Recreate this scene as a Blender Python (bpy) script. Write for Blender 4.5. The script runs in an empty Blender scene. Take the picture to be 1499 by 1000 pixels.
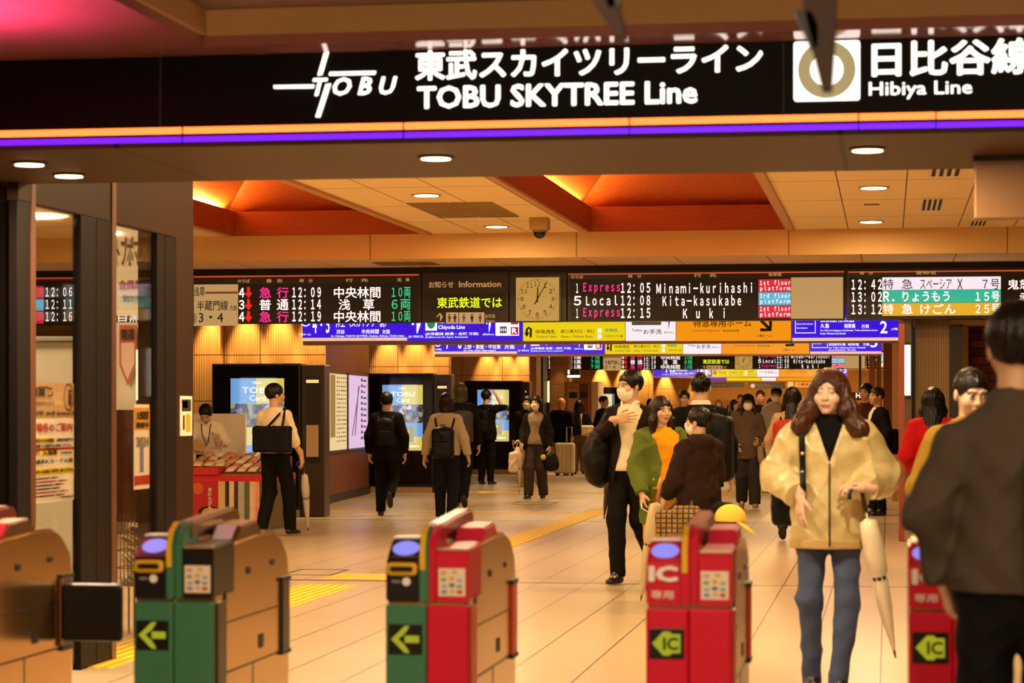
import bpy, bmesh, math, random
import numpy as np
from mathutils import Vector, Matrix
random.seed(7)
C = bpy.context.scene
COL = C.collection
# ------------------------------------------------------------------ camera, exposure, world
F = 3400.0                      # focal length in pixels of the 1499 px frame
HC = 1.45                       # lens height
PY0 = 597.0                     # row of the horizon
VX = 1300.0                     # column where the hall's long axis vanishes
TH = math.atan((VX - 749.5) / F)
CT, ST = math.cos(TH), math.sin(TH)
cd = bpy.data.cameras.new('camera'); cam = bpy.data.objects.new('camera', cd); COL.objects.link(cam)
cd.sensor_width = 36.0; cd.lens = 36.0 * F / 1499.0
cam.location = (0, 0, HC); cam.rotation_euler = (math.pi / 2, 0, TH)
cd.shift_y = (PY0 - 500.0) / 1499.0
cd.clip_start = 0.1; cd.clip_end = 400
cd.dof.use_dof = True; cd.dof.focus_distance = 27.5; cd.dof.aperture_fstop = 4.6
C.camera = cam
vs = C.view_settings
vs.view_transform = 'Standard'; vs.look = 'None'; vs.gamma = 1.0; vs.use_curve_mapping = False
vs.exposure = -0.05
w = bpy.data.worlds.new('world'); C.world = w; w.use_nodes = True
w.node_tree.nodes['Background'].inputs[0].default_value = (1.0, 0.60, 0.26, 1)
w.node_tree.nodes['Background'].inputs[1].default_value = 0.03
AMBER = (1.0, 0.68, 0.33)
WARM = (1.0, 0.75, 0.46)

def lamp(name, loc, power, size=0.3, color=AMBER, kind='AREA', rot=(0, 0, 0), size_y=None, spread=math.pi, parent=None):
    L = bpy.data.lights.new(name, kind); L.energy = power; L.color = color
    if kind == 'AREA':
        L.shape = 'RECTANGLE' if size_y else 'DISK'
        L.size = size
        if size_y: L.size_y = size_y
        L.spread = spread
    elif kind == 'SPOT':
        L.spot_size = spread; L.spot_blend = 0.7; L.shadow_soft_size = size
    else:
        L.shadow_soft_size = size
    o = bpy.data.objects.new(name, L); COL.objects.link(o)
    o.location = loc; o.rotation_euler = rot
    if parent: o.parent = parent
    return o

# ticket hall ceiling lamps and added fill lights (behind and above the camera)
for x in (-3.2, -1.0, 1.2):
    for y in (1.0, 4.6):
        lamp('hall_light', (x, y, 3.1), 42, 0.5, WARM, size_y=1.6)
for x in (-2.4, 1.2): lamp('hall_light', (x, 0.5, 2.9), 95, 0.6, WARM, rot=(math.radians(70), 0, 0), size_y=0.6)  # unseen tilted fill added to brighten the bay face, gate fronts and faces
lamp('pink_soffit_light', (-3.75, 8.5, 2.45), 75, 0.4, (1.0, 0.10, 0.42), rot=(math.pi, 0, 0), size_y=0.7, spread=math.radians(130))  # unseen pink up-light added to tint the left soffit; no sign is modelled
# middle hall and far concourse
for x in (-8.8, -4.3, -0.2):
    for y in (14.0, 18.0, 22.5):
        lamp('hall_light', (x + (1.2 if x == -4.3 and y == 14.0 else 0), y, 3.40), 95 if y > 15 else 130, 0.8, AMBER)
for y in (30.5, 36, 42, 50, 58, 66, 76, 88, 100):
    for x in (-6.3, -1.9):
        lamp('hall_light', (x, y, 3.12), 88 if y < 70 else (260 if y < 90 else 700), 1.1, AMBER)

# ------------------------------------------------------------------ picture <-> place
def plane(px, py, Y):
    """the point of the plane y = Y that is seen at pixel px, py"""
    u = (px - 749.5) / F
    d = Y / (CT + u * ST)
    return d * (u * CT - ST), HC + (PY0 - py) * d / F
def at(px, d, z=0.0):
    """the point at pixel column px, at depth d, height z"""
    xc = (px - 749.5) * d / F
    return Vector((-d * ST + xc * CT, d * CT + xc * ST, z))
def ground(px, py):
    return at(px, F * HC / (py - PY0))

# ------------------------------------------------------------------ materials
def lin(c):
    if isinstance(c, str):
        c = tuple(int(c[i:i + 2], 16) / 255 for i in (0, 2, 4))
        c = tuple(v / 12.92 if v <= 0.04045 else ((v + 0.055) / 1.055) ** 2.4 for v in c)
    return (*c[:3], 1)
_m = {}
def mat(name, color, rough=0.6, metal=0.0, emit=0.0, bump=0.0, bscale=40.0, vary=0.0, spec=None, coat=0.0):
    if name in _m: return _m[name]
    m = bpy.data.materials.new(name); m.use_nodes = True
    nt = m.node_tree; b = nt.nodes['Principled BSDF']
    c = lin(color)
    b.inputs['Base Color'].default_value = c
    b.inputs['Roughness'].default_value = rough
    b.inputs['Metallic'].default_value = metal
    if spec is not None: b.inputs['Specular IOR Level'].default_value = spec
    if coat: b.inputs['Coat Weight'].default_value = coat
    if emit:
        b.inputs['Emission Color'].default_value = c
        b.inputs['Emission Strength'].default_value = emit
    if bump or vary:
        t = nt.nodes.new('ShaderNodeTexCoord'); n = nt.nodes.new('ShaderNodeTexNoise')
        n.inputs['Scale'].default_value = bscale; n.inputs['Detail'].default_value = 4
        nt.links.new(t.outputs['Object'], n.inputs['Vector'])
        if bump:
            bp = nt.nodes.new('ShaderNodeBump'); bp.inputs['Strength'].default_value = bump; bp.inputs['Distance'].default_value = 0.01
            nt.links.new(n.outputs['Fac'], bp.inputs['Height']); nt.links.new(bp.outputs['Normal'], b.inputs['Normal'])
        if vary:
            mx = nt.nodes.new('ShaderNodeMix'); mx.data_type = 'RGBA'
            mx.inputs[6].default_value = tuple(v * (1 - vary) for v in c[:3]) + (1,)
            mx.inputs[7].default_value = tuple(min(1, v * (1 + vary)) for v in c[:3]) + (1,)
            nt.links.new(n.outputs['Fac'], mx.inputs[0]); nt.links.new(mx.outputs[2], b.inputs['Base Color'])
    _m[name] = m
    return m
def glow(name, color, strength=1.0):
    """a lit surface: lamp, LED, back-lit sign"""
    if name in _m: return _m[name]
    m = bpy.data.materials.new(name); m.use_nodes = True
    b = m.node_tree.nodes['Principled BSDF']
    b.inputs['Base Color'].default_value = (0.02, 0.02, 0.02, 1)
    b.inputs['Roughness'].default_value = 0.5
    b.inputs['Emission Color'].default_value = lin(color)
    b.inputs['Emission Strength'].default_value = strength
    _m[name] = m
    return m
class Nodes:
    def __init__(s, name, rough=0.5, metal=0.0):
        s.m = bpy.data.materials.new(name); s.m.use_nodes = True
        s.nt = s.m.node_tree; s.b = s.nt.nodes['Principled BSDF']
        s.b.inputs['Roughness'].default_value = rough; s.b.inputs['Metallic'].default_value = metal
        s.tc = s.nt.nodes.new('ShaderNodeTexCoord')
        s.sep = s.nt.nodes.new('ShaderNodeSeparateXYZ'); s.nt.links.new(s.tc.outputs['Object'], s.sep.inputs[0])
        _m[name] = s.m
    def val(s, i, v):
        if hasattr(v, 'is_output'): s.nt.links.new(v, i)
        else: i.default_value = v
    def math(s, op, a, b=0.0, c=0.0):
        n = s.nt.nodes.new('ShaderNodeMath'); n.operation = op
        for i, v in enumerate((a, b, c)): s.val(n.inputs[i], v)
        return n.outputs[0]
    def line(s, coord, period, offset, width):
        """1 on thin lines every period of a coordinate"""
        f = s.math('FRACT', s.math('DIVIDE', s.math('SUBTRACT', coord, offset - width / 2), period))
        return s.math('LESS_THAN', f, width / period)
    def mix(s, fac, a, b):
        n = s.nt.nodes.new('ShaderNodeMix'); n.data_type = 'RGBA'
        s.val(n.inputs[0], fac)
        s.val(n.inputs[6], a if hasattr(a, 'is_output') else lin(a)); s.val(n.inputs[7], b if hasattr(b, 'is_output') else lin(b))
        return n.outputs[2]
    def noise(s, scale, sx=1, sy=1, sz=1, detail=4):
        mp = s.nt.nodes.new('ShaderNodeMapping'); mp.inputs['Scale'].default_value = (sx, sy, sz)
        s.nt.links.new(s.tc.outputs['Object'], mp.inputs[0])
        n = s.nt.nodes.new('ShaderNodeTexNoise'); n.inputs['Scale'].default_value = scale; n.inputs['Detail'].default_value = detail
        s.nt.links.new(mp.outputs[0], n.inputs['Vector'])
        return n.outputs['Fac']
    def color(s, v): s.val(s.b.inputs['Base Color'], v)
    def bump(s, h, strength=0.3, dist=0.01):
        n = s.nt.nodes.new('ShaderNodeBump'); n.inputs['Strength'].default_value = strength; n.inputs['Distance'].default_value = dist
        s.val(n.inputs['Height'], h); s.nt.links.new(n.outputs[0], s.b.inputs['Normal'])

# ------------------------------------------------------------------ objects
def tag(o, label=None, cat=None, group=None, kind=None):
    if label: o['label'] = label
    if cat: o['category'] = cat
    if group: o['group'] = group
    if kind: o['kind'] = kind
    return o
def thing(name, label, cat, loc=(0, 0, 0), rz=0.0, group=None):
    o = bpy.data.objects.new(name, None); COL.objects.link(o)
    o.empty_display_size = 0.1
    o.location = loc; o.rotation_euler = (0, 0, rz)
    return tag(o, label, cat, group)
def link(name, me, parent=None):
    o = bpy.data.objects.new(name, me); COL.objects.link(o)
    if parent: o.parent = parent
    return o
def sub(c, p):
    """hang a part on another part of the same thing"""
    if c is not None: c.parent = p
    return c
def kids(o): return [c for c in COL.objects if c.parent is o]
def copy_tree(o, parent=None):
    c = o.copy(); COL.objects.link(c); c.parent = parent
    for ch in kids(o): copy_tree(ch, c)
    return c

class MB:
    """collects shapes (in the coordinates of the parent) for one mesh"""
    def __init__(s): s.bm = bmesh.new(); s.mats = []
    def mi(s, m):
        if m not in s.mats: s.mats.append(m)
        return s.mats.index(m)
    def _set(s, faces, m):
        if m is not None:
            i = s.mi(m)
            for f in faces: f.material_index = i
    def box(s, x0, x1, y0, y1, z0, z1, m=None, bevel=0.0, seg=2):
        vs_ = [s.bm.verts.new(p) for p in ((x0, y0, z0), (x1, y0, z0), (x1, y1, z0), (x0, y1, z0), (x0, y0, z1), (x1, y0, z1), (x1, y1, z1), (x0, y1, z1))]
        fs = [s.bm.faces.new([vs_[i] for i in q]) for q in ((0, 3, 2, 1), (4, 5, 6, 7), (0, 1, 5, 4), (1, 2, 6, 5), (2, 3, 7, 6), (3, 0, 4, 7))]
        s._set(fs, m)
        if bevel:
            es = list({e for f in fs for e in f.edges})
            r = bmesh.ops.bevel(s.bm, geom=es, offset=bevel, segments=seg, affect='EDGES', profile=0.5)
            s._set([f for f in r['faces']], m)
        return s
    def quad(s, pts, m=None):
        f = s.bm.faces.new([s.bm.verts.new(p) for p in pts]); s._set([f], m); return s
    def prism(s, pts, ax, a0, a1, m=None, bevel=0.0):
        """a polygon extruded along an axis: pts are the two other coordinates in x, y, z order"""
        def P(p, a):
            if ax == 'x': return (a, p[0], p[1])
            if ax == 'y': return (p[0], a, p[1])
            return (p[0], p[1], a)
        A = [s.bm.verts.new(P(p, a0)) for p in pts]; B = [s.bm.verts.new(P(p, a1)) for p in pts]
        n = len(pts)
        fs = [s.bm.faces.new(A), s.bm.faces.new(B[::-1])]
        for i in range(n):
            fs.append(s.bm.faces.new((A[i], B[i], B[(i + 1) % n], A[(i + 1) % n])))
        bmesh.ops.recalc_face_normals(s.bm, faces=fs)
        s._set(fs, m)
        if bevel:
            es = list({e for f in fs[:2] for e in f.edges})
            r = bmesh.ops.bevel(s.bm, geom=es, offset=bevel, segments=2, affect='EDGES')
            s._set(r['faces'], m)
        return s
    def tube(s, pts, rad, m=None, n=10, cap=True):
        pts = [Vector(p) for p in pts]
        if not hasattr(rad, '__len__'): rad = [rad] * len(pts)
        rings = []
        up = None
        for i, p in enumerate(pts):
            t = (pts[min(i + 1, len(pts) - 1)] - pts[max(i - 1, 0)]).normalized()
            if up is None:
                up = t.orthogonal().normalized()
            else:
                up = (up - t * up.dot(t)).normalized()
            b = t.cross(up)
            rings.append([s.bm.verts.new(p + (up * math.cos(2 * math.pi * k / n) + b * math.sin(2 * math.pi * k / n)) * max(rad[i], 1e-4)) for k in range(n)])
        fs = []
        for a, b in zip(rings, rings[1:]):
            for k in range(n):
                fs.append(s.bm.faces.new((a[k], a[(k + 1) % n], b[(k + 1) % n], b[k])))
        if cap:
            fs.append(s.bm.faces.new(rings[0][::-1])); fs.append(s.bm.faces.new(rings[-1]))
        bmesh.ops.recalc_face_normals(s.bm, faces=fs)
        for f in fs: f.smooth = True
        s._set(fs, m)
        return s
    def disc(s, c, r, z=0.0, axis='y', n=28, m=None, ry=None, th=0.0):
        ry = ry or r
        def P(a, o):
            x, y = r * math.cos(a), ry * math.sin(a)
            if axis == 'y': return (c[0] + x, c[1] + o, c[2] + y)
            if axis == 'z': return (c[0] + x, c[1] + y, c[2] + o)
            return (c[0] + o, c[1] + x, c[2] + y)
        A = [s.bm.verts.new(P(2 * math.pi * k / n, 0)) for k in range(n)]
        fs = [s.bm.faces.new(A)]
        if th:
            B = [s.bm.verts.new(P(2 * math.pi * k / n, th)) for k in range(n)]
            fs.append(s.bm.faces.new(B))
            for k in range(n): fs.append(s.bm.faces.new((A[k], A[(k + 1) % n], B[(k + 1) % n], B[k])))
        bmesh.ops.recalc_face_normals(s.bm, faces=fs)
        s._set(fs, m)
        return s
    def sphere(s, c, r, m=None, seg=16, half=None):
        r = r if hasattr(r, '__len__') else (r, r, r)
        q = bmesh.ops.create_uvsphere(s.bm, u_segments=seg, v_segments=seg // 2 + 1, radius=1)
        for v in q['verts']: v.co = Vector((c[0] + v.co.x * r[0], c[1] + v.co.y * r[1], c[2] + v.co.z * r[2]))
        fs = list({f for v in q['verts'] for f in v.link_faces})
        for f in fs: f.smooth = True
        s._set(fs, m)
        return s
    def build(s, name, m=None, parent=None, off=None):
        if m is not None and not s.mats: s.mats = [m]
        off = off if off is not None else (parent.location if parent else None)
        if off is not None:
            o3 = Vector(off)
            for v in s.bm.verts: v.co -= o3
        me = bpy.data.meshes.new(name); s.bm.to_mesh(me); s.bm.free()
        for k in s.mats: me.materials.append(k)
        return link(name, me, parent)

_tm = {}
def text(name, body, box, Y, m, parent, bold=0.0, mirror=False, dy=0.0, italic=0.0):
    """lettering fitted to the pixel box x0, y0, x1, y1 on the plane y = Y"""
    X0 = plane(box[0], 0, Y)[0]; X1 = plane(box[2], 0, Y)[0]; xm = (box[0] + box[2]) / 2
    Z0 = plane(xm, box[3], Y)[1]; Z1 = plane(xm, box[1], Y)[1]
    return text_on(name, body, (X0, Y - 0.006 - dy, Z0), (X1 - X0, 0, 0), (0, 0, Z1 - Z0), (0, -1, 0), m, parent, bold, mirror, italic)
def text_on(name, body, O, U, V, N, m, parent, bold=0.0, mirror=False, italic=0.0):
    """lettering fitted to the parallelogram O, U, V; N points to its reader; bold thickens the strokes"""
    key = (body, italic)
    if key not in _tm:
        cu = bpy.data.curves.new('t', 'FONT'); cu.body = body; cu.size = 1; cu.shear = italic
        cu.resolution_u = 2
        ob = bpy.data.objects.new('t', cu); COL.objects.link(ob)
        dg = bpy.context.evaluated_depsgraph_get(); dg.update()
        me0 = bpy.data.meshes.new_from_object(ob.evaluated_get(dg))
        bpy.data.objects.remove(ob)
        co = np.empty(len(me0.vertices) * 3, np.float32); me0.vertices.foreach_get('co', co)
        _tm[key] = (co.reshape(-1, 3)[:, :2], [tuple(p.vertices) for p in me0.polygons])
        bpy.data.meshes.remove(me0)
    c2, polys = _tm[key]
    if len(c2) == 0: return None
    n = len(c2); dirs = [(0, 0)]
    if bold: dirs += [(bold * math.cos(i * math.pi / 4), bold * math.sin(i * math.pi / 4)) for i in range(8)]
    P2 = np.concatenate([c2 + np.array(dd, np.float32) for dd in dirs])
    lay = np.repeat(np.arange(len(dirs)), n) * 0.0003
    faces = [tuple(i + k * n for i in p) for k in range(len(dirs)) for p in polys]
    lo, hi = P2.min(0), P2.max(0)
    fx = (P2[:, 0] - lo[0]) / max(hi[0] - lo[0], 1e-6)
    if mirror: fx = 1 - fx
    fz = (P2[:, 1] - lo[1]) / max(hi[1] - lo[1], 1e-6)
    O, U, V, N = (np.array(q, float) for q in (O, U, V, N))
    out = O - np.array(parent.location) + fx[:, None] * U + fz[:, None] * V + lay[:, None] * N
    me = bpy.data.meshes.new(name); me.from_pydata(out.tolist(), [], faces); me.update()
    me.materials.append(m)
    return link(name, me, parent)
def panel(mb, box, Y, m, dy=0.0, th=0.004):
    """a flat plate filling the pixel box on the plane y = Y"""
    X0, _ = plane(box[0], 0, Y); X1, _ = plane(box[2], 0, Y)
    xm = (box[0] + box[2]) / 2
    Z1 = plane(xm, box[1], Y)[1]; Z0 = plane(xm, box[3], Y)[1]
    mb.box(X0, X1, Y - th - dy, Y - dy, Z0, Z1, m)
    return mb
# ------------------------------------------------------------------ figures: smooth surfaces grown from distance fields
class Field:
    def __init__(s, lo, hi, h):
        s.h = h
        s.lo = np.array(lo, np.float32) - 2 * h
        n = np.ceil((np.array(hi) + 2 * h - s.lo) / h).astype(int) + 1
        s.ax = [s.lo[i] + h * np.arange(n[i], dtype=np.float32) for i in range(3)]
        s.f = np.full(n, 0.5, np.float32)
    def box(s, lo, hi, mg):
        sl = []
        for i in range(3):
            a = int(np.clip(np.floor((lo[i] - mg - s.lo[i]) / s.h), 0, len(s.ax[i])))
            b = int(np.clip(np.ceil((hi[i] + mg - s.lo[i]) / s.h) + 1, 0, len(s.ax[i])))
            if b <= a: return None
            sl.append(slice(a, b))
        return tuple(sl)
    def grid(s, sl):
        return s.ax[0][sl[0]][:, None, None], s.ax[1][sl[1]][None, :, None], s.ax[2][sl[2]][None, None, :]
    def put(s, sl, d, k, op='add'):
        f = s.f[sl]
        if op == 'sub':
            s.f[sl] = np.maximum(f, -d); return
        if k > 0:
            hh = np.maximum(k - np.abs(f - d), 0) / k
            s.f[sl] = np.minimum(f, d) - hh * hh * k * 0.25
        else:
            s.f[sl] = np.minimum(f, d)
    def cone(s, a, b, ra, rb, k=0.02, q=1.0, cut=False, cuta=False, op='add', qx=1.0):
        a = np.array(a, np.float32); b = np.array(b, np.float32); R = max(ra, rb)
        sl = s.box(np.minimum(a, b) - R, np.maximum(a, b) + R, k + 3 * s.h)
        if sl is None: return s
        x, y, z = s.grid(sl); ba = b - a; L2 = float(ba @ ba) + 1e-9
        t = np.clip(((x - a[0]) * ba[0] + (y - a[1]) * ba[1] + (z - a[2]) * ba[2]) / L2, 0, 1)
        vx = (x - a[0] - t * ba[0]) / qx; vy = (y - a[1] - t * ba[1]) / q; vz = z - a[2] - t * ba[2]
        d = (np.sqrt(vx * vx + vy * vy + vz * vz) - (ra + (rb - ra) * t)) * (0.5 + 0.5 * min(q, qx))
        L = math.sqrt(L2)
        if cut: d = np.maximum(d, ((x - b[0]) * ba[0] + (y - b[1]) * ba[1] + (z - b[2]) * ba[2]) / L)
        if cuta: d = np.maximum(d, -((x - a[0]) * ba[0] + (y - a[1]) * ba[1] + (z - a[2]) * ba[2]) / L)
        s.put(sl, d, k, op); return s
    def chain(s, pts, rad, k=0.02, q=1.0, cut=False):
        for i in range(len(pts) - 1):
            s.cone(pts[i], pts[i + 1], rad[i], rad[i + 1], k, q, cut and i == len(pts) - 2)
        return s
    def ell(s, c, r, k=0.02, R=None, op='add'):
        c = np.array(c, np.float32); r = np.array(r, np.float32); m = float(r.max())
        ext = r if R is None else np.array([m] * 3)
        sl = s.box(c - ext, c + ext, k + 3 * s.h)
        if sl is None: return s
        x, y, z = s.grid(sl); x = x - c[0]; y = y - c[1]; z = z - c[2]
        if R is not None:
            x, y, z = (R[0][0] * x + R[1][0] * y + R[2][0] * z, R[0][1] * x + R[1][1] * y + R[2][1] * z, R[0][2] * x + R[1][2] * y + R[2][2] * z)
        k0 = np.sqrt((x / r[0]) ** 2 + (y / r[1]) ** 2 + (z / r[2]) ** 2)
        k1 = np.sqrt((x / r[0] ** 2) ** 2 + (y / r[1] ** 2) ** 2 + (z / r[2] ** 2) ** 2)
        d = k0 * (k0 - 1) / np.maximum(k1, 1e-6)
        s.put(sl, d, k, op); return s
    def rbox(s, c, hf, rr, k=0.01, R=None, op='add'):
        c = np.array(c, np.float32); hf = np.array(hf, np.float32)
        ext = hf if R is None else np.array([float(np.linalg.norm(hf))] * 3)
        sl = s.box(c - ext, c + ext, k + 3 * s.h)
        if sl is None: return s
        x, y, z = s.grid(sl); x = x - c[0]; y = y - c[1]; z = z - c[2]
        if R is not None:
            x, y, z = (R[0][0] * x + R[1][0] * y + R[2][0] * z, R[0][1] * x + R[1][1] * y + R[2][1] * z, R[0][2] * x + R[1][2] * y + R[2][2] * z)
        qx, qy, qz = np.abs(x) - hf[0] + rr, np.abs(y) - hf[1] + rr, np.abs(z) - hf[2] + rr
        d = np.sqrt(np.maximum(qx, 0) ** 2 + np.maximum(qy, 0) ** 2 + np.maximum(qz, 0) ** 2) + np.minimum(np.maximum(qx, np.maximum(qy, qz)), 0) - rr
        s.put(sl, d, k, op); return s
    def keep(s, n, c):
        """keep the side where n . p < c"""
        x, y, z = s.grid((slice(None),) * 3)
        s.f = np.maximum(s.f, n[0] * x + n[1] * y + n[2] * z - c); return s
    def folds(s, amp, fx=30.0, fz=26.0, seed=0.0):
        """creases: soft ridges running mostly down and across the cloth"""
        x, y, z = s.grid((slice(None),) * 3)
        g = 1 if seed % 2 < 1 else -1
        a = 1 - np.abs(np.sin(0.5 * (fx * x + 12 * y + 1.9 * np.sin(fz * 0.45 * z + seed) + seed)))
        b = 1 - np.abs(np.sin(0.5 * (fz * z + 17 * x * g + 1.6 * np.sin(15 * y + 9 * x + seed) + 2 * seed)))
        c = np.sin(47 * z - 39 * x * g + 21 * y + 3 * seed)
        s.f = s.f + amp * (0.9 - 1.1 * a * a - 0.9 * b * b * b + 0.22 * c); return s
    def mesh(s, name, scale=1.0, rz=None):
        f = s.f; ins = f < 0
        n = f.shape
        c = np.zeros((n[0] - 1, n[1] - 1, n[2] - 1), np.uint8)
        for i in (0, 1):
            for j in (0, 1):
                for k in (0, 1):
                    c += ins[i:n[0] - 1 + i, j:n[1] - 1 + j, k:n[2] - 1 + k]
        act = (c > 0) & (c < 8)
        idx = np.argwhere(act)
        if len(idx) == 0: return None
        num = np.full(act.shape, -1, np.int64); num[act] = np.arange(len(idx))
        acc = np.zeros((len(idx), 3), np.float32); cnt = np.zeros(len(idx), np.float32)
        cor = [(i, j, k) for i in (0, 1) for j in (0, 1) for k in (0, 1)]
        for p in cor:
            for ax in range(3):
                if p[ax] == 1: continue
                q = list(p); q[ax] = 1
                fa = f[idx[:, 0] + p[0], idx[:, 1] + p[1], idx[:, 2] + p[2]]
                fb = f[idx[:, 0] + q[0], idx[:, 1] + q[1], idx[:, 2] + q[2]]
                cr = (fa < 0) != (fb < 0)
                t = fa / np.where(np.abs(fa - fb) < 1e-9, 1, fa - fb)
                P = np.tile(np.array(p, np.float32), (len(idx), 1)); P[:, ax] = t
                acc[cr] += P[cr]; cnt[cr] += 1
        V = (idx + acc / np.maximum(cnt, 1)[:, None]) * s.h + s.lo
        quads = []
        for ax in range(3):
            o = [slice(0, None)] * 3; p = [slice(0, None)] * 3
            o[ax] = slice(0, -1); p[ax] = slice(1, None)
            A = ins[tuple(o)]; B = ins[tuple(p)]
            e = np.argwhere(A != B)
            b, cc = (ax + 1) % 3, (ax + 2) % 3
            ok = (e[:, b] > 0) & (e[:, cc] > 0) & (e[:, b] < n[b] - 1) & (e[:, cc] < n[cc] - 1)
            e = e[ok]; flip = A[e[:, 0], e[:, 1], e[:, 2]]
            def g(db, dc):
                q = e.copy(); q[:, b] += db; q[:, cc] += dc
                return num[q[:, 0], q[:, 1], q[:, 2]]
            Q = np.stack([g(-1, -1), g(0, -1), g(0, 0), g(-1, 0)], 1)
            Q[~flip] = Q[~flip][:, ::-1]
            quads.append(Q)
        Q = np.concatenate(quads)
        return V * scale, Q
def to_mesh(name, VQ, mats, smooth=True):
    if not isinstance(VQ, list): VQ = [VQ]
    VQ = [q for q in VQ if q is not None]
    Vs, Qs, o = [], [], 0
    for V, Q in VQ:
        Vs.append(V); Qs.append(Q + o); o += len(V)
    V = np.concatenate(Vs).astype(np.float32); Q = np.concatenate(Qs).astype(np.int32)
    me = bpy.data.meshes.new(name)
    me.vertices.add(len(V)); me.vertices.foreach_set('co', V.ravel())
    me.loops.add(Q.size); me.loops.foreach_set('vertex_index', Q.ravel())
    me.polygons.add(len(Q)); me.polygons.foreach_set('loop_start', np.arange(0, Q.size, 4, dtype=np.int32))
    me.update(calc_edges=True)
    me.polygons.foreach_set('use_smooth', np.ones(len(Q), bool))
    for m in (mats if isinstance(mats, (list, tuple)) else [mats]): me.materials.append(m)
    return me

def skin_material():
    m = bpy.data.materials.new('skin'); m.use_nodes = True; nt = m.node_tree; b = nt.nodes['Principled BSDF']
    a = nt.nodes.new('ShaderNodeAttribute'); a.attribute_name = 'tint'
    nt.links.new(a.outputs['Color'], b.inputs['Base Color']); b.inputs['Roughness'].default_value = 0.45
    return m
SKIN = skin_material()
_cm = {}
def cloth(color, rough=0.8, fine=False):
    k = ('cloth', color, rough, fine)
    if k not in _cm:
        _cm[k] = mat('cloth_%d' % len(_cm), color, rough, bump=0.25 if not fine else 0.5, bscale=180 if not fine else 90, vary=0.12, spec=0.12)
    return _cm[k]
def hairm(color):
    k = ('hair', color)
    if k not in _cm:
        N = Nodes('hair_%d' % len(_cm), 0.36)
        n = N.noise(55, 1, 1, 0.12, 3); c = lin(color)[:3]
        N.b.inputs['Specular IOR Level'].default_value = 0.3
        N.color(N.mix(n, tuple(v * 0.4 for v in c), tuple(v * 1.6 for v in c))); N.bump(n, 0.5, 0.01)
        _cm[k] = N.m
    return _cm[k]
def rotm(yaw=0.0, pitch=0.0, roll=0.0):
    return np.array(Matrix.Rotation(math.radians(yaw), 3, 'Z') @ Matrix.Rotation(math.radians(pitch), 3, 'X') @ Matrix.Rotation(math.radians(roll), 3, 'Y'))
def vn(v):
    v = np.array(v, float); return v / (np.linalg.norm(v) + 1e-9)

def hand_field(Fd, wr, u, n, curl, spread=1.0, side=1):
    u = vn(u); n = vn(np.array(n) - u * np.dot(u, n)); v = np.cross(u, n)
    R = np.stack([u, v, n], 1)
    Fd.cone(wr - u * 0.05, wr + u * 0.01, 0.029, 0.026, 0.01)
    Fd.rbox(wr + u * 0.048, (0.046, 0.039, 0.015), 0.013, 0.012, R)
    tv = side
    for i, (off, ln) in enumerate(((0.030, 0.070), (0.010, 0.080), (-0.010, 0.075), (-0.029, 0.058))):
        p = wr + u * (0.088 - 0.006 * abs(i - 1)) + v * off * tv
        d = vn(u + v * 0.10 * (1.2 - i) * spread * tv); ang = 0.0
        for j, fr in enumerate((0.45, 0.32, 0.23)):
            ang += curl * (0.75 + 0.12 * i) * (0.8 if j else 0.55)
            dd = d * math.cos(ang) + n * math.sin(ang)
            e = p + dd * ln * fr
            Fd.cone(p, e, 0.0092 - 0.001 * j, 0.0085 - 0.001 * j, 0.004)
            p = e
    p = wr + u * 0.022 + v * 0.030 * tv
    d = vn(u * 0.75 + v * 0.7 * tv + n * 0.35); e = p + d * 0.042
    Fd.cone(p, e, 0.0125, 0.0105, 0.008)
    d2 = vn(u * 0.95 + v * 0.25 * tv + n * (0.35 + 0.4 * curl)); Fd.cone(e, e + d2 * 0.034, 0.0105, 0.0085, 0.004)

def head_prims(Fd, c, R, female=False):
    def T(p): return c + R @ np.array(p)
    Fd.ell(T((0, 0.016, 0.022)), (0.076, 0.094, 0.092), 0.02, R)
    Fd.ell(T((0, -0.026, -0.048)), (0.054 if female else 0.058, 0.066, 0.066), 0.03, R)
    Fd.ell(T((0, -0.068, -0.096)), (0.022, 0.016, 0.016), 0.02, R)
    for sx in (1, -1):
        Fd.ell(T((sx * 0.042, -0.056, -0.032)), (0.024, 0.026, 0.026), 0.02, R)
        Fd.ell(T((sx * 0.077, 0.014, -0.012)), (0.009, 0.019, 0.030), 0.006, R)
        Fd.ell(T((sx * 0.032, -0.092, 0.000)), (0.017, 0.012, 0.008), 0.01, R, 'sub')
        Fd.ell(T((sx * 0.032, -0.078, 0.000)), (0.0145, 0.0115, 0.0105), 0.004, R)
        Fd.ell(T((sx * 0.010, -0.093, -0.036)), (0.009, 0.010, 0.008), 0.006, R)
        Fd.cone(T((sx * 0.014, -0.080, 0.021)), T((sx * 0.045, -0.070, 0.022)), 0.008, 0.007, 0.010)
    Fd.cone(T((0, -0.080, 0.006)), T((0, -0.099, -0.032)), 0.007, 0.012, 0.012)
    Fd.ell(T((0, -0.086, -0.064)), (0.024, 0.010, 0.0065), 0.005, R)
    Fd.ell(T((0, -0.085, -0.075)), (0.020, 0.010, 0.0070), 0.005, R)

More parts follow.
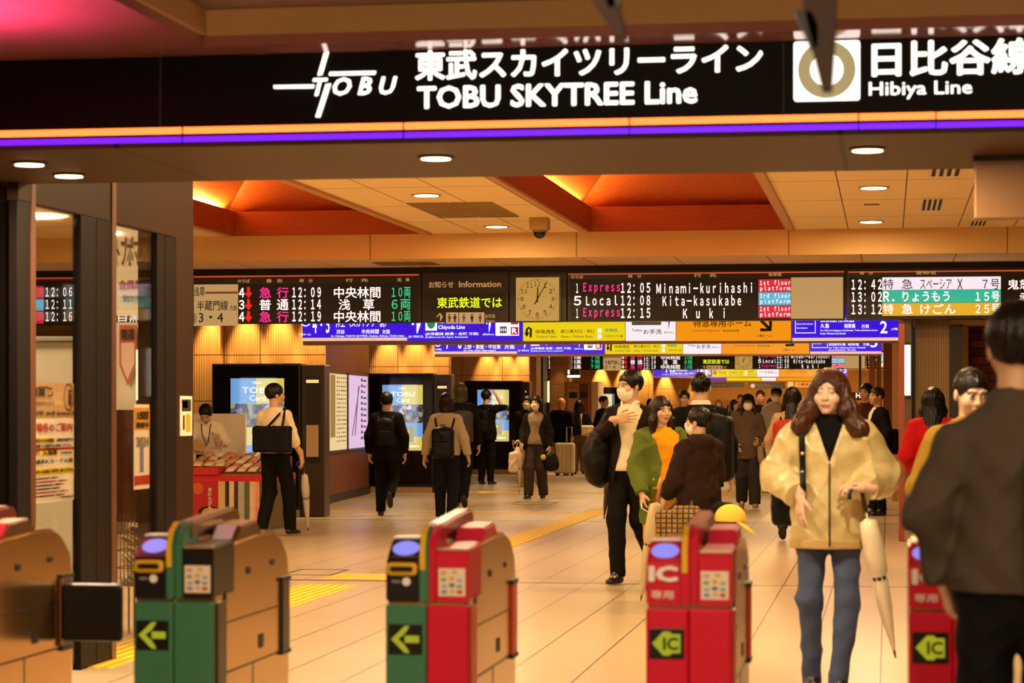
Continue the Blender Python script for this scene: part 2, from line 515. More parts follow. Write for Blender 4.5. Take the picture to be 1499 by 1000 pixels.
class P:
    pass
def person(label, px, d, H, rot=0.0, h=0.011, arms=None, legs=None, lean=0.0, yaw=0.0, pitch=0.0,
           hair='short', hc='0c0806', skin=(0.56, 0.34, 0.22), female=False,
           top='1a1512', hem=0.80, puff=0.02, sleeve_puff=None, hood=False, collar=False, inner=None, open_w=0.07, mid=0.0,
           pants='14110f', pw=0.02, shoes='0c0908', mask=None, cap=None, glasses=False, folds=0.006, x=None, wide=1.0, hemw=None,
           sleeves=(1.0, 1.0), stripe=None, curl=0.55, eyes_shut=False, belt=None, vneck=None, neckwear=None, rib=None, drop=0.0):
    o = P()
    g = at(px, d)
    if x is not None: g.x, g.y = x
    t = thing('person', label, 'person', g, math.radians(rot))
    S = H / 1.70
    J = {'pe': (0.235, 0.03, 1.11), 'pw': (0.245, -0.05, 0.86), 'me': (-0.235, 0.03, 1.11), 'mw': (-0.245, -0.05, 0.86),
         'pk': (0.09, -0.02, 0.50), 'pa': (0.095, 0.02, 0.085), 'mk': (-0.09, -0.02, 0.50), 'ma': (-0.095, 0.02, 0.085)}
    walk = {'p': {'pk': (0.085, -0.13, 0.51), 'pa': (0.08, -0.24, 0.09), 'mk': (-0.085, 0.02, 0.50), 'ma': (-0.08, 0.27, 0.17)},
            'm': {'mk': (-0.085, -0.13, 0.51), 'ma': (-0.08, -0.24, 0.09), 'pk': (0.085, 0.02, 0.50), 'pa': (0.08, 0.27, 0.17)},
            'lift_p': {'pk': (0.085, -0.06, 0.50), 'pa': (0.085, 0.28, 0.30), 'mk': (-0.085, -0.03, 0.50), 'ma': (-0.08, 0.0, 0.085)},
            'lift_m': {'mk': (-0.085, -0.06, 0.50), 'ma': (-0.085, 0.28, 0.30), 'pk': (0.085, -0.03, 0.50), 'pa': (0.08, 0.0, 0.085)}}
    if isinstance(legs, str): J.update(walk[legs])
    elif legs: J.update(legs)
    if arms: J.update(arms)
    J = {k: np.array(v, float) for k, v in J.items()}
    ln = np.array([0, -lean, 0])
    def up(p):                                   # things above the hips lean with the trunk
        p = np.array(p, float); f = np.clip((p[2] - 0.95) / 0.5, 0, 1.4); p = p + ln * f; p[2] -= 0.35 * abs(lean) * f * f; return p
    sh = {'p': up((0.152 * wide, 0.015, 1.345 - drop)), 'm': up((-0.152 * wide, 0.015, 1.345 - drop))}
    hc_ = up((0, -0.010, 1.583)); Rh = rotm(yaw, pitch)
    nb = up((0, 0.015, 1.40)); ch = up((0, 0.005, 1.27)); wa = up((0, 0, 1.06))
    pel = np.array((0, 0, 0.95))
    allp = [sh['p'], sh['m'], hc_] + [J[k] for k in ('pe', 'pw', 'me', 'mw', 'pk', 'pa', 'mk', 'ma')]
    lo = np.min(allp, 0) - 0.16; hi = np.max(allp, 0) + 0.16
    # ---- body: trunk, limbs and neck, with finer head and hands, one mesh
    B = Field(lo, hi, max(h, 0.009))
    B.cone(pel, wa, 0.140, 0.125, 0.03, 0.70); B.cone(wa, ch, 0.128, 0.150, 0.03, 0.66); B.cone(ch, nb, 0.145, 0.06, 0.03, 0.66)
    B.cone(sh['p'], sh['m'], 0.045, 0.045, 0.03)
    B.cone(nb, hc_ + Rh @ np.array((0, 0.02, -0.04)), 0.058, 0.052, 0.02)
    for sd, sg in (('p', 1), ('m', -1)):
        B.chain([sh[sd], J[sd + 'e'], J[sd + 'w']], [0.044, 0.038, 0.027], 0.02)
        hp = np.array((sg * 0.088, 0, 0.92))
        B.chain([hp, J[sd + 'k'], J[sd + 'a']], [0.074, 0.048, 0.034], 0.03)
        B.cone(J[sd + 'k'] * 0.72 + J[sd + 'a'] * 0.28 + (0, 0.012, 0), J[sd + 'k'] * 0.4 + J[sd + 'a'] * 0.6, 0.046, 0.034, 0.03)
        B.cone(J[sd + 'a'], J[sd + 'a'] + (0, -0.10, -0.055), 0.032, 0.024, 0.02)
    hh = min(h, 0.0065)
    parts = [B.mesh('b')]
    Hd = Field(hc_ - 0.15, hc_ + 0.15, max(0.0036, hh * 0.75))
    head_prims(Hd, hc_, Rh, female)
    Hd.cone(hc_ + Rh @ np.array((0, 0.02, -0.04)), up((0, 0.014, 1.44)), 0.052, 0.056, 0.02)
    hv = Hd.mesh('h'); parts.append(hv)
    for sd, sg in (('p', 1), ('m', -1)):
        wr = J[sd + 'w']; u = vn(J.get(sd + 'u', wr - J[sd + 'e'])); n = J.get(sd + 'n', np.array((-sg * 1.0, 0.15, 0)))
        cu = float(np.ravel(J.get(sd + 'c', curl))[0])
        Hn = Field(wr - 0.20, wr + 0.20, max(0.0038, hh * 0.8))
        hand_field(Hn, wr, u, n, cu, side=-1 if sg > 0 else 1)
        parts.append(Hn.mesh('n'))
    V, Q = parts[0]
    me = to_mesh('body', parts, SKIN)
    co = np.concatenate([q[0] for q in parts if q is not None])
    col = np.tile(np.array((*skin, 1), np.float32), (len(co), 1))
    loc = (co - hc_) @ Rh                                             # head coordinates
    hx, hy, hz = np.abs(loc[:, 0]), loc[:, 1], loc[:, 2]
    fr = (hy < -0.03) & (hz > -0.13) & (hz < 0.1)
    hcol = np.array(lin(hc)[:3], np.float32)
    brow = fr & (hx > 0.013) & (hx < 0.050) & (np.abs(hz - (0.023 - 0.18 * np.abs(hx - 0.03))) < 0.0048)
    col[brow, :3] = hcol * 0.7 + col[brow, :3] * 0.3
    ew = ((hx - 0.032) / 0.0155) ** 2 + ((hz - 0.001) / (0.0032 if eyes_shut else 0.0062)) ** 2 < 1
    e = fr & ew
    if eyes_shut: col[e, :3] = (0.05, 0.025, 0.02)
    else:
        col[e, :3] = (0.55, 0.48, 0.42)
        ir = fr & (((hx - 0.032) / 0.0070) ** 2 + ((hz - 0.001) / 0.0068) ** 2 < 1); col[ir, :3] = (0.02, 0.012, 0.01)
        lid = fr & (hx > 0.015) & (hx < 0.050) & (np.abs(hz - 0.0085 + 4 * (hx - 0.032) ** 2) < 0.0026); col[lid, :3] = (0.05, 0.03, 0.025)
    lips = fr & ((hx / 0.025) ** 2 + ((hz + 0.069) / 0.0105) ** 2 < 1)
    col[lips, :3] = np.array((0.42, 0.15, 0.11))
    gap = fr & (hx < 0.022) & (np.abs(hz + 0.0695) < 0.0018); col[gap, :3] = (0.15, 0.04, 0.03)
    nost = fr & (np.abs(hx - 0.008) < 0.004) & (np.abs(hz + 0.043) < 0.003) & (hy < -0.09); col[nost, :3] = np.array(skin) * 0.35
    at_ = me.attributes.new('tint', 'FLOAT_COLOR', 'POINT'); at_.data.foreach_set('color', col.ravel())
    def add(name, VQ, m):
        if VQ is None: return None
        me_ = to_mesh(name, VQ, m)
        ob = link(name, me_, t); ob.scale = (S, S, S); return ob
    body = link('body', me, t); body.scale = (S, S, S)
    o.t, o.S, o.g, o.J, o.hc, o.Rh, o.sh, o.rot = t, S, g, J, hc_, Rh, sh, rot
    # ---- clothes
    sp = puff if sleeve_puff is None else sleeve_puff
    def trunk(extra, hemz, sl=None, ns=0.0, openw=0.0, low=1.45, seed=1.0, cutback=False):
        T = Field(lo, np.maximum(hi, hi), h)
        hb = np.array((0, 0.0, hemz - 0.04)); hr = (hemw if hemw is not None else 0.166 + extra)
        T.cone(hb, np.array((0, 0, max(0.96, hemz + 0.04))), hr, 0.160 + extra, 0.03, 0.80)
        T.cone(np.array((0, 0, 0.96)), wa, 0.160 + extra, 0.142 + extra, 0.04, 0.78); T.cone(wa, ch, 0.142 + extra, 0.152 + extra, 0.04, 0.72)
        T.cone(ch, up((0, 0.015, 1.36)), 0.152 + extra, 0.098 + 0.4 * extra, 0.04, 0.70)
        for sd in 'pm': T.cone(sh[sd], up((0, 0.018, 1.415)), 0.046 + 0.5 * extra, 0.058 + 0.15 * extra, 0.035)
        if sl:
            for i, sd in enumerate('pm'):
                e, wv = J[sd + 'e'], J[sd + 'w']
                f = sl[i]
                if f > 0.5: 
                    en = e + (wv - e) * (f - 0.5) * 2 * 0.96
                    T.cone(sh[sd], e, 0.050 + ns, 0.046 + ns, 0.03); T.cone(e, en, 0.046 + ns, 0.035 + ns * 0.75, 0.025, cut=True)
                else:
                    T.cone(sh[sd], sh[sd] + (e - sh[sd]) * f * 2, 0.052 + ns, 0.052 + ns, 0.03, cut=True)
        if folds: T.folds(folds, seed=seed)
        if hood: T.ell(up((0, 0.085, 1.405)), (0.115, 0.075, 0.075), 0.03); T.ell(up((0, 0.02, 1.425)), (0.105, 0.095, 0.045), 0.02)
        if collar: T.ell(up((0, 0.010, 1.425)), (0.082, 0.078, 0.050), 0.015)
        if vneck and not cutback:
            x_, y_, z_ = T.grid((slice(None),) * 3)
            T.f = np.maximum(T.f, -np.maximum(np.abs(x_ - mid) - np.maximum(0.34 * (z_ - vneck), -0.02), y_ - 0.0))
        T.keep((0, 0, -1), -hemz)
        T.keep((0, 0, 1), low)
        if openw:
            x_, y_, z_ = T.grid((slice(None),) * 3)
            ww = openw * np.clip(0.55 + 0.75 * np.abs(z_ - 1.12) / 0.3 * (z_ > 1.12) + 0.9 * (1.12 - z_) / 0.35 * (z_ < 1.12), 0.35, 1.5)
            T.f = np.maximum(T.f, -np.maximum(np.abs(x_ - mid) - ww, y_ + 0.035))
        return T
    if inner:
        add('shirt', trunk(max(puff - 0.012, 0.004), 0.90, None, 0, 0, 1.435, 3.0, cutback=True).mesh('s'), cloth(inner))
    tm = cloth(top) if isinstance(top, str) else top
    o.top = add('jacket' if (inner or collar or hood) else 'shirt', trunk(puff, hem, sleeves, sp, open_w if inner else 0.0, 1.475 if (hood or collar) else 1.44, seed=(px % 7) * 0.9).mesh('t'), tm)
    if neckwear:
        Nw = Field((-0.14, -0.16, 1.15), (0.14, 0.16, 1.52), min(h, 0.008))
        Nw.cone(up((0, 0.012, 1.39)), hc_ + Rh @ np.array((0, 0.015, -0.085)), 0.068, 0.062, 0.02); Nw.cone(up((0, -0.005, 1.18)), up((0, 0.0, 1.32)), 0.166, 0.140, 0.03, 0.74); Nw.cone(up((0, 0, 1.32)), up((0, 0.005, 1.40)), 0.140, 0.090, 0.03, 0.74); Nw.keep((0, 0, 1), 1.475).keep((0, 0, -1), -1.19)
        add('neck_top', Nw.mesh('n'), cloth(neckwear))
    if rib:
        Rb = Field((-0.28, -0.24, hem - 0.04), (0.28, 0.24, hem + 0.06), h); Rb.cone((0, 0, hem - 0.06), (0, 0, hem + 0.08), (hemw or 0.166 + puff) + 0.004, (hemw or 0.166 + puff) + 0.003, 0, 0.80)
        Rb.keep((0, 0, 1), hem + 0.035).keep((0, 0, -1), -(hem - 0.012)); add('hem_band', Rb.mesh('r'), cloth(rib))
    L = Field(np.array((-0.35, lo[1], 0.0)), np.array((0.35, hi[1], 1.08)), h)
    L.cone((0, 0, 0.90), (0, 0, 1.03), 0.152, 0.142, 0.03, 0.78)
    for sd, sg in (('p', 1), ('m', -1)):
        hp = np.array((sg * 0.083, 0.005, 0.90)); k_, a_ = J[sd + 'k'], J[sd + 'a']
        a2 = a_ + (k_ - a_) * -0.07
        L.cone(hp, k_, 0.084 + pw * 0.3, 0.058 + pw, 0.03); L.cone(k_, a2, 0.058 + pw, 0.042 + pw, 0.03, cut=True)
    L.folds(folds * 0.7, 18, 24, seed=px % 5)
    L.keep((0, 0, 1), 1.05)
    add('trousers', L.mesh('l'), cloth(pants))
    if belt:
        Bt = Field((-0.2, -0.16, 0.98), (0.2, 0.16, 1.06), 0.006); Bt.cone((0, 0, 0.99), (0, 0, 1.05), 0.158, 0.156, 0.0, 0.76)
        Bt.keep((0, 0, 1), 1.04).keep((0, 0, -1), -1.0)
        add('belt', Bt.mesh('b'), mat('belt_leather', belt, 0.35))
    for sd, sg in (('p', 1), ('m', -1)):
        a_ = J[sd + 'a']; k_ = J[sd + 'k']; u = vn(a_ - k_)
        ft = vn((0.12 * sg, -1, 0)) if a_[2] < 0.12 else vn(np.array((0.05 * sg, -1.0, 0)) * max(0.15, -u[2]) + np.array((0, 0, -1)) * max(0, u[1]) * 1.1)
        dn = np.cross(ft, (1, 0, 0)); dn = vn(dn if dn[2] < 0 else -dn)
        Sh = Field(a_ - 0.24, a_ + 0.24, min(h, 0.009))
        base = a_ + dn * 0.048
        Rf = np.stack([np.cross(ft, -dn), ft, -dn], 1)
        Sh.ell(base + ft * -0.02, (0.037, 0.052, 0.040), 0.03, Rf); Sh.ell(base + ft * 0.095 + dn * 0.010, (0.043, 0.085, 0.030), 0.04, Rf)
        Sh.cone(a_ - dn * 0.02, base + ft * 0.05, 0.043, 0.042, 0.03)
        x_, y_, z_ = Sh.grid((slice(None),) * 3)
        pl = (x_ - a_[0]) * dn[0] + (y_ - a_[1]) * dn[1] + (z_ - a_[2]) * dn[2]
        Sh.f = np.maximum(Sh.f, pl - 0.080)
        add('shoe', Sh.mesh('s'), mat('shoe_' + str(shoes), shoes, 0.4))
    # ---- hair, hat, mask
    def T3(p): return hc_ + Rh @ np.array(p)
    if hair != 'bald':
        hl = {'short': 0.0, 'crop': 0.0, 'bob': 0.09, 'long': 0.33, 'wavy': 0.27, 'mid': 0.16}[hair]
        Hr = Field(hc_ - (0.22, 0.22, 0.16 + hl + 0.06), hc_ + (0.22, 0.22, 0.17), max(0.0045, min(h * 0.8, 0.008)))
        big = 0.004 if hair == 'crop' else (0.017 if hair == 'wavy' else 0.010)
        Hr.ell(T3((0, 0.022, 0.030)), (0.079 + big, 0.097 + big, 0.090 + big), 0.02, Rh)
        if hl == 0:
            Hr.ell(T3((0, -0.105, -0.040)), (0.110, 0.085, 0.088), 0, Rh, 'sub')
            x_, y_, z_ = Hr.grid((slice(None),) * 3)
            lx, ly, lz = [Rh[0][i] * (x_ - hc_[0]) + Rh[1][i] * (y_ - hc_[1]) + Rh[2][i] * (z_ - hc_[2]) for i in range(3)]
            Hr.f = np.maximum(Hr.f, -0.030 - 0.35 * np.clip(ly, -0.05, 0.12) - lz)
        else:
            back = 0.055
            wz = 0.095 if hair in ('wavy', 'long') else 0.082
            b0 = T3((0, 0.035, 0.0)); b1 = up((0, 0.075 + 0.02, 1.583 - 0.10 - hl)) if hl > 0.1 else T3((0, 0.035, -0.05 - hl))
            Hr.cone(b0, b1, wz, wz * 0.9, 0.03, 0.75)
            if hair in ('wavy', 'long', 'mid'):
                for sx in (1, -1):
                    p0 = T3((sx * 0.072, 0.0, 0.02)); p1 = T3((sx * (0.104 if hair == 'wavy' else 0.088), -0.008, -0.09)); p2 = up((sx * 0.150, -0.070, 1.405)) if hair == 'wavy' else up((sx * 0.095, -0.035, 1.583 - 0.09 - hl * 0.75))
                    Hr.chain([p0, p1, p2], [0.034 if hair == 'wavy' else 0.026, 0.050 if hair == 'wavy' else 0.034, 0.058 if hair == 'wavy' else 0.03], 0.03)
            else:
                for sx in (1, -1): Hr.cone(T3((sx * 0.074, 0.005, 0.02)), T3((sx * 0.072, 0.0, -0.04 - hl * 0.6)), 0.024, 0.026, 0.02)
            Hr.ell(T3((0.004 if hair == 'wavy' else 0, -0.100, -0.055)), (0.063, 0.066 if hair == 'wavy' else 0.062, 0.118 if hair == 'wavy' else 0.104), 0, Rh, 'sub')
        x_, y_, z_ = Hr.grid((slice(None),) * 3)
        an = np.arctan2(x_ - hc_[0], y_ - hc_[1])
        wv = 0.35 if hair == 'wavy' else 0.08
        Hr.f = Hr.f + 0.0028 * np.sin(34 * an + wv * 12 * np.sin(20 * (z_ - hc_[2])) + px) + 0.0022 * np.sin(73 * an + 30 * z_ * wv + 2 * np.sin(25 * z_))
        if hair == 'wavy': Hr.f = Hr.f + 0.008 * np.sin(30 * (z_ - hc_[2]) + 3 * an + 2 * np.sin(5 * an)) * np.clip((hc_[2] - 0.02 - z_) / 0.1, 0, 1)
        add('hair', Hr.mesh('h'), hairm(hc))
    if mask:
        M = Field(hc_ - 0.16, hc_ + 0.16, min(h, 0.006))
        M.ell(T3((0, -0.032, -0.052)), (0.067, 0.079, 0.078), 0.02, Rh); M.ell(T3((0, -0.082, -0.030)), (0.022, 0.036, 0.030), 0.03, Rh)
        x_, y_, z_ = M.grid((slice(None),) * 3)
        lx, ly, lz = [Rh[0][i] * (x_ - hc_[0]) + Rh[1][i] * (y_ - hc_[1]) + Rh[2][i] * (z_ - hc_[2]) for i in range(3)]
        M.f = np.maximum(np.maximum(M.f, ly + 0.018), np.maximum(lz + 0.012 + 0.1 * np.abs(lx), -0.124 - lz))
        mo = add('face_mask', M.mesh('m'), mat('mask_cloth', mask, 0.8))
        mb = MB()
        for sx in (1, -1):
            mb.tube([T3((sx * 0.058, -0.03, -0.03)), T3((sx * 0.074, -0.005, -0.005)), T3((sx * 0.084, 0.018, 0.012))], 0.0022, n=6)
            mb.tube([T3((sx * 0.056, -0.03, -0.09)), T3((sx * 0.074, -0.005, -0.05)), T3((sx * 0.082, 0.020, -0.03))], 0.0022, n=6)
        ob = mb.build('ear_loops', mat('mask_cloth', mask, 0.8), mo, off=(0, 0, 0))
    if cap:
        K = Field(hc_ - 0.22, hc_ + 0.2, min(h, 0.008))
        K.ell(T3((0, 0.020, 0.045)), (0.093, 0.110, 0.090), 0.02, Rh)
        x_, y_, z_ = K.grid((slice(None),) * 3)
        lx, ly, lz = [Rh[0][i] * (x_ - hc_[0]) + Rh[1][i] * (y_ - hc_[1]) + Rh[2][i] * (z_ - hc_[2]) for i in range(3)]
        K.f = np.maximum(K.f, 0.035 - lz)
        K.ell(T3((0, -0.105, 0.040)), (0.070, 0.075, 0.010), 0.01, Rh)
        add('cap', K.mesh('c'), cloth(cap))
    if glasses:
        mb = MB()
        for sx in (1, -1):
            mb.tube([T3((sx * 0.033 + 0.021 * math.cos(a), -0.100, 0.015 * math.sin(a))) for a in np.linspace(0, 2 * math.pi, 17)], 0.0022, n=6, cap=False)
            mb.tube([T3((sx * 0.054, -0.098, 0.004)), T3((sx * 0.078, 0.005, 0.006))], 0.002, n=6)
        mb.tube([T3((-0.012, -0.101, 0.004)), T3((0.012, -0.101, 0.004))], 0.002, n=6)
        ob = mb.build('glasses', mat('glasses_frame', '15100c', 0.3), t, off=(0, 0, 0)); ob.scale = (S, S, S)
    bpy.context.view_layer.update()
    from mathutils.bvhtree import BVHTree
    tm_ = o.top.data; bv = BVHTree.FromPolygons([v.co.copy() for v in tm_.vertices], [list(p.vertices) for p in tm_.polygons])
    def surf(x_, z_, back=False, off=0.012):
        sg_ = 1 if back else -1
        hit = bv.ray_cast(Vector((x_, sg_ * 0.8, z_)), Vector((0, -sg_, 0)))
        return Vector((x_, hit[0].y + sg_ * off, z_)) if hit[0] is not None else Vector((x_, sg_ * 0.1, z_))
    o.surf = surf
    o.W = lambda p: t.matrix_world @ (Vector(p) * S)               # figure coordinates -> place
    return o
# ------------------------------------------------------------------ the setting
YS = 9.97            # face of the big black sign beam
YB = 27.75           # face of the departure boards
YC = 26.2            # bulkhead where the high ceiling ends
ZC, ZL, ZS = 3.45, 3.164, 2.62
def struct(name, mb, m=None): 
    o = mb.build(name, m, None, (0, 0, 0)); o['kind'] = 'structure'; return o
# floor
N = Nodes('floor_tiles', 0.22)
g1 = N.line(N.sep.outputs[0], 0.402, -2.05, 0.009)
g2 = N.line(N.sep.outputs[1], 1.2, 19.0, 0.006)
wide = N.math('LESS_THAN', N.math('ABSOLUTE', N.math('SUBTRACT', N.sep.outputs[1], 19.02)), 0.05)
wide2 = N.math('LESS_THAN', N.math('ABSOLUTE', N.math('SUBTRACT', N.sep.outputs[1], 29.4)), 0.07)
n1 = N.noise(3.0, 0.5, 14, 1); n2 = N.noise(0.35, 1, 1, 1)
base = N.mix(n1, 'a48e70', 'c4b090'); base = N.mix(n2, base, N.mix(n1, 'b6a282', 'cebb98'))
c = N.mix(N.math('MULTIPLY', g2, 0.12), base, '9a8468'); c = N.mix(N.math('MULTIPLY', g1, 0.95), c, '2e2014')
c = N.mix(wide, c, '2c2218'); c = N.mix(wide2, c, '54442f')
N.color(c); N.b.inputs['Roughness'].default_value = 0.28; N.b.inputs['Specular IOR Level'].default_value = 0.6
mb = MB(); mb.quad([(-20, -4, 0), (9, -4, 0), (9, 118, 0), (-20, 118, 0)], N.m); struct('floor', mb)
mb = MB(); mb.box(-3.0, 1.0, 18.94, 18.97, 0.0, 0.004); struct('trim_1', mb, mat('steel_strip', 'd8c8a8', 0.25, 0.8))
# yellow tactile paving
N = Nodes('tactile_bars', 0.5)
bars = N.line(N.sep.outputs[0], 0.075, 0.0, 0.035)
N.color(N.mix(bars, 'c8960c', 'f0d01c')); N.bump(bars, 0.8, 0.005)
N2 = Nodes('tactile_dots', 0.5)
d1 = N2.line(N2.sep.outputs[0], 0.06, 0, 0.03); d2 = N2.line(N2.sep.outputs[1], 0.06, 0, 0.03)
dd = N2.math('MULTIPLY', d1, d2); N2.color(N2.mix(dd, 'd0a010', 'f2d024')); N2.bump(dd, 0.8, 0.005)
for nm, q, m, lb in (('tactile_paving', (-4.72, -4.27, 12.4, 18.5), N.m, 'yellow tactile strip of raised bars nearest the gates'),
              ('tactile_paving', (-4.72, -3.35, 19.1, 19.75), N2.m, 'yellow tactile strip of dots laid across the floor'),
              ('tactile_paving', (-4.20, -3.84, 19.85, 33.0), N.m, 'long yellow tactile strip running up the concourse'),
              ('tactile_paving', (-8.6, -4.3, 31.6, 31.85), N2.m, 'thin yellow tactile line across the floor behind the walkers'),
              ('tactile_paving', (-8.6, -0.2, 39.0, 39.35), N2.m, 'farthest yellow tactile line across the concourse floor')):
    mb = MB(); mb.box(q[0], q[1], q[2], q[3], 0.0, 0.005, m); tag(struct(nm, mb), lb, 'paving')
# high ceiling with two wooden coffers
ceil_c = 'f2d8a8'
N = Nodes('ceiling_tiles', 0.75)
ln = N.math('MAXIMUM', N.line(N.sep.outputs[0], 0.602, -0.44, 0.012), N.line(N.sep.outputs[1], 1.95, 20.65, 0.022))
N.color(N.mix(ln, ceil_c, '6a4a1c'))
CEIL = N.m
cof = [(-7.46, -5.25, 18.6, 26.05), (-3.32, -1.13, 18.6, 26.05)]
xs = [-20.0, cof[0][0] - 0.02, cof[0][1] + 0.02, cof[1][0] - 0.02, cof[1][1] + 0.02, 9.0]
mb = MB()
for i in range(5):
    if i in (1, 3):
        mb.box(xs[i], xs[i + 1], 11.4, 18.58, ZC, ZC + 0.05, CEIL); mb.box(xs[i], xs[i + 1], 26.07, YC, ZC, ZC + 0.05, CEIL)
    else: mb.box(xs[i], xs[i + 1], 11.4, YC, ZC, ZC + 0.05, CEIL)
struct('ceiling', mb)
N = Nodes('bulkhead_paint', 0.6)
N.color(N.mix(N.line(N.sep.outputs[0], 2.4, -5.9, 0.012), 'd9b070', '7a5420'))
mb = MB(); mb.box(-20, 9, YC, YC + 0.06, ZL, ZC + 0.3, N.m); struct('trim_2', mb)
N = Nodes('low_ceiling', 0.7)
N.color(N.mix(N.math('MAXIMUM', N.line(N.sep.outputs[0], 1.05, -0.3, 0.014), N.line(N.sep.outputs[1], 6.0, 32, 0.03)), 'e0c090', '6a4a20'))
mb = MB(); mb.box(-20, 9, YC + 0.06, 118, ZL, ZL + 0.05, N.m); struct('ceiling', mb)
mb = MB(); mb.box(-20, 9, YB + 0.02, YB + 0.6, 2.86, ZL, None); struct('trim_3', mb, mat('black_beam', '0a0605', 0.5))
# wood
def wood(name, a, b, axis):
    N = Nodes(name, 0.42)
    sc = {'x': (1.2, 24, 24), 'z': (24, 24, 1.2), 'y': (24, 1.2, 24)}[axis]
    n = N.noise(1.6, *sc); N.color(N.mix(n, a, b)); N.bump(n, 0.1); return N.m
WOODX = wood('wood_grain_across', '8a3c18', 'b85a24', 'x'); WOODY = wood('wood_grain_along', '8a3c16', 'a8521f', 'y'); WOODZ = wood('wood_grain_upright', 'a04a1c', 'cc6c28', 'z')
TRIMW = mat('pale_wood_trim', 'c08a4a', 0.5)
COVE = glow('cove_lamp', 'ffb040', 6.0)
for k, (x0, x1, y0, y1) in enumerate(cof):
    t = thing('ceiling_coffer', ['wooden ceiling recess with a glowing left slope, left one beside the dark column', 'wooden ceiling recess with a glowing left slope, right of the dome camera'][k], 'ceiling recess', ((x0 + x1) / 2, (y0 + y1) / 2, ZC))
    t['kind'] = 'structure'
    zs = ZC + 0.27
    mb = MB()
    for q in ((x0 - 0.02, x0, y0, y1), (x1, x1 + 0.02, y0, y1)): mb.box(q[0], q[1], q[2], q[3], ZC - 0.012, zs, WOODY)
    for q in ((x0, x1, y1, y1 + 0.02), (x0, x1, y0 - 0.02, y0)): mb.box(q[0], q[1], q[2], q[3], ZC - 0.012, zs, WOODX)
    mb.build('skirt', None, t)
    mb = MB()
    mb.box(x1 + 0.02, x1 + 0.10, y0, y1 + 0.02, ZC - 0.03, ZC - 0.001, TRIMW); mb.box(x0 - 0.09, x0 - 0.02, y0, y1 + 0.02, ZC - 0.02, ZC - 0.001, TRIMW)
    mb.build('edge_trim', None, t)
    e = 0.16; zt = ZC + 0.95; ins = 0.45
    A = [(x0 - e, y0 - e, zs), (x1 + e, y0 - e, zs), (x1 + e, y1 + e, zs), (x0 - e, y1 + e, zs)]
    Bq = [(x0 + ins, y0 + ins, zt), (x1 - ins, y0 + ins, zt), (x1 - ins, y1 - ins, zt), (x0 + ins, y1 - ins, zt)]
    mb = MB()
    for i in range(4): mb.quad([A[i], A[(i + 1) % 4], Bq[(i + 1) % 4], Bq[i]], WOODZ)
    mb.quad(Bq, WOODZ)
    mb.build('sloped_panel', None, t)
    mb = MB(); mb.box(x0 - e, x0 - 0.02, y0 - e, y1 + e, zs - 0.13, zs - 0.12, WOODY); mb.box(x1 + 0.02, x1 + e, y0 - e, y1 + e, zs - 0.13, zs - 0.12, WOODY)
    mb.box(x0 - 0.02, x1 + 0.02, y1 + 0.02, y1 + e, zs - 0.13, zs - 0.12, WOODX); mb.box(x0 - 0.02, x1 + 0.02, y0 - e, y0 - 0.02, zs - 0.13, zs - 0.12, WOODX); mb.build('cove_ledge', None, t)
    mb = MB(); mb.box(x0 - 0.13, x0 - 0.09, y0 + 0.3, y1 - 0.15, zs - 0.10, zs - 0.07, COVE); mb.build('cove_lamp', None, t)
    lamp('cove_light', (x0 - 0.09, (y0 + y1) / 2 + 0.3, zs - 0.02), 110, 0.06, (1.0, 0.55, 0.16), size_y=(y1 - y0) - 0.8, rot=(math.pi, 0, 0))
# sign beam with its underside
BROWN = mat('brown_soffit', '3e2a1a', 0.5, spec=0.2)
mb = MB(); mb.box(-20, 9, YS + 0.12, 11.45, ZS + 0.01, ZC + 0.3, BROWN); struct('trim_4', mb)
N = Nodes('soffit_panels', 0.5); N.b.inputs['Specular IOR Level'].default_value = 0.15
sm = N.math('MAXIMUM', N.line(N.sep.outputs[0], 3.2, -3.40, 0.025), N.line(N.sep.outputs[1], 0.74, YS + 0.02, 0.014))
N.color(N.mix(sm, '462e1c', '0e0804'))
mb = MB(); mb.box(-20, 9, YS - 0.02, 11.47, ZS - 0.012, ZS + 0.01, N.m); struct('ceiling', mb)
# lower ceiling on the camera's side: glossy soffit with a raised bay
GLOSS = mat('glossy_soffit', '9a6458', 0.14, 0.25)
mb = MB()
mb.box(-9, -2.93, -4, YS + 0.12, 3.015, 3.06, GLOSS); mb.box(-2.93, 6, 9.72, YS + 0.12, 3.015, 3.06, GLOSS)
struct('ceiling', mb)
BAY = mat('bay_paint', 'b08850', 0.6)
mb = MB(); mb.box(-2.93, 6, 9.70, 9.74, 3.06, 3.20, BAY); mb.box(-2.95, -2.91, -4, 9.72, 3.06, 3.20, BAY); struct('trim_5', mb)
N = Nodes('bay_ceiling', 0.6)
N.color(N.mix(N.line(N.sep.outputs[0], 1.75, -1.55, 0.02), '6a5038', '1c120a'))
mb = MB(); mb.box(-2.93, 6, -4, 9.72, 3.17, 3.22, N.m); struct('ceiling', mb)
# walls of the hall behind the camera and to the sides, out of view
mb = MB(); mb.box(6, 6.1, -4, 12, 0, 3.2, None); struct('wall_right', mb, mat('hall_wall', 'b89868', 0.7))
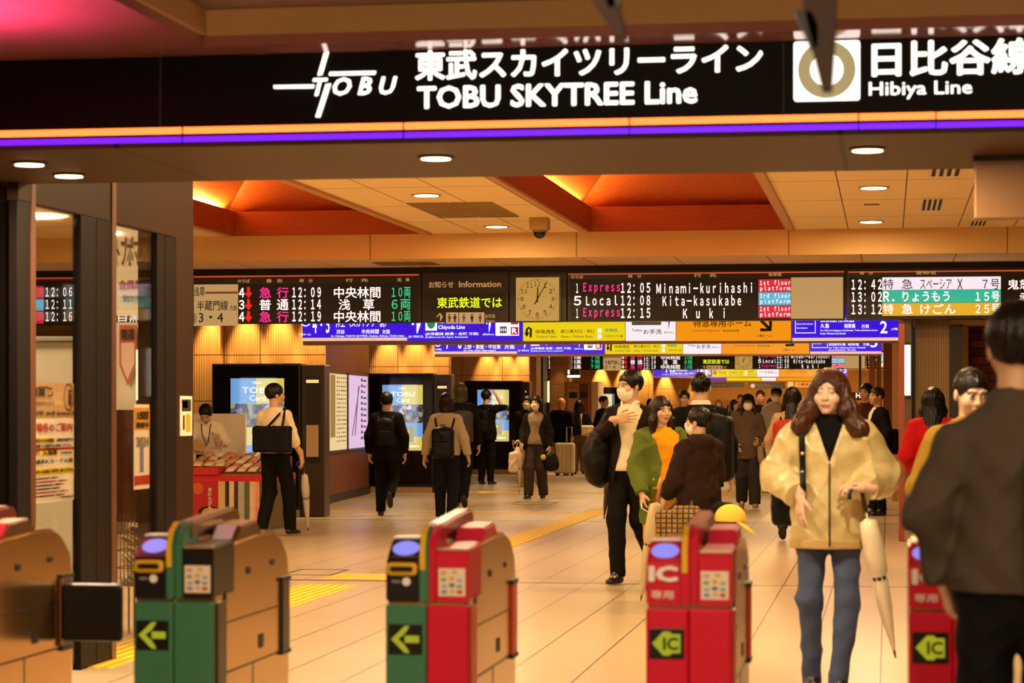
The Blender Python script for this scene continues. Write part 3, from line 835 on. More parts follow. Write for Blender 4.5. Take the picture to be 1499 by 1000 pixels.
# far end, left wall and piers of the concourse
N = Nodes('fluted_panel', 0.45)
fl = N.math('FRACT', N.math('DIVIDE', N.sep.outputs[0], 0.034))
tri = N.math('ABSOLUTE', N.math('SUBTRACT', fl, 0.5)); gz = N.line(N.sep.outputs[2], 0.62, 2.16, 0.012)
gx = N.line(N.sep.outputs[0], 0.9, -8.35, 0.012)
n = N.noise(2.0, 12, 12, 0.6)
N.color(N.mix(N.math('MAXIMUM', gz, gx), N.mix(n, 'a87a44', 'c0935a'), '3a2410')); N.bump(tri, 0.6, 0.02)
FLUTE = N.m
N = Nodes('ribbed_wood_wall', 0.5)
fl = N.math('FRACT', N.math('DIVIDE', N.sep.outputs[1], 0.10)); tri = N.math('ABSOLUTE', N.math('SUBTRACT', fl, 0.5))
N.color(N.mix(N.noise(2, 10, 10, 0.5), '5a2c16', '74391c')); N.bump(tri, 0.5, 0.02)
RIB = N.m
mb = MB(); mb.box(-10.2, -9.6, 28.4, 53.2, 0, ZL, RIB); struct('wall_left', mb)
WP1, WP2 = at(470, 34.5), at(540, 39.3)
WDV = (WP2 - WP1).normalized(); WP0 = WP1 - WDV * 3.2; WN = Vector((WDV.y, -WDV.x, 0))
mb = MB(); mb.prism([(p.x, p.y) for p in (WP0, WP2, WP2 - WN * 0.2, WP0 - WN * 0.2)], 'z', 0, ZL, RIB); struct('wall_left', mb)
mb = MB(); mb.prism([(p.x, p.y) for p in (WP0 + WN * 0.03, WP2 + WN * 0.03, WP2, WP0)], 'z', 0, 0.12, None); struct('baseboard_left', mb, mat('dark_base', '1c100a', 0.5))
mb = MB(); mb.box(-12.6, -12.3, 53.2, 110, 0, ZL, RIB); struct('wall_left', mb)
mb = MB(); mb.box(-9.6, -9.57, 39.6, 53.1, 0, 0.12); struct('baseboard_left', mb, mat('dark_base', '1c100a', 0.5))
mb = MB(); mb.box(-20, 9, 110, 110.3, 0, ZL); struct('wall_back', mb, mat('far_wall', 'e0b468', 0.7))
PIERS = [(30.0, -9.6, plane(474, 0, 30.35)[0]), (38.9, -9.6, plane(659, 0, 39.25)[0]), (49.9, -9.6, plane(774, 0, 50.25)[0]), (72.5, -10.6, -7.3), (86, -12.3, -6.6)]
for i, (y, xa, xb) in enumerate(PIERS):
    mb = MB(); mb.box(xa, xb, y + 0.35, y + 0.46, 0, ZL, FLUTE); struct('wall_left', mb)
    mb = MB(); mb.box(xa, xb + 0.01, y + 0.33, y + 0.36, 0, 0.10); struct('baseboard_left', mb, mat('dark_base', '1c100a', 0.5))
    for fx in (0.50, 0.72, 0.93):
        xl = xa + (xb - xa) * fx
        lamp('wall_washer', (xl, y + 0.15, 3.12), 420 * (1 if i < 3 else 1.8), 0.03, (1.0, 0.62, 0.22), 'SPOT', (math.radians(5), 0, 0), spread=math.radians(44))
lamp('wall_washer', (-8.98, 29.98, 3.12), 420, 0.03, (1.0, 0.62, 0.22), 'SPOT', (math.radians(5), 0, 0), spread=math.radians(44))
for px, py, hw, hd in ((783, 737, 0.30, 0.45), (462, 838, 0.22, 0.35)):
    g = ground(px, py); mb = MB()
    for q in ((-hw, hw, -hd, -hd + 0.02), (-hw, hw, hd - 0.02, hd), (-hw, -hw + 0.02, -hd, hd), (hw - 0.02, hw, -hd, hd)): mb.box(g.x + q[0], g.x + q[1], g.y + q[2], g.y + q[3], 0, 0.003)
    tag(struct('floor_hatch', mb, mat('hatch_dark', '3a2a1a', 0.5)), 'thin dark frame of a floor hatch ' + ('in front of the woman in the cardigan' if px > 700 else 'beside the green gate'), 'floor hatch')
# wall at the far left, beyond the dark column
mb = MB(); mb.box(-10.6, -8.86, 30.2, 30.3, 0, ZL, FLUTE); struct('wall_left', mb)
mb = MB(); mb.box(-16, -15.9, 10, 31, 0, ZC, None); struct('wall_left', mb, mat('hall_wall', 'b89868', 0.7))
mb = MB(); mb.box(-16, -10.2, 31, 31.1, 0, ZC, None); struct('wall_left', mb, mat('hall_wall', 'b89868', 0.7))
# right side: mosaic wall, dark frame, brick wall, posts
N = Nodes('mosaic_tiles', 0.4)
ln = N.math('MAXIMUM', N.line(N.sep.outputs[0], 0.03, 0, 0.006), N.line(N.sep.outputs[2], 0.022, 0, 0.005))
N.color(N.mix(ln, N.mix(N.noise(40, 1, 1, 1.6, 2), 'a07a40', 'c69a58'), '5c4020')); N.bump(ln, -0.3, 0.004)
mb = MB(); mb.box(0.318, 0.725, 28.3, 28.9, 0, ZL, N.m); struct('wall_right', mb)
mb = MB(); mb.box(0.28, 0.318, 28.25, 28.9, 0, 2.42); mb.box(0.725, 0.875, 28.2, 28.9, 0, 2.44); struct('door_1', mb, mat('dark_frame', '140c08', 0.4))
mb = MB(); mb.box(0.725, 3.2, 28.22, 28.9, 2.44, ZL); struct('trim_6', mb, mat('pale_header', 'b08a50', 0.5))
N = Nodes('brick_wall', 0.7)
bt = N.nt.nodes.new('ShaderNodeTexBrick'); mp = N.nt.nodes.new('ShaderNodeMapping'); mp.inputs['Rotation'].default_value = (math.pi / 2, 0, 0)
N.nt.links.new(N.tc.outputs['Object'], mp.inputs[0]); N.nt.links.new(mp.outputs[0], bt.inputs['Vector'])
bt.inputs['Scale'].default_value = 1.0; bt.inputs['Brick Width'].default_value = 0.23; bt.inputs['Row Height'].default_value = 0.105; bt.inputs['Mortar Size'].default_value = 0.012
bt.inputs['Color1'].default_value = lin('8a3018'); bt.inputs['Color2'].default_value = lin('5a1e10'); bt.inputs['Mortar'].default_value = lin('2a1208')
N.color(bt.outputs['Color']); N.bump(bt.outputs['Fac'], -0.6, 0.02)
mb = MB(); mb.box(1.0, 3.4, 30.0, 30.3, 0, ZL, N.m); struct('wall_right', mb)
mb = MB(); mb.box(0.875, 1.0, 29.9, 30.3, 0, ZL); struct('trim_7', mb, mat('pale_post', 'c09a5c', 0.5))
REDB = mat('red_brown_post', '8a3a1c', 0.4)
mb = MB(); mb.box(0.115, 0.175, 25.5, 25.9, 0, 2.36); struct('trim_8', mb, REDB)
mb = MB(); mb.box(0.185, 0.268, 27.9, 28.2, 0, 2.49); struct('trim_9', mb, mat('grey_stone_post', '6a5a48', 0.5))
mb = MB(); mb.box(0.28, 0.40, 29.5, 109, 0, ZL, None); struct('wall_right', mb, mat('right_wall', '9a6a3c', 0.5))
for i, (px0, px1, d, c) in enumerate(((1293, 1306, 45, '7a3c1e'), (1306, 1315, 36, 'b08448'), (1272, 1281, 60, '8a4424'), (1283, 1290, 56, '9a6c44'))):
    a = at(px0, d); b = at(px1, d)
    mb = MB(); mb.box(a.x, b.x, a.y, a.y + 0.5, 0, ZL); struct('trim_%d' % (10 + i), mb, mat('post_%d' % i, c, 0.45))
t = thing('wall_lamp', 'tall white tube lamp on the grey post right of the red-brown post', 'lamp', (0.227, 27.9, 1.5))
Z1 = plane(1328, 505, 27.86)[1]; Z0 = plane(1328, 579, 27.86)[1]
mb = MB(); mb.box(0.193, 0.262, 27.855, 27.9, Z0, Z1, bevel=0.008); mb.build('diffuser', glow('tube_white', 'fff0d8', 2.2), t)
mb = MB(); mb.box(0.19, 0.265, 27.86, 27.899, Z1, Z1 + 0.03); mb.box(0.19, 0.265, 27.86, 27.899, Z0 - 0.03, Z0); mb.build('end_cap', mat('dark_frame', '140c08', 0.4), t)
# distant plain things closing the far end
for i, (px0, px1, z0, z1, d, c, lb, ct) in enumerate((
    (975, 985, 0.9, 2.3, 88, '0c0806', 'narrow black panel standing on the pale far wall', 'panel'),)):
    a = at(px0, d); b = at(px1, d); t = thing('wall_panel', lb, ct, (a.x, a.y, 0))
    mb = MB(); mb.box(a.x, b.x, a.y, a.y + 0.1, 0, z1); mb.build('board', mat('far_' + c, c, 0.5), t)
a = at(930, 92); b = at(978, 92)
mb = MB(); mb.box(a.x, b.x, a.y, a.y + 3, 0, ZL, None); struct('wall_left', mb, mat('far_yellow', 'd8a850', 0.6))

# ------------------------------------------------------------------ glazed partition on the left
XG = -4.40
def gy(px):                       # depth along the partition for a pixel column
    s = (1300 - px) * CT / -XG; d = F / s
    return d * CT + (px - 749.5) / F * d * ST
BRN = mat('brown_column', '301c12', 0.5, spec=0.12); DRK = mat('dark_stile', '120c0b', 0.5, spec=0.12)
GY0 = YS + 0.13
mb = MB(); mb.box(XG - 0.25, XG, gy(258), gy(283), 0, ZC, BRN); struct('trim_14', mb)
# header panels
mb = MB()
for a, b in ((26, 46), (49, 161), (164, 258)): mb.box(XG - 0.06, XG + 0.004, gy(a), gy(b), 2.515, ZC, BRN, bevel=0.004)
mb.box(XG - 1.6, XG - 0.06, 11.48, 11.54, 2.515, ZC, BRN)
struct('trim_15', mb)
mb = MB(); mb.box(XG - 1.6, XG - 0.055, 11.48, 11.54, 0, 2.515, DRK, bevel=0.004); struct('door_20', mb)
lamp('shop_fill', (-6.3, 12.9, 3.3), 110, 0.9, WARM); lamp('shop_fill', (-7.2, 16.5, 3.3), 90, 0.9, WARM)  # unseen lights added to brighten the space behind the panes
k = 0
for a, b in ((26, 45), (118.5, 141), (141.6, 163), (230, 241), (241.6, 258)):
    mb = MB(); mb.box(XG - 0.05, XG, gy(a), gy(b), 0, 2.515, DRK, bevel=0.004); k += 1
    struct('door_%d' % (1 + k), mb)
mb = MB()
for p in (45, 163): mb.box(XG - 0.05, XG + 0.006, gy(p), gy(p + 6), 0, ZC, mat('brown_edge', '5c3420', 0.35))
struct('trim_16', mb)
GL = bpy.data.materials.new('clear_glass'); GL.use_nodes = True
nt = GL.node_tree; nt.nodes.clear()
out = nt.nodes.new('ShaderNodeOutputMaterial'); mx = nt.nodes.new('ShaderNodeMixShader'); tr = nt.nodes.new('ShaderNodeBsdfTransparent'); gl = nt.nodes.new('ShaderNodeBsdfGlossy')
lw = nt.nodes.new('ShaderNodeLayerWeight'); pw5 = nt.nodes.new('ShaderNodeMath'); pw5.operation = 'POWER'; pw5.inputs[1].default_value = 4.0; nt.links.new(lw.outputs['Facing'], pw5.inputs[0]); fz = nt.nodes.new('ShaderNodeMath'); fz.operation = 'MULTIPLY_ADD'; fz.inputs[1].default_value = 0.42; fz.inputs[2].default_value = 0.03; nt.links.new(pw5.outputs[0], fz.inputs[0])
gl.inputs['Roughness'].default_value = 0.03; tr.inputs[0].default_value = (0.93, 0.92, 0.9, 1)
nt.links.new(fz.outputs[0], mx.inputs[0]); nt.links.new(tr.outputs[0], mx.inputs[1]); nt.links.new(gl.outputs[0], mx.inputs[2]); nt.links.new(mx.outputs[0], out.inputs[0])
k = 0
for a, b in ((51, 118), (169, 230)):
    k += 1
    mb = MB(); mb.box(XG - 0.03, XG - 0.02, gy(a), gy(b), 0.04, 2.515, GL); struct('window_%d' % k, mb)
# ------------------------------------------------------------------ big sign over the gates
WHITE = glow('sign_white', 'fff4e4', 2.0)
t = thing('overhead_sign', 'long black overhead sign with white line names and two light strips', 'sign', (-2.5, YS, ZS))
mb = MB(); mb.box(-9, 4, YS, YS + 0.115, ZS, 3.014); mb.build('sign_face', mat('sign_black', '0c0605', 0.45, spec=0.08), t)
mb = MB()
for px in (235, 1147): 
    X = plane(px, 100, YS)[0]; mb.box(X - 0.004, X + 0.004, YS - 0.003, YS, ZS + 0.07, 3.01)
mb.build('seam', mat('seam_black', '020101', 0.6), t)
mb = MB(); mb.box(-9, 4, YS - 0.02, YS, ZS + 0.048, ZS + 0.078, bevel=0.008); mb.build('orange_light_strip', glow('strip_orange', 'ff7030', 3.0), t)['label'] = 'orange-white light strip'
mb = MB(); mb.box(-9, 4, YS - 0.02, YS, ZS + 0.004, ZS + 0.036, bevel=0.008); mb.build('purple_light_strip', glow('strip_purple', '6a10ff', 1.7), t)['label'] = 'purple light strip'
for px in (269, 592, 922, 1257, 1370):
    X = plane(px, 190, YS)[0]; mb = MB(); mb.box(X - 0.003, X + 0.003, YS - 0.022, YS, ZS, ZS + 0.08); mb.build('strip_joint', mat('seam_black', '020101', 0.6), t)
text('lettering', '東武スカイツリーライン', (608, 68, 1117, 113), YS, WHITE, t, 0.028)
text('lettering', 'TOBU SKYTREE Line', (611, 122, 1021, 156), YS, WHITE, t, 0.027)
text('lettering', '日比谷線', (1276, 58, 1512, 111), YS, WHITE, t, 0.028)
text('lettering', 'Hibiya Line', (1272, 119, 1423, 145), YS, WHITE, t, 0.01)
# railway emblem: slanted cross with the letters T O B U
mb = MB()
def qd(p):
    P4 = [plane(x, y, YS) for x, y in p]
    mb.prism([(a, b) for a, b in P4], 'y', YS - 0.018, YS - 0.002, WHITE)
qd([(402, 125.5), (461, 124.5), (459, 129.5), (402, 130)]); qd([(475.5, 78), (482, 76), (472, 110), (466, 111)]); qd([(478, 124), (485, 123), (469, 172), (463, 172)])
qd([(484, 106), (551, 104.5), (549.5, 109.5), (482.5, 111)]); 
mb.build('emblem', None, t)
text('lettering', 'T O B U', (458, 113, 582, 140), YS, WHITE, t, 0.03, italic=0.25)
# round line symbol
mb = MB()
X0, Z1 = plane(1162, 62, YS); X1, Z0 = plane(1259, 147, YS)
mb.box(X0, X1, YS - 0.014, YS - 0.002, Z0, Z1, WHITE, bevel=0.012); mb.build('symbol_plate', None, t)
mb = MB(); cx, cz = (X0 + X1) / 2, (Z0 + Z1) / 2 + 0.005
ring = [(math.cos(a), math.sin(a)) for a in np.linspace(0, 2 * math.pi, 49)]
GREY = glow('symbol_grey', 'c8b07a', 0.75)
for (a, b), (c, d_) in zip(ring, ring[1:]):
    mb.quad([(cx + a * 0.122, YS - 0.017, cz + b * 0.122), (cx + c * 0.122, YS - 0.017, cz + d_ * 0.122), (cx + c * 0.070, YS - 0.017, cz + d_ * 0.070), (cx + a * 0.070, YS - 0.017, cz + b * 0.070)], GREY)
mb.build('symbol_ring', None, t)
# downlights in the underside, and other lamps
def downlight(label, x, y, z, r, power, col=(1.0, 0.8, 0.6), ring_c='3a2818', ry=None, strength=5.0):
    t = thing('downlight', label, 'ceiling light', (x, y, z))
    mb = MB(); mb.disc((x, y, z - 0.001), r * 1.22, axis='z', th=-0.008, ry=(ry or r) * 1.22, m=mat('ring_' + ring_c, ring_c, 0.4)); mb.build('rim', None, t)
    mb = MB(); mb.disc((x, y, z - 0.010), r, axis='z', th=-0.004, ry=ry or r, m=glow('lamp_face_%s' % strength, 'ffdcb4', strength)); mb.build('lens', None, t)
    if power: lamp('downlight_lamp', (0, 0, -0.03), power, r * 1.5, col, parent=t)
for px, py, lb in ((43, 238, 'left of the two oblong lamps in the brown soffit above the dark column'), (101, 255, 'oblong lamp in the brown soffit nearest the dark column'),
                   (638, 229, 'small oblong lamp in the brown soffit under the railway sign'), (1270, 217, 'small oblong lamp in the brown soffit under the round symbol')):
    s = (PY0 - py) / (ZS - 0.012 - HC); p = at(px, F / s)
    downlight(lb, p.x, p.y, ZS - 0.013, 0.068, 55, WARM)
for px, py, lb in ((624, 285, 'round lamp in the pale ceiling left of the tan grille'), (727, 331, 'round lamp in the pale ceiling nearest the dome camera'),
                   (1279, 274, 'upper round lamp in the tiled ceiling at right'), (1275, 324, 'lower round lamp in the tiled ceiling at right')):
    p = at(px, F / ((PY0 - py) / (ZC - HC)))
    downlight(lb, p.x, p.y, ZC, 0.115, 40, AMBER, 'a07838')
# grilles, slots, dome camera
def ceil_pt(px, py, z=ZC): return at(px, F * (z - HC) / (PY0 - py))
p = ceil_pt(680, 307)
t = thing('ceiling_hatch', 'tan two-part grille in the pale ceiling', 'vent', (p.x, p.y, ZC))
for k in (0, 1):
    mb = MB(); x0 = p.x - 0.42 + k * 0.43
    mb.box(x0, x0 + 0.41, p.y - 0.85, p.y + 0.85, ZC - 0.012, ZC - 0.001, mat('grille_tan', '9a7a3c', 0.6))
    for j in range(7): mb.box(x0 + 0.02, x0 + 0.39, p.y - 0.75 + j * 0.24, p.y - 0.68 + j * 0.24, ZC - 0.016, ZC - 0.012, mat('grille_tan2', '82642e', 0.6))
    mb.build('grille', None, t)
for px, py, L, wd, lb in ((1364, 298, 1.3, 0.22, 'white slotted air vent in the ceiling at right'), (1384, 249, 0.8, 0.28, 'slotted air vent half hidden by the brown soffit'), (1432, 325, 0.7, 0.18, 'slotted air vent nearest the hanging brown board')):
    p = ceil_pt(px, py); t = thing('air_vent', lb, 'vent', (p.x, p.y, ZC))
    mb = MB(); mb.box(p.x - wd / 2, p.x + wd / 2, p.y - L / 2, p.y + L / 2, ZC - 0.014, ZC - 0.001); mb.build('frame', mat('vent_white', 'e8d8c0', 0.5), t)
    mb = MB()
    for j in range(4): mb.box(p.x - wd / 2 + wd * (0.1 + 0.23 * j), p.x - wd / 2 + wd * (0.22 + 0.23 * j), p.y - L / 2 + 0.05, p.y + L / 2 - 0.05, ZC - 0.018, ZC - 0.013)
    mb.build('slots', mat('slot_dark', '140c06', 0.7), t)
p = ceil_pt(1276, 299); mb = MB(); mb.box(p.x - 0.075, p.x + 0.075, p.y - 0.05, p.y + 0.05, ZC - 0.006, ZC - 0.001)
tag(mb.build('ceiling_slot', mat('slot_brown', '5a4020', 0.6), None, (0, 0, 0)), 'thin dark slot in the ceiling between the two right-hand lamps', 'vent')
mb = MB(); a = plane(557, 380, 27.2)[0]; b = plane(642, 380, 27.2)[0]; mb.box(a, b, 26.75, 27.3, ZL - 0.008, ZL - 0.001)
tag(mb.build('ceiling_slot', mat('slot_brown2', '7a5830', 0.6), None, (0, 0, 0)), 'brown slot vent in the low ceiling above the departure board', 'vent')
p = ceil_pt(790, 319)
t = thing('dome_camera', 'pale ceiling box with a black camera dome', 'camera', (p.x, p.y, ZC))
mb = MB(); mb.box(p.x - 0.10, p.x + 0.10, p.y - 0.1, p.y + 0.1, ZC - 0.13, ZC, bevel=0.012); mb.build('housing', mat('camera_case', 'b89458', 0.5), t)
mb = MB(); mb.sphere((p.x, p.y, ZC - 0.145), (0.068, 0.068, 0.075), seg=20); mb.build('dome', mat('dome_black', '0a0808', 0.1), t)
mb = MB(); mb.disc((p.x, p.y, ZC - 0.132), 0.08, axis='z', th=-0.02); mb.build('collar', mat('camera_collar', '8a6a3a', 0.4), t)
# blank board hanging from the soffit at the right
Yh = plane(1427, 235, 11.0)
t = thing('hanging_board', 'plain brown board hanging under the soffit at the right edge', 'sign', (0.9, 10.9, 2.34))
X0, Z1 = plane(1427, 236, 10.9); Z0 = plane(1427, 320, 10.9)[1]
mb = MB(); mb.box(X0, X0 + 1.3, 10.9, 11.0, Z0, ZS - 0.013, bevel=0.006); mb.build('board', mat('board_tan', '8a6038', 0.5, bump=0.1), t)
mb = MB(); mb.box(X0 - 0.006, X0 + 1.3, 10.885, 11.01, ZS - 0.035, ZS - 0.0125); mb.build('top_rail', mat('dark_rail', '241610', 0.5), t)
# blurred brackets hanging close to the camera
def bracket(label, d, polys, parts):
    P0 = at(polys[0][0][0], d, 0); t = thing('hanging_bracket', label, 'bracket', (P0.x, P0.y, 2.0))
    for nm, pts, m in zip(parts, polys, (mat('bracket_brown', '2c180e', 0.5, spec=0.2), mat('bracket_black', '0a0606', 0.3), mat('bracket_tan', '70482c', 0.5))):
        mb = MB(); Y = P0.y
        mb.prism([plane(x, y, Y) for x, y in pts], 'y', Y - 0.03, Y + 0.03, None, bevel=0.004); mb.build(nm, m, t)
bracket('blurred dark tapering bracket hanging over the round line symbol', 5.2, [[(1164, -130), (1227, -130), (1225, 30), (1218, 134), (1204, 134), (1178, 30)], [(1163, 18), (1190, 16), (1201, 40), (1200, 76), (1186, 72)]], ('arm', 'joint'))
bracket('blurred brown slanting strap hanging left of the tapering bracket', 5.2, [[(850, -130), (890, -130), (905, 5), (920, 56), (905, 60), (868, 2)], [(880, -12), (905, -8), (912, 8), (893, 20)]], ('strap', 'joint'))

# ------------------------------------------------------------------ departure boards
LW = glow('led_white', 'ffece4', 1.25); LP = glow('led_pink', 'ff2a8a', 1.15); LR = glow('led_red', 'ff1414', 1.2); LG = glow('led_green', '2cd08c', 0.95)
LY = glow('led_yellow', 'e6f020', 1.15); BEIGE = glow('lit_beige', 'd8aa6a', 0.72); LEDB = mat('led_panel_black', '140c0a', 0.5)
RED = glow('led_red_block', 'e01e3c', 0.95); BLU = glow('led_blue_block', '5ac0e0', 0.9); TEAL = glow('led_teal_block', '1cc4a4', 0.85); GOLD = glow('led_gold_block', 'ecb024', 0.95); LWB = glow('led_white_block', 'ffeaf4', 1.0)
CASE = mat('board_case', '2a180e', 0.4); DKTXT = glow('ink_black', '120a06', 0.2); GOLDTXT = glow('caption_gold', 'e0a860', 0.75); ORL = glow('orange_line', 'd85030', 0.8)
t = thing('departure_board', 'nearest row of departure boards with a square clock, spanning the hall', 'departure board', (-3.6, YB, 2.49))
def bx(b, Y, m, dy=0.0, name='panel', parent=t, th=0.004):
    mb = MB(); panel(mb, b, Y, m, dy, th); return mb.build(name, None, parent)
mb = MB()
for a, b in ((-45, 616.5), (617.5, 744.5), (745.5, 829.5), (830.5, 1237), (1239, 1560)):
    X0 = plane(a, 0, YB)[0]; X1 = plane(b, 0, YB)[0]; mb.box(X0, X1, YB, YB + 0.25, 2.49, 3.10, CASE, bevel=0.008)
mb.build('case', None, t)
mb = MB()
for a, b in ((-42, 613), (832, 1236), (1242, 1540)): panel(mb, (a, 404.3 - 0.0075 * (a + b - 600) / 2, b, 406.3 - 0.0075 * (a + b - 600) / 2), YB, ORL)
mb.build('orange_line', None, t)
mb = MB()
for px in range(290, 1500, 23):
    if 610 < px < 625 or 740 < px < 832: continue
    panel(mb, (px, 397.5 - 0.0075 * (px - 300), px + 18, 399.5 - 0.0075 * (px - 300)), YB, mat('slot_dark', '140c06', 0.7))
mb.build('vent_slot', None, t)
for b in ((32, 418, 281, 476), (352, 415.5, 612, 474), (622, 429.5, 740, 455), (835, 408, 1160, 468), (1244, 405, 1540, 465)):
    bx(b, YB, LEDB, 0, 'led_panel')
for b in ((-40, 419, 30, 479), (284, 416.5, 348.5, 477), (1158, 406, 1234, 466.5)): bx(b, YB, BEIGE, 0.001, 'lit_panel')
def fw(s):
    return ''.join(chr(ord(c) + 0xFEE0) if '!' <= c <= '~' else ('\u3000' if c == ' ' else c) for c in s)
def T(s, b, m, bold=0.012, **k):
    led = m in (LW, LP, LG, LWB) or m.name == 'led_ink'
    return text('lettering', fw(s) if led else s, b, YB, m, t, max(bold, 0.022) if led and s.isascii() else bold, **k)
# left end, behind the glass
bx((33, 419, 64, 437), YB, RED, 0.001, 'colour_block'); bx((33, 438, 64, 455), YB, BLU, 0.001, 'colour_block'); bx((33, 456, 64, 474), YB, RED, 0.001, 'colour_block'); bx((108, 438, 150, 455), YB, LR, 0.001, 'colour_block')
for i, (a, b) in enumerate((('7', '12:06'), ('6', '12:11'), ('7', '12:16'))):
    y = 420.5 + 18 * i
    T(a, (38, y, 46, y + 14), LW); T(b, (67, y, 106, y + 14), LW); T('中目黒', (154, y, 206, y + 15), LW); T('7両', (240, y, 272, y + 15), LG)
T('⑥·⑦', (-30, 424, 10, 438), DKTXT); T('日比谷線', (-36, 446, 18, 460), DKTXT)
# left board
T('浅草', (284, 420, 300, 434), DKTXT); T('半蔵門線', (288.5, 440, 334, 455), DKTXT); T('方面', (336.5, 447, 347, 455), DKTXT); T('③', (281, 459, 288, 473), DKTXT); T('3・4', (291, 458, 327, 472), DKTXT)
bx((301, 427, 348, 430), YB, glow('line_red', 'a83a20', 0.5), 0.003, 'colour_block')
for i, (n, k1, k2, c, tm, dst, car) in enumerate((('4', '急', '行', LP, '12:09', '中央林間', '10両'), ('3', '普', '通', LW, '12:14', '浅　草', '6両'), ('4', '急', '行', LP, '12:19', '中央林間', '10両'))):
    y = 420.5 + 17.6 * i
    T(n, (350, y + 1, 358, y + 15), LW); T(k1, (380, y, 397, y + 16), c); T(k2, (405.5, y, 422.5, y + 16), c); T(tm, (428, y, 470, y + 15), LW)
    T(dst, (489, y - 0.5, 557, y + 16) if i != 1 else (496, y - 0.5, 548, y + 16), LW); T(car, (573.5, y, 601, y + 15.5), LG)
    mb = MB()
    for q in ([(362, y), (366, y), (366, y + 9), (362, y + 9)], [(358.5, y + 8), (369.5, y + 8), (364, y + 16)]): mb.prism([plane(a, b, YB) for a, b in q], 'y', YB - 0.008, YB - 0.005, LR)
    mb.build('down_arrow', None, t)
for s_, x0, x1, y in (('のりば', 348, 366, 409), ('種　別', 390, 413, 408.7), ('時　分', 439, 458, 408.4), ('行　先', 506, 539, 407.8), ('両　数', 582, 600, 407.2)): T(s_, (x0, y, x1, y + 5), GOLDTXT, 0.01)
for s_, x0, x1, y in (('のりば', 836, 854, 403), ('時　分', 920, 939, 402), ('行　先', 1016, 1049, 401), ('発車階', 1125, 1144, 399.5), ('時　分', 1259, 1278, 397.5), ('愛称名', 1341, 1370, 397)): T(s_, (x0, y, x1, y + 5), GOLDTXT, 0.01)
# information section
T('お知らせ', (628, 412, 664, 421.5), GOLDTXT); T('Information', (672, 411.5, 733.5, 420.5), GOLDTXT); T('東武鉄道では', (640, 435, 735, 451), LY)
pp = [bx((653, 457.5, 671, 474), YB, glow('picto_beige', 'd8aa70', 0.75), 0, 'pictogram_plate'), bx((672, 457.5, 709, 474), YB, glow('picto_beige', 'd8aa70', 0.75), 0, 'pictogram_plate')]
def fig(mb, x, y, h, Y, m, dy=0.006):
    X, Z = plane(x, y, Y); s = h * (Y / 9.97) * 0.00296 * 0.985; 
    mb.disc((X, Y - dy, Z - 0.1 * s), 0.11 * s, n=12, m=m); mb.prism([(X - 0.16 * s, Z - 0.24 * s), (X + 0.16 * s, Z - 0.24 * s), (X + 0.2 * s, Z - 0.62 * s), (X + 0.1 * s, Z - 0.62 * s), (X + 0.09 * s, Z - s), (X - 0.09 * s, Z - s), (X - 0.1 * s, Z - 0.62 * s), (X - 0.2 * s, Z - 0.62 * s)], 'y', Y - dy, Y - dy + 0.001, m)
for x, m in ((658, glow('fig_red', 'b02010', 0.5)), (666, DKTXT), (679, mat('fig_tan', 'a07040', 0.5)), (691, DKTXT), (703, glow('fig_red', 'b02010', 0.5))):
    mb = MB(); fig(mb, x, 459.5, 12.5, YB, m); sub(mb.build('pictogram', None, t), pp[x > 671])
T('↑', (639, 458, 649, 471), GOLDTXT); T('約10m先', (636, 471, 651, 474), GOLDTXT, 0.01); T('お手洗', (710, 460, 725, 466), GOLDTXT, 0.01); T('Toilets', (711, 468, 724, 472), GOLDTXT, 0.01)
# clock
ck = MB(); panel(ck, (752, 403.5, 822.5, 472), YB, mat('clock_black', '0c0705', 0.3), 0, 0.03); ckf = ck.build('clock_frame', None, t)
ckp = sub(bx((756, 406.5, 819, 470), YB, glow('clock_face', 'dca850', 0.72), 0.031, 'clock_face', t), ckf)
cx, cz = plane(787.3, 438, YB); pm = plane(788.3, 438, YB)[0] - cx
for k in range(1, 13):
    a = math.radians(90 - 30 * k); x, y = 787.3 + 22.5 * math.cos(a), 438 - 22.5 * math.sin(a); wd = 4.2 if k > 9 else 2.4
    text('numeral', fw(str(k)), (x - wd, y - 3.2, x + wd, y + 3.2), YB, DKTXT, t, 0.02, dy=0.032)
mb = MB()
for k in range(60):
    a = math.radians(6 * k); r0, r1 = (27.0, 29.5) if k % 5 else (26.0, 29.5)
    p0 = Vector((cx + r0 * pm * math.cos(a), YB - 0.037, cz + r0 * pm * math.sin(a))); p1 = Vector((cx + r1 * pm * math.cos(a), YB - 0.037, cz + r1 * pm * math.sin(a)))
    nrm = Vector((-math.sin(a), 0, math.cos(a))) * pm * (0.25 if k % 5 else 0.5)
    mb.quad([p0 - nrm, p1 - nrm, p1 + nrm, p0 + nrm], DKTXT)
mb.build('minute_marks', None, t)
for nm, ang, L, tail, wd in (('minute_hand', 60, 28, 9, 0.9), ('hour_hand', 87.5, 18, 5, 1.2)):
    a = math.radians(ang); u = Vector((math.cos(a), 0, math.sin(a))) * pm; v = Vector((-math.sin(a), 0, math.cos(a))) * pm * wd
    c0 = Vector((cx, YB - 0.039, cz)); mb = MB(); mb.quad([c0 - u * tail - v, c0 + u * L - v * 0.6, c0 + u * L + v * 0.6, c0 - u * tail + v], DKTXT); mb.build(nm, None, t)
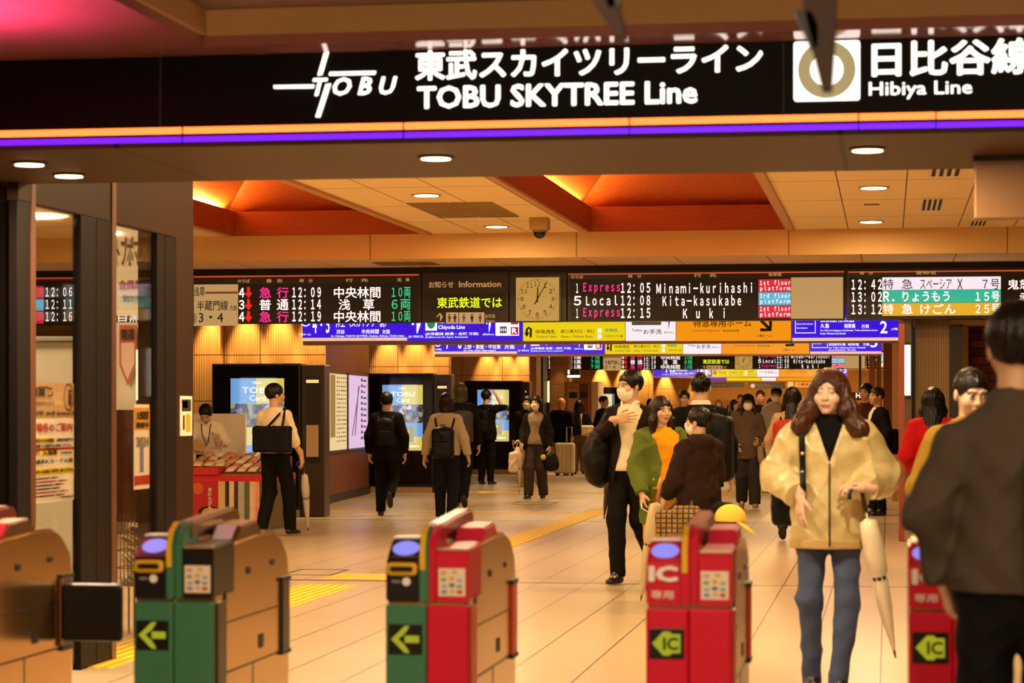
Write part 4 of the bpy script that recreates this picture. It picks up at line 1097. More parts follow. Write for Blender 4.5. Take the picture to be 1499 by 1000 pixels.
# middle board
for i, (n, k, c, tm, dst, bxs) in enumerate((('1', 'Express', LP, '12:05', 'Minami-kurihashi', (961, 1101)), ('5', 'Local', LW, '12:08', 'Kita-kasukabe', (970, 1085)), ('1', 'Express', LP, '12:15', 'K u k i', (1000, 1061)))):
    y = 414 + 18.4 * i
    T(n, (843.5, y + 1, 846.5, y + 15) if n == '1' else (840, y + 1, 851, y + 15), LW); T(k, (854, y, 907.5, y + 16.5) if i != 1 else (858, y, 904, y + 15), c); T(tm, (909, y, 952, y + 15), LW); T(dst, (bxs[0], y, bxs[1], y + 15.5), LW, 0.016)
    bx((1110.5, 409 + 19 * i, 1157.5, 427.5 + 19 * i), YB, (RED, BLU, RED)[i], 0.002, 'colour_block')
    T(('1st floor', '3rd floor', '1st floor')[i], (1112.5, 410.3 + 19 * i, 1157, 417.5 + 19 * i), LW, 0.012, dy=0.003); T('platform', (1113, 418.8 + 19 * i, 1157, 427 + 19 * i), LW, 0.012, dy=0.003)
# right board
for i, (tm, c, ink) in enumerate((('12:42', LWB, glow('led_ink', '6a3a48', 0.45)), ('13:02', TEAL, LW), ('13:12', GOLD, LW))):
    y = 409 + 18.2 * i
    bx((1291.5, 405.5 + 19 * i, 1465, 424 + 19 * i), YB, c, 0.002, 'colour_block')
    T(tm, (1246.5, y, 1291, y + 15), LW)
    L3 = ((('特', 1293, 1308), ('急', 1320, 1336), ('スペーシア', 1347, 1393), ('X', 1401.5, 1409), ('7号', 1438, 1463)), (('R.', 1293, 1309), ('りょうもう', 1321, 1390), ('15号', 1428, 1463)), (('特', 1293, 1308), ('急', 1320, 1336), ('けごん', 1347, 1399), ('25号', 1428, 1463)))[i]
    for s_, a, b in L3: T(s_, (a, y - 0.5, b, y + 14.5), ink, 0.008 if i == 0 else 0.014, dy=0.003)
    T(('鬼怒川', '赤城', '東武日光')[i], ((1475, 1526), (1492, 1528), (1484, 1540))[i][:1] + (y,) + ((1475, 1526), (1492, 1528), (1484, 1540))[i][1:] + (y + 15,), LW)
# the same boards again, farther along
FB = copy_tree(t)
FB['label'] = 'farther identical row of departure boards, small, under the second purple sign'
k3 = 0.392; d3 = 28.05 / k3
sx = lambda px: 779 + k3 * px
X3, _ = plane(sx(700), 0, 70.9); 
FB.location = (t.location.x + (X3 - plane(700, 0, YB)[0]), 70.9, 2.49 + 0.13)
# lit ticker on the nearer copy
# ------------------------------------------------------------------ hanging direction signs
PUR = glow('sign_purple', '3a0ce0', 0.95); YEL = glow('sign_yellow', 'fada10', 0.92); WHT = glow('sign_lit_white', 'fff0f6', 1.0); ORA = glow('sign_orange', 'ff9a10', 0.92)
SW = glow('sign_text_white', 'fff4ff', 1.15); SK = glow('sign_text_black', '1a1006', 0.3); SG = glow('sign_text_green', '10a068', 0.8); SR = glow('sign_text_red', 'd01818', 0.8); SGY = glow('sign_text_grey', '6a5a40', 0.6)
PINKB = glow('sign_foot_light', 'ffc8b0', 0.95)
def sign_row(label, Y, a, b, y0, kv, first, last, xe0, xe1):
    """a row of lit panels; a + b*px and y0, kv carry the nearest row's measures to this one"""
    fx = lambda x: a + b * x
    fy = lambda y: y0 + kv * (y - 500)
    X0 = plane(xe0, 0, Y)[0]; X1 = plane(xe1, 0, Y)[0]; zb = plane(900, fy(499), Y)[1]
    t = thing('direction_sign', label, 'sign', ((X0 + X1) / 2, Y, zb))
    def bx(b_, m, dy=0.0, nm='lit_panel'):
        mb = MB(); panel(mb, (fx(b_[0]), fy(b_[1]), fx(b_[2]), fy(b_[3])), Y, m, dy, 0.01); return mb.build(nm, None, t)
    def T(s, b_, m, bold=0.014, nm='lettering'): text(nm, s, (fx(b_[0]), fy(b_[1]), fx(b_[2]), fy(b_[3])), Y, m, t, bold, dy=0.012)
    mb = MB(); mb.box(X0, X1, Y + 0.002, Y + 0.16, zb - 0.04, zb + 0.66, mat('sign_case', 'a07a5a', 0.4), bevel=0.01); mb.build('case', None, t)
    mb = MB()
    for k in range(5):
        x = X0 + (X1 - X0) * (0.08 + 0.21 * k); mb.box(x - 0.02, x + 0.02, Y + 0.06, Y + 0.10, zb + 0.64, ZL)
    mb.build('hanger', mat('dark_frame', '140c08', 0.4), t)
    L = (xe0 - a) / b; Rr = (xe1 - a) / b
    top = 446
    bx((L, top, 596, 499), PUR); bx((597.5, top, 704, 499), PUR); bx((705.5, top, 765, 499), PUR); bx((766, top, 915, 499), YEL); bx((916, top, 989, 499), WHT); bx((990, top, 1158, 499), ORA); bx((1160, top, Rr, 499), PUR)
    if kv > 0.6: bx((L, 494.5, 596, 499), PINKB, 0.002, 'foot_light'); bx((1160, 494.5, Rr, 499), PINKB, 0.002, 'foot_light')
    for s, p in first: T(s, p, SW)
    T('↑', (603, 462, 617, 489), SW, 0.03); T('Chiyoda Line', (642, 476, 681, 483.5), SW, 0.02); T('千代田線', (642, 460, 690, 474), SW); T('(JR常磐線 綾瀬・金町 方面)', (623, 486.5, 701, 491.5), SW)
    T('JR Jōban Line for Ayase, Kanamachi', (623, 492.3, 685, 495.3), SW); T('(B1 改札口)', (598.5, 491, 620, 495), SW)
    bx((623, 462, 640, 484), SW, 0.002, 'pictogram_plate'); T('●', (625.5, 465, 637.5, 481.5), SG); T('↑', (712, 462, 719.5, 487), SW, 0.03); T('(約50m)', (707, 488, 723, 491.5), SW)
    bx((725.5, 456, 760, 491.5), SW, 0.002, 'pictogram_plate'); bx((732, 478, 742, 488), SGY, 0.004, 'pictogram'); T('♦♦♦', (733, 480, 741, 486), SW, 0.01); bx((748, 479, 759, 490), SR, 0.004, 'pictogram'); T('R', (750, 480.5, 757, 488.5), SW, 0.03); bx((748, 462, 759, 475), SR, 0.004, 'pictogram')
    T('中央改札', (784.5, 482.5, 814, 489), SK); T('東口(電大口)・西口', (821, 482.5, 870, 488.5), SK, 0.008); T('Central Gate', (785, 491, 815, 494.5), SGY, 0.008); T('East / West Exit', (822, 491, 868, 494.5), SGY, 0.008)
    bx((875, 481, 881, 487.5), WHT, 0.002, 'pictogram_plate'); bx((875, 489.5, 881, 496), WHT, 0.002, 'pictogram_plate'); T('常磐線', (886, 481, 904, 486), SG); T('つくばエクスプレス線', (884, 490, 912, 494.5), SK, 0.006)
    mb = MB(); P2 = [(777, 494), (777.5, 482), (774, 479.8), (771.5, 482), (771.5, 489)]
    mb.tube([(plane(fx(x), fy(y), Y)[0], Y - 0.016, plane(fx(x), fy(y), Y)[1]) for x, y in P2], 0.016, SK, n=6)
    mb.prism([plane(fx(x), fy(y), Y) for x, y in ((767.5, 487), (775.5, 487), (771.5, 493.5))], 'y', Y - 0.02, Y - 0.012, SK); mb.build('turn_arrow', None, t)
    T('お手洗', (942, 482, 969, 489.5), SK, 0.01); T('Toilets', (925, 481.5, 940, 485.5), SGY, 0.008); T('約50m', (972, 485, 986, 488.5), SGY, 0.006); T('↑', (976, 463, 981, 482), SK, 0.02); bx((925, 460, 968, 476), SGY, 0.002, 'pictogram_plate')
    T('特急専用ホーム', (1015, 467, 1100, 479), SK, 0.01); T('Limited Express', (1015, 482.5, 1054, 486.5), SR, 0.006); T('特急券売場', (1058, 482.5, 1082, 486), SK, 0.006); T('(1階ホーム)', (1108, 490, 1130.5, 494), SK, 0.01)
    mb = MB(); w_ = lambda x, y: (plane(fx(x), fy(y), Y)[0], Y - 0.016, plane(fx(x), fy(y), Y)[1])
    mb.tube([w_(1110, 465), w_(1127, 482)], 0.022, SK, n=6); mb.tube([w_(1128, 470), w_(1128, 483), w_(1113, 483)], 0.022, SK, n=6); mb.build('slanting_arrow', None, t)
    x_ = 1164; bx((1164, 466, 1194, 488), SW, 0.002, 'pictogram_plate'); bx((1165, 466, 1193, 487), PUR, 0.004, 'pictogram'); T('Express Section Express', (1166.5, 473, 1190, 476), SW, 0.006); T('Semi Express', (1166.5, 479, 1182, 482), SW, 0.006)
    for s, p in last: T(s, p, SW)
    return t
sign_row('nearest purple yellow and orange direction sign, just below the departure boards', 29.35, 0, 1, 500, 1.0,
    (('①', (440, 462, 456, 478)), ('4・5', (458, 462, 483, 488)), ('押上 〈スカイツリー前〉', (492, 466, 566, 479)), ('渋谷', (493, 482.5, 505, 489)), ('中央林間', (530, 482, 555, 489)), ('方面', (560, 482.5, 571, 489)), ('for Oshiage, TOKYO SKYTREE, Asakusa, Shibuya, Chūō-rinkan', (485, 490.5, 592, 494)), ('(1階ホーム)', (439, 488, 455, 492))),
    (('久喜', (1201, 474, 1214, 480.5)), ('南栗橋', (1236, 474, 1252, 480.5)), ('方面', (1261, 475, 1272, 480.5)), ('2', (1288.5, 470, 1299, 488)), ('(1階', (1305, 480, 1314, 484)), ('東武動物公園', (1201, 462, 1250, 472)), ('for Shin-koshigaya, Kasukabe, Tobu-dobutsu-koen,', (1201, 482.5, 1285, 485.5)), ('Kuki, Minami-kurihashi', (1201, 487, 1238, 490))), 443, 1315)
sign_row('second purple and yellow direction sign, between the nearest sign and the far boards', 38.5, 303, 0.761, 519, 0.80,
    (('①', (437, 466, 452, 486)), ('7・6', (460, 466, 490, 490)), ('上野・銀座・中目黒', (494, 481, 565, 490)), ('方面', (572, 482.5, 592, 490)), ('for Ueno, Ginza, Naka-meguro', (494, 491, 556, 495)), ('(3階)', (439, 489, 452, 493))),
    (('東武動物公園', (1196, 478, 1228, 484)), ('南栗橋', (1233, 477, 1254, 484)), ('方面', (1262, 478, 1274, 484)), ('5', (1276, 468, 1290, 487)), ('for Tobu-dobutsu-koen, Minami-', (1196, 486, 1268, 489.5)), ('kurihashi, Kuki', (1196, 490.5, 1248, 493.5))), 636, 1290)
sign_row('small purple and yellow direction sign below the farther departure boards', 78.0, 709, 0.436, 552, 0.47,
    (('①', (447, 470, 460, 486)), ('4・5', (470, 466, 496, 490)), ('上野 方面', (505, 478, 560, 490))), (('浅草 方面', (1165, 470, 1200, 486)), ('5', (1206, 466, 1216, 488))), 901, 1240)
KGX = mat('dark_frame', '140c08', 0.4)
# thin lit strips of the farthest sign
t = thing('direction_sign', 'farthest sign seen only as a thin purple and orange strip above the heads', 'sign', (at(1080, 100).x, 99, 2.5))
for x0, x1, m in ((974, 1062, glow('far_violet', '7a4ad0', 0.7)), (1064, 1114, YEL), (1115, 1136, WHT), (1138, 1196, ORA)):
    mb = MB(); panel(mb, (x0, 553, x1, 557.5), 98.9, m, 0, 0.05); mb.build('lit_panel', None, t)
mb = MB(); panel(mb, (972, 540, 1198, 559), 99.1, mat('sign_case', 'a07a5a', 0.4), 0, 0.12); mb.build('case', None, t)
mb = MB(); [panel(mb, (x, 535, x + 2, 541), 99.1, KGX, 0, 0.08) for x in (1000, 1170)]; mb.build('hanger', None, t)
# far shop fascias
def far_sign(label, box, Y, color, txt, tb, m, extra=None, cat='sign', lum=None):
    X0, Z1 = plane(box[0], box[1], Y); X1, Z0 = plane(box[2], box[3], Y)
    t = thing('shop_sign', label, cat, ((X0 + X1) / 2, Y, Z0)); mb = MB(); mb.box(X0, X1, Y, Y + 0.2, Z0, Z1, bevel=0.01)
    mb.build('board', glow('fs_' + color, color, lum) if lum else mat('fs_' + color, color, 0.5), t)
    mb = MB(); mb.box((X0 + X1) / 2 - 0.03, (X0 + X1) / 2 + 0.03, Y + 0.08, Y + 0.14, Z1 - 0.02, ZL); mb.build('hanger', KGX, t)
    if txt: text('lettering', txt, tb, Y, m, t, 0.012)
    if extra: extra(t, Y)
    return t
far_sign('long black fascia sign over the crowd, left of the clock disc', (1036, 560, 1088, 567), 104, '120c08', 'Marunouchi', (1040, 562, 1062, 565), mat('dim_text', '6a5a48', 0.6))
def disc(t, Y):
    X, Z = plane(1102, 565, Y); mb = MB(); mb.disc((X, Y - 0.02, Z), 0.10, m=glow('disc_pale', 'e8c878', 0.8)); mb.build('disc', None, t)
far_sign('black fascia sign with a pale yellow disc over the crowd', (1096, 559.5, 1149, 569), 104, '161008', '出口 Exit', (1108, 562, 1128, 566), mat('dim_text', '6a5a48', 0.6), disc)
far_sign('pale yellow lamp box at the right end of the far fascia', (1153, 558, 1161, 569), 104, 'f0c878', None, None, None, lum=0.9)
far_sign('tan sign board behind the woman in front, far away', (1163, 559, 1190, 567), 104, 'b08a50', '八重洲', (1167, 561, 1183, 565), SK)
far_sign('small glowing white shop letters beside the right-hand brown posts', (1243, 574, 1275, 586), 58, '5a2c14', 'HAN', (1253, 575, 1273, 582.5), glow('shop_white', 'fff0d0', 1.6))
far_sign('small hanging dark sign with figure one over the snack booth', (829, 541, 848, 550), 66, '3a2414', '1', (831, 541.5, 834, 548), LW)
t = thing('tube_lamp', 'thin white tube lamp above the poster booth', 'lamp', (at(840, 66).x, 65.5, 2.3))
mb = MB(); panel(mb, (831, 549.5, 849, 552.5), 65.4, glow('tube_white', 'fff0d8', 2.2), 0, 0.06); mb.build('tube', None, t)
mb = MB(); panel(mb, (830, 547.8, 850, 549.4), 65.4, KGX, 0, 0.07); panel(mb, (839, 500, 840.5, 548), 65.4, KGX, 0, 0.05); mb.build('housing', None, t)
for px in (797, 803):
    t = thing('tube_lamp', 'left of two upright tube lamps beside the poster booth' if px < 800 else 'right of two upright tube lamps beside the poster booth', 'lamp', (at(px, 63).x, 62, 0.8))
    mb = MB(); panel(mb, (px - 1.3, 558, px + 1.3, 589), 62, glow('tube_amber', 'ffd890', 1.8), 0, 0.06); mb.build('tube', None, t)
    mb = MB(); panel(mb, (px - 1.8, 589, px + 1.8, 597 + 1.45 * F / 63.2), 62, mat('dark_frame', '140c08', 0.4), 0, 0.08); panel(mb, (px - 1.8, 556, px + 1.8, 558), 62, mat('dark_frame', '140c08', 0.4), 0, 0.08); mb.build('post', None, t)
# columns and booth in the widened stretch
for i, (x0, x1, d, c) in enumerate(((757, 786, 60, '9a6a38'), (786, 795, 62, '1c120a'))):
    a = at(x0, d); b = at(x1, d); mb = MB(); mb.box(a.x, b.x, a.y, a.y + 0.8, 0, ZL); struct('trim_%d' % (20 + i), mb, mat('col_' + c, c, 0.45))
a = at(806, 70); b = at(834, 70); mb = MB(); mb.box(a.x, b.x, a.y, a.y + 0.6, 0, ZL, FLUTE); struct('trim_22', mb)
lamp('wall_washer', (at(820, 70).x, a.y - 0.25, 3.1), 45, 0.03, (1.0, 0.6, 0.22), 'SPOT', (math.radians(-4), 0, 0), spread=math.radians(60))
Yb = 64.5
t = thing('poster_booth', 'pale booth covered with food posters, behind the couple with the suitcase', 'booth', (at(850, 66).x, Yb, 0))
X0, Z1 = plane(826, 559, Yb); X1 = plane(866, 559, Yb)[0]; X2 = plane(876, 559, Yb)[0]
mb = MB(); mb.box(X0, X1, Yb, Yb + 1.2, 0, Z1, bevel=0.01); mb.build('body', mat('booth_tan', 'b07a48', 0.5), t)
mb = MB(); mb.box(X1, X2, Yb - 0.05, Yb + 1.2, 0, Z1, bevel=0.01); mb.build('side_column', mat('booth_pale', 'e8c8a0', 0.5), t)
for bb, c in (((831, 562, 847, 612), 'd8a870'), ((848, 562, 861, 585), '7a3c20'), ((848, 586, 861, 612), 'a0301c'), ((833, 574, 845, 583), '2a1a12'), ((849, 574, 860, 582), '3a2018')):
    mb = MB(); panel(mb, bb, Yb, mat('poster_' + c, c, 0.5), 0.004 if bb[1] > 570 else 0, 0.01); mb.build('poster', None, t)
text('lettering', 'お弁当', (833, 564, 845, 570), Yb, mat('poster_red', 'b02818', 0.5), t, 0.02, dy=0.012)

# ------------------------------------------------------------------ digital signs on the piers
SCB = glow('screen_blue', '6a9ad0', 1.05); SCY = glow('screen_yellow', 'd8c45a', 1.02); SCT = glow('screen_text', 'ffffff', 1.1); SCG = glow('screen_gold', 'b09a30', 0.8); SCD = glow('screen_navy', '2a3a6a', 0.55)
NP = bpy.data.materials.new('screen_crowd_picture'); NP.use_nodes = True
nt = NP.node_tree; b_ = nt.nodes['Principled BSDF']; b_.inputs['Base Color'].default_value = (0.02, 0.02, 0.02, 1)
vo = nt.nodes.new('ShaderNodeTexVoronoi'); vo.inputs['Scale'].default_value = 14; tc = nt.nodes.new('ShaderNodeTexCoord'); nt.links.new(tc.outputs['Object'], vo.inputs['Vector'])
rp = nt.nodes.new('ShaderNodeValToRGB'); nt.links.new(vo.outputs['Color'], rp.inputs[0])
el = rp.color_ramp.elements; el[0].position = 0.1; el[0].color = (0.01, 0.01, 0.03, 1); el[1].position = 0.9; el[1].color = (0.7, 0.75, 0.85, 1)
for p_, c_ in ((0.35, (0.03, 0.02, 0.03, 1)), (0.5, (0.12, 0.16, 0.35, 1)), (0.62, (0.45, 0.35, 0.10, 1)), (0.75, (0.08, 0.05, 0.05, 1))): e = el.new(p_); e.color = c_
nt.links.new(rp.outputs[0], b_.inputs['Emission Color']); b_.inputs['Emission Strength'].default_value = 0.9
KB = mat('kiosk_black', '0e0a0a', 0.3); KG = mat('kiosk_bronze', '3a2a20', 0.35)
def kiosk(label, Y, x0, x1, x2, sx0, sx1, d):
    s = F / d
    t = thing('digital_sign', label, 'digital sign', (at((x0 + x1) / 2, d).x, Y, 0))
    X0 = plane(x0, 0, Y)[0]; X1 = plane(x1, 0, Y)[0]; X2 = plane(x2, 0, Y)[0]; S0 = plane(sx0, 0, Y)[0]; S1 = plane(sx1, 0, Y)[0]
    mb = MB(); mb.box(X0, X1, Y, Y + 0.34, 0.10, 2.04, KB, bevel=0.012); mb.build('case', None, t)
    mb = MB(); mb.box(X0 + 0.02, X1 - 0.02, Y + 0.02, Y + 0.34, 0, 0.10, mat('plinth_tan', 'a88458', 0.5)); mb.build('plinth', None, t)
    mb = MB(); mb.box(X0 + 0.03, X1 - 0.03, Y - 0.006, Y, 0.14, 2.01, mat('kiosk_face', '060505', 0.12)); mb.build('face_glass', None, t)
    if x2 > x1:
        mb = MB(); mb.box(X1 + 0.002, X2, Y + 0.03, Y + 0.34, 0.0, 2.02, KG, bevel=0.01); mb.build('side_cabinet', None, t)
        mb = MB(); mb.box(X1 + 0.06, X2 - 0.06, Y + 0.015, Y + 0.03, 0.72, 1.88, mat('cabinet_recess', '241812', 0.3)); mb.build('display_recess', None, t)
        mb = MB(); mb.box(X1 + 0.075, X2 - 0.075, Y + 0.008, Y + 0.015, 0.80, 1.22, mat('leaflet', 'd0b088', 0.6)); mb.build('leaflet', None, t)
        mb = MB(); mb.box(X1 + 0.075, X2 - 0.075, Y + 0.008, Y + 0.015, 1.78, 1.82, glow('cabinet_lamp', 'ffcf80', 1.2)); mb.build('cabinet_lamp', None, t)
    W = S1 - S0; zt, zb = 1.84, 0.72; H = zt - zb
    def q(a0, a1, b0, b1, m, dy=0.012, nm='screen'):
        mb = MB(); mb.box(S0 + W * a0, S0 + W * a1, Y - dy, Y - 0.006, zb + H * b0, zb + H * b1, m); return mb.build(nm, None, t)
    q(0, 0.48, 0.70, 1.0, SCB); q(0.48, 1, 0.70, 1.0, SCY); q(0, 1, 0.42, 0.70, NP, nm='screen_picture'); q(0, 0.45, 0.21, 0.42, SCY); q(0.45, 1, 0.21, 0.42, SCB); q(0, 0.45, 0, 0.21, SCB); q(0.45, 1, 0, 0.21, SCY)
    q(0.52, 0.78, 0.13, 0.36, SCG, 0.015, 'card_picture'); q(0.57, 0.66, 0.27, 0.31, SCY, 0.017, 'card_picture'); q(0.06, 0.30, 0.30, 0.37, SCD, 0.015, 'card_picture')
    def tx(s_, a0, a1, b0, b1, bold=0.01): text_on('lettering', s_, (S0 + W * a0, Y - 0.018, zb + H * b0), (W * (a1 - a0), 0, 0), (0, 0, H * (b1 - b0)), (0, -1, 0), SCT, t, bold)
    tx('New', 0.42, 0.59, 0.935, 0.965); tx('TOBU', 0.22, 0.80, 0.825, 0.895, 0.0); tx('Card', 0.36, 0.66, 0.735, 0.80, 0.0); tx('年会費無料', 0.30, 0.92, 0.045, 0.085, 0.02)
    lamp('screen_glow', ((S0 + S1) / 2 - t.location.x, -0.06, 1.35), 5, 0.5, (0.75, 0.85, 1.0), size_y=1.0, rot=(math.pi / 2, 0, 0), spread=math.radians(150), parent=t)
    return t
kiosk('tall black screen pillar with blue and yellow advert, behind the man with the tote', 29.95, 310, 440, 474, 338, 416, 30.4)
kiosk('black screen pillar with blue and yellow advert, behind the man in black suit', 38.85, 538, 634, 660, 560, 619, 39.5)
kiosk('black screen pillar that the man with raised hand faces', 49.85, 680, 764, 775, 699, 745, 50.5)
kiosk('farthest small black screen pillar, left of the man in the dark jacket', 66.0, 876, 912, 912, 877, 896, 66.9)
# map boards on the slanting ribbed wall between the first two piers
def wall_s(px):                      # distance along that wall seen at a pixel column
    lo_, hi_ = -6.0, 8.0
    for _ in range(40):
        m_ = (lo_ + hi_) / 2; q = WP1 + WDV * m_ + WN * 0.03
        xc = q.x * CT + q.y * ST; dd_ = -q.x * ST + q.y * CT
        if 749.5 + F * xc / dd_ < px: lo_ = m_
        else: hi_ = m_
    return lo_
WR = math.atan2(WDV.y, WDV.x)
for px0, px1, m, lb in ((479, 506.5, glow('map_cream', 'f4d49a', 0.9), 'lit cream map board on the brown ribbed wall'), (508.5, 537, glow('map_pink', 'ecc4ea', 0.9), 'lit pinkish line map board beside the second screen pillar')):
    s0, s1 = wall_s(px0), wall_s(px1); o_ = WP1 + WDV * (s0 + s1) / 2
    t = thing('map_board', lb, 'map board', (o_.x, o_.y, 0), WR); h_ = (s1 - s0) / 2
    B = lambda nm, m_=None: mb.build(nm, m_, t, (0, 0, 0))
    mb = MB(); mb.box(-h_, h_, -0.045, 0.0, 0.76, 2.00, mat('kiosk_bronze', '3a2a20', 0.35), bevel=0.006); B('frame')
    mb = MB(); mb.box(-h_ + 0.05, h_ - 0.05, -0.052, -0.04, 0.80, 1.97, m); B('lit_sheet')
    mb = MB(); random.seed(int(px0)); D = 2 * h_
    cs = [glow('map_ink_%s' % c, c, 0.55) for c in ('8a5a20', 'b04048', '6a5a8a', '3a2a30', 'c09a40')]
    if px0 < 500:
        for r in range(16):
            z = 1.90 - r * 0.065
            for q in range(5):
                a = -h_ + D * (0.42 + 0.11 * q); mb.box(a, a + D * random.uniform(0.04, 0.09), -0.054, -0.0525, z, z + 0.022, cs[random.choice((0, 4, 4))])
        mb.box(-h_ + D * 0.08, -h_ + D * 0.34, -0.054, -0.0525, 1.0, 1.95, cs[4])
    else:
        for r in range(11):
            z = 1.88 - r * 0.095; mb.box(-h_ + D * 0.62, -h_ + D * 0.70, -0.054, -0.0525, z, z + 0.05, cs[3]); mb.box(-h_ + D * 0.74, -h_ + D * random.uniform(0.82, 0.95), -0.054, -0.0525, z, z + 0.03, cs[random.choice((1, 2, 3))])
        for u0, u1, c in ((0.15, 0.51, 1), (0.3, 0.47, 2)):
            mb.prism([(-h_ + D * u0, 1.0), (-h_ + D * (u0 + 0.04), 1.0), (-h_ + D * (u1 + 0.04), 1.80), (-h_ + D * u1, 1.80)], 'y', -0.054, -0.0525, cs[c])
    B('print')
t = thing('hanging_board', 'small black board hanging right of the second screen pillar', 'sign', (at(644, 41).x, 40.6, 2.0))
mb = MB(); panel(mb, (632, 529, 657, 543), 40.6, mat('kiosk_face', '060505', 0.12), 0, 0.05); mb.build('board', None, t)
X, Z = plane(640, 528, 40.6); mb = MB(); mb.box(X - 0.01, X + 0.01, 40.57, 40.59, Z, ZL); mb.build('hanger', REDB, t)

# ------------------------------------------------------------------ notices on and behind the partition glass
def gl_pt(px, py, off=0.0):
    s = (1300 - px) * CT / -XG
    return Vector((XG + off, gy(px), HC + (PY0 - py) / s))
def sheet(name, label, cat, px0, px1, z0, z1, m, off=0.012):
    y0, y1 = gy(px0), gy(px1); t = thing(name, label, cat, (XG + off, (y0 + y1) / 2, z0))
    mb = MB(); mb.box(XG + off - 0.004, XG + off, y0, y1, z0, z1, m); sh_ = mb.build('sheet', None, t)
    def q(a0, a1, b0, b1, mm, nm='print'):
        mb = MB(); mb.box(XG + off, XG + off + 0.002, y0 + (y1 - y0) * a0, y0 + (y1 - y0) * a1, z0 + (z1 - z0) * b0, z0 + (z1 - z0) * b1, mm); return sub(mb.build(nm, None, t), sh_)
    def tx(s_, a0, a1, b0, b1, mm, bold=0.012, mirror=False): return text_on('lettering', s_, (XG + off + 0.004, y0 + (y1 - y0) * a0, z0 + (z1 - z0) * b0), (0, (y1 - y0) * (a1 - a0), 0), (0, 0, (z1 - z0) * (b1 - b0)), (1, 0, 0), mm, t, bold, mirror)
    return t, q, tx
PAPER = mat('paper_white', 'f0e4d4', 0.7); INK = mat('ink', '241810', 0.6); INKR = mat('ink_red', 'b02414', 0.6); MARK = mat('marker_yellow', 'f0d428', 0.6)
zz = lambda py, px=85: HC + (PY0 - py) / ((1300 - px) * CT / -XG)
t, q, tx = sheet('paper_notice', 'white printed notice with yellow marked lines taped inside the glass', 'notice', 52, 117, zz(735), zz(613), PAPER, -0.035)
q(0, 1, 0.62, 0.65, INKR); 
tx('入場券のご案内', 0.0, 0.94, 0.84, 0.95, INKR); q(0, 0.55, 0.71, 0.775, MARK); tx('駅構内立ち入りの場合、入場券が必要です', 0.02, 0.97, 0.72, 0.765, INK); tx('券売機で入場券をお求めください。', 0.05, 0.92, 0.655, 0.695, INK)
q(0.24, 0.63, 0.555, 0.635, MARK); tx('入場券', 0.27, 0.60, 0.565, 0.625, INK); tx('150円', 0.02, 0.20, 0.57, 0.62, INKR); tx('では改札内に', 0.66, 0.95, 0.57, 0.60, INK, 0.006)
tx('交通系ICカード入場', 0.02, 0.95, 0.465, 0.52, INK); q(0, 1, 0.33, 0.41, MARK); tx('係員のいる改札でお申し出ください。', 0.02, 0.98, 0.35, 0.395, INK)
for i in range(6): tx('入場券の有効時間は発売時刻から二時間以内です', 0.05, 0.62 + 0.3 * ((i * 37) % 10) / 10, 0.28 - 0.042 * i, 0.30 - 0.042 * i, (INK, INKR)[i % 3 == 1], 0.004)
tx('東武鉄道', 0.68, 0.97, 0.035, 0.06, INK, 0.004)
TANP = mat('reflected_sign_tan', 'd0a878', 0.5)
t, q, tx = sheet('information_reflection', 'mirrored sheet standing in for a tan information sign reflected in the glass, above the notice', 'sign', 52, 117, zz(612), zz(560), TANP, -0.035)  # sheet with mirrored lettering stands in for a reflection in the glass
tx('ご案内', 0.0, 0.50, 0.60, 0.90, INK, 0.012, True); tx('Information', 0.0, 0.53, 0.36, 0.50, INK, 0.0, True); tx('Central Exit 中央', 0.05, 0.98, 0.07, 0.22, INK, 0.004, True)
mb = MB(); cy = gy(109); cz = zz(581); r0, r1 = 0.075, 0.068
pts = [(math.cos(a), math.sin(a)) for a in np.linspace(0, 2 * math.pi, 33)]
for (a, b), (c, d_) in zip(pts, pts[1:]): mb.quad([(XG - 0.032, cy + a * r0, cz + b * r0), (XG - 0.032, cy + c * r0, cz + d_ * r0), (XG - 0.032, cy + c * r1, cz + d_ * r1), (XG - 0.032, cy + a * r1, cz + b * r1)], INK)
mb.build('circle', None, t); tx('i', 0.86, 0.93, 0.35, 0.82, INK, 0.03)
t, q, tx = sheet('poster', 'tall yellow white and red poster strip hung inside the glass by the dark column', 'poster', 206, 228, zz(716, 217), zz(592, 217), PAPER, -0.04)
q(0, 1, 0.70, 0.96, mat('poster_amber', 'e0a020', 0.5)); q(0, 1, 0.05, 0.16, INKR); tx('大感謝祭', 0.1, 0.9, 0.82, 0.92, INK); tx('開催中', 0.1, 0.9, 0.72, 0.79, INK); tx('2024', 0.1, 0.9, 0.5, 0.62, mat('ink_grey', '8a8078', 0.6)); q(0.35, 0.6, 0.2, 0.5, mat('ink_blue', '7a84b0', 0.5))
t, q, tx = sheet('wall_sticker', 'small white and orange sticker on the brown column', 'sticker', 263, 280, zz(638, 271), zz(580, 271), PAPER, 0.005)
q(0.1, 0.9, 0.62, 0.92, INK); q(0.15, 0.6, 0.70, 0.88, mat('poster_amber', 'e0a020', 0.5)); q(0.45, 0.85, 0.1, 0.55, mat('poster_amber', 'e0a020', 0.5)); q(0.2, 0.35, 0.15, 0.52, INK)
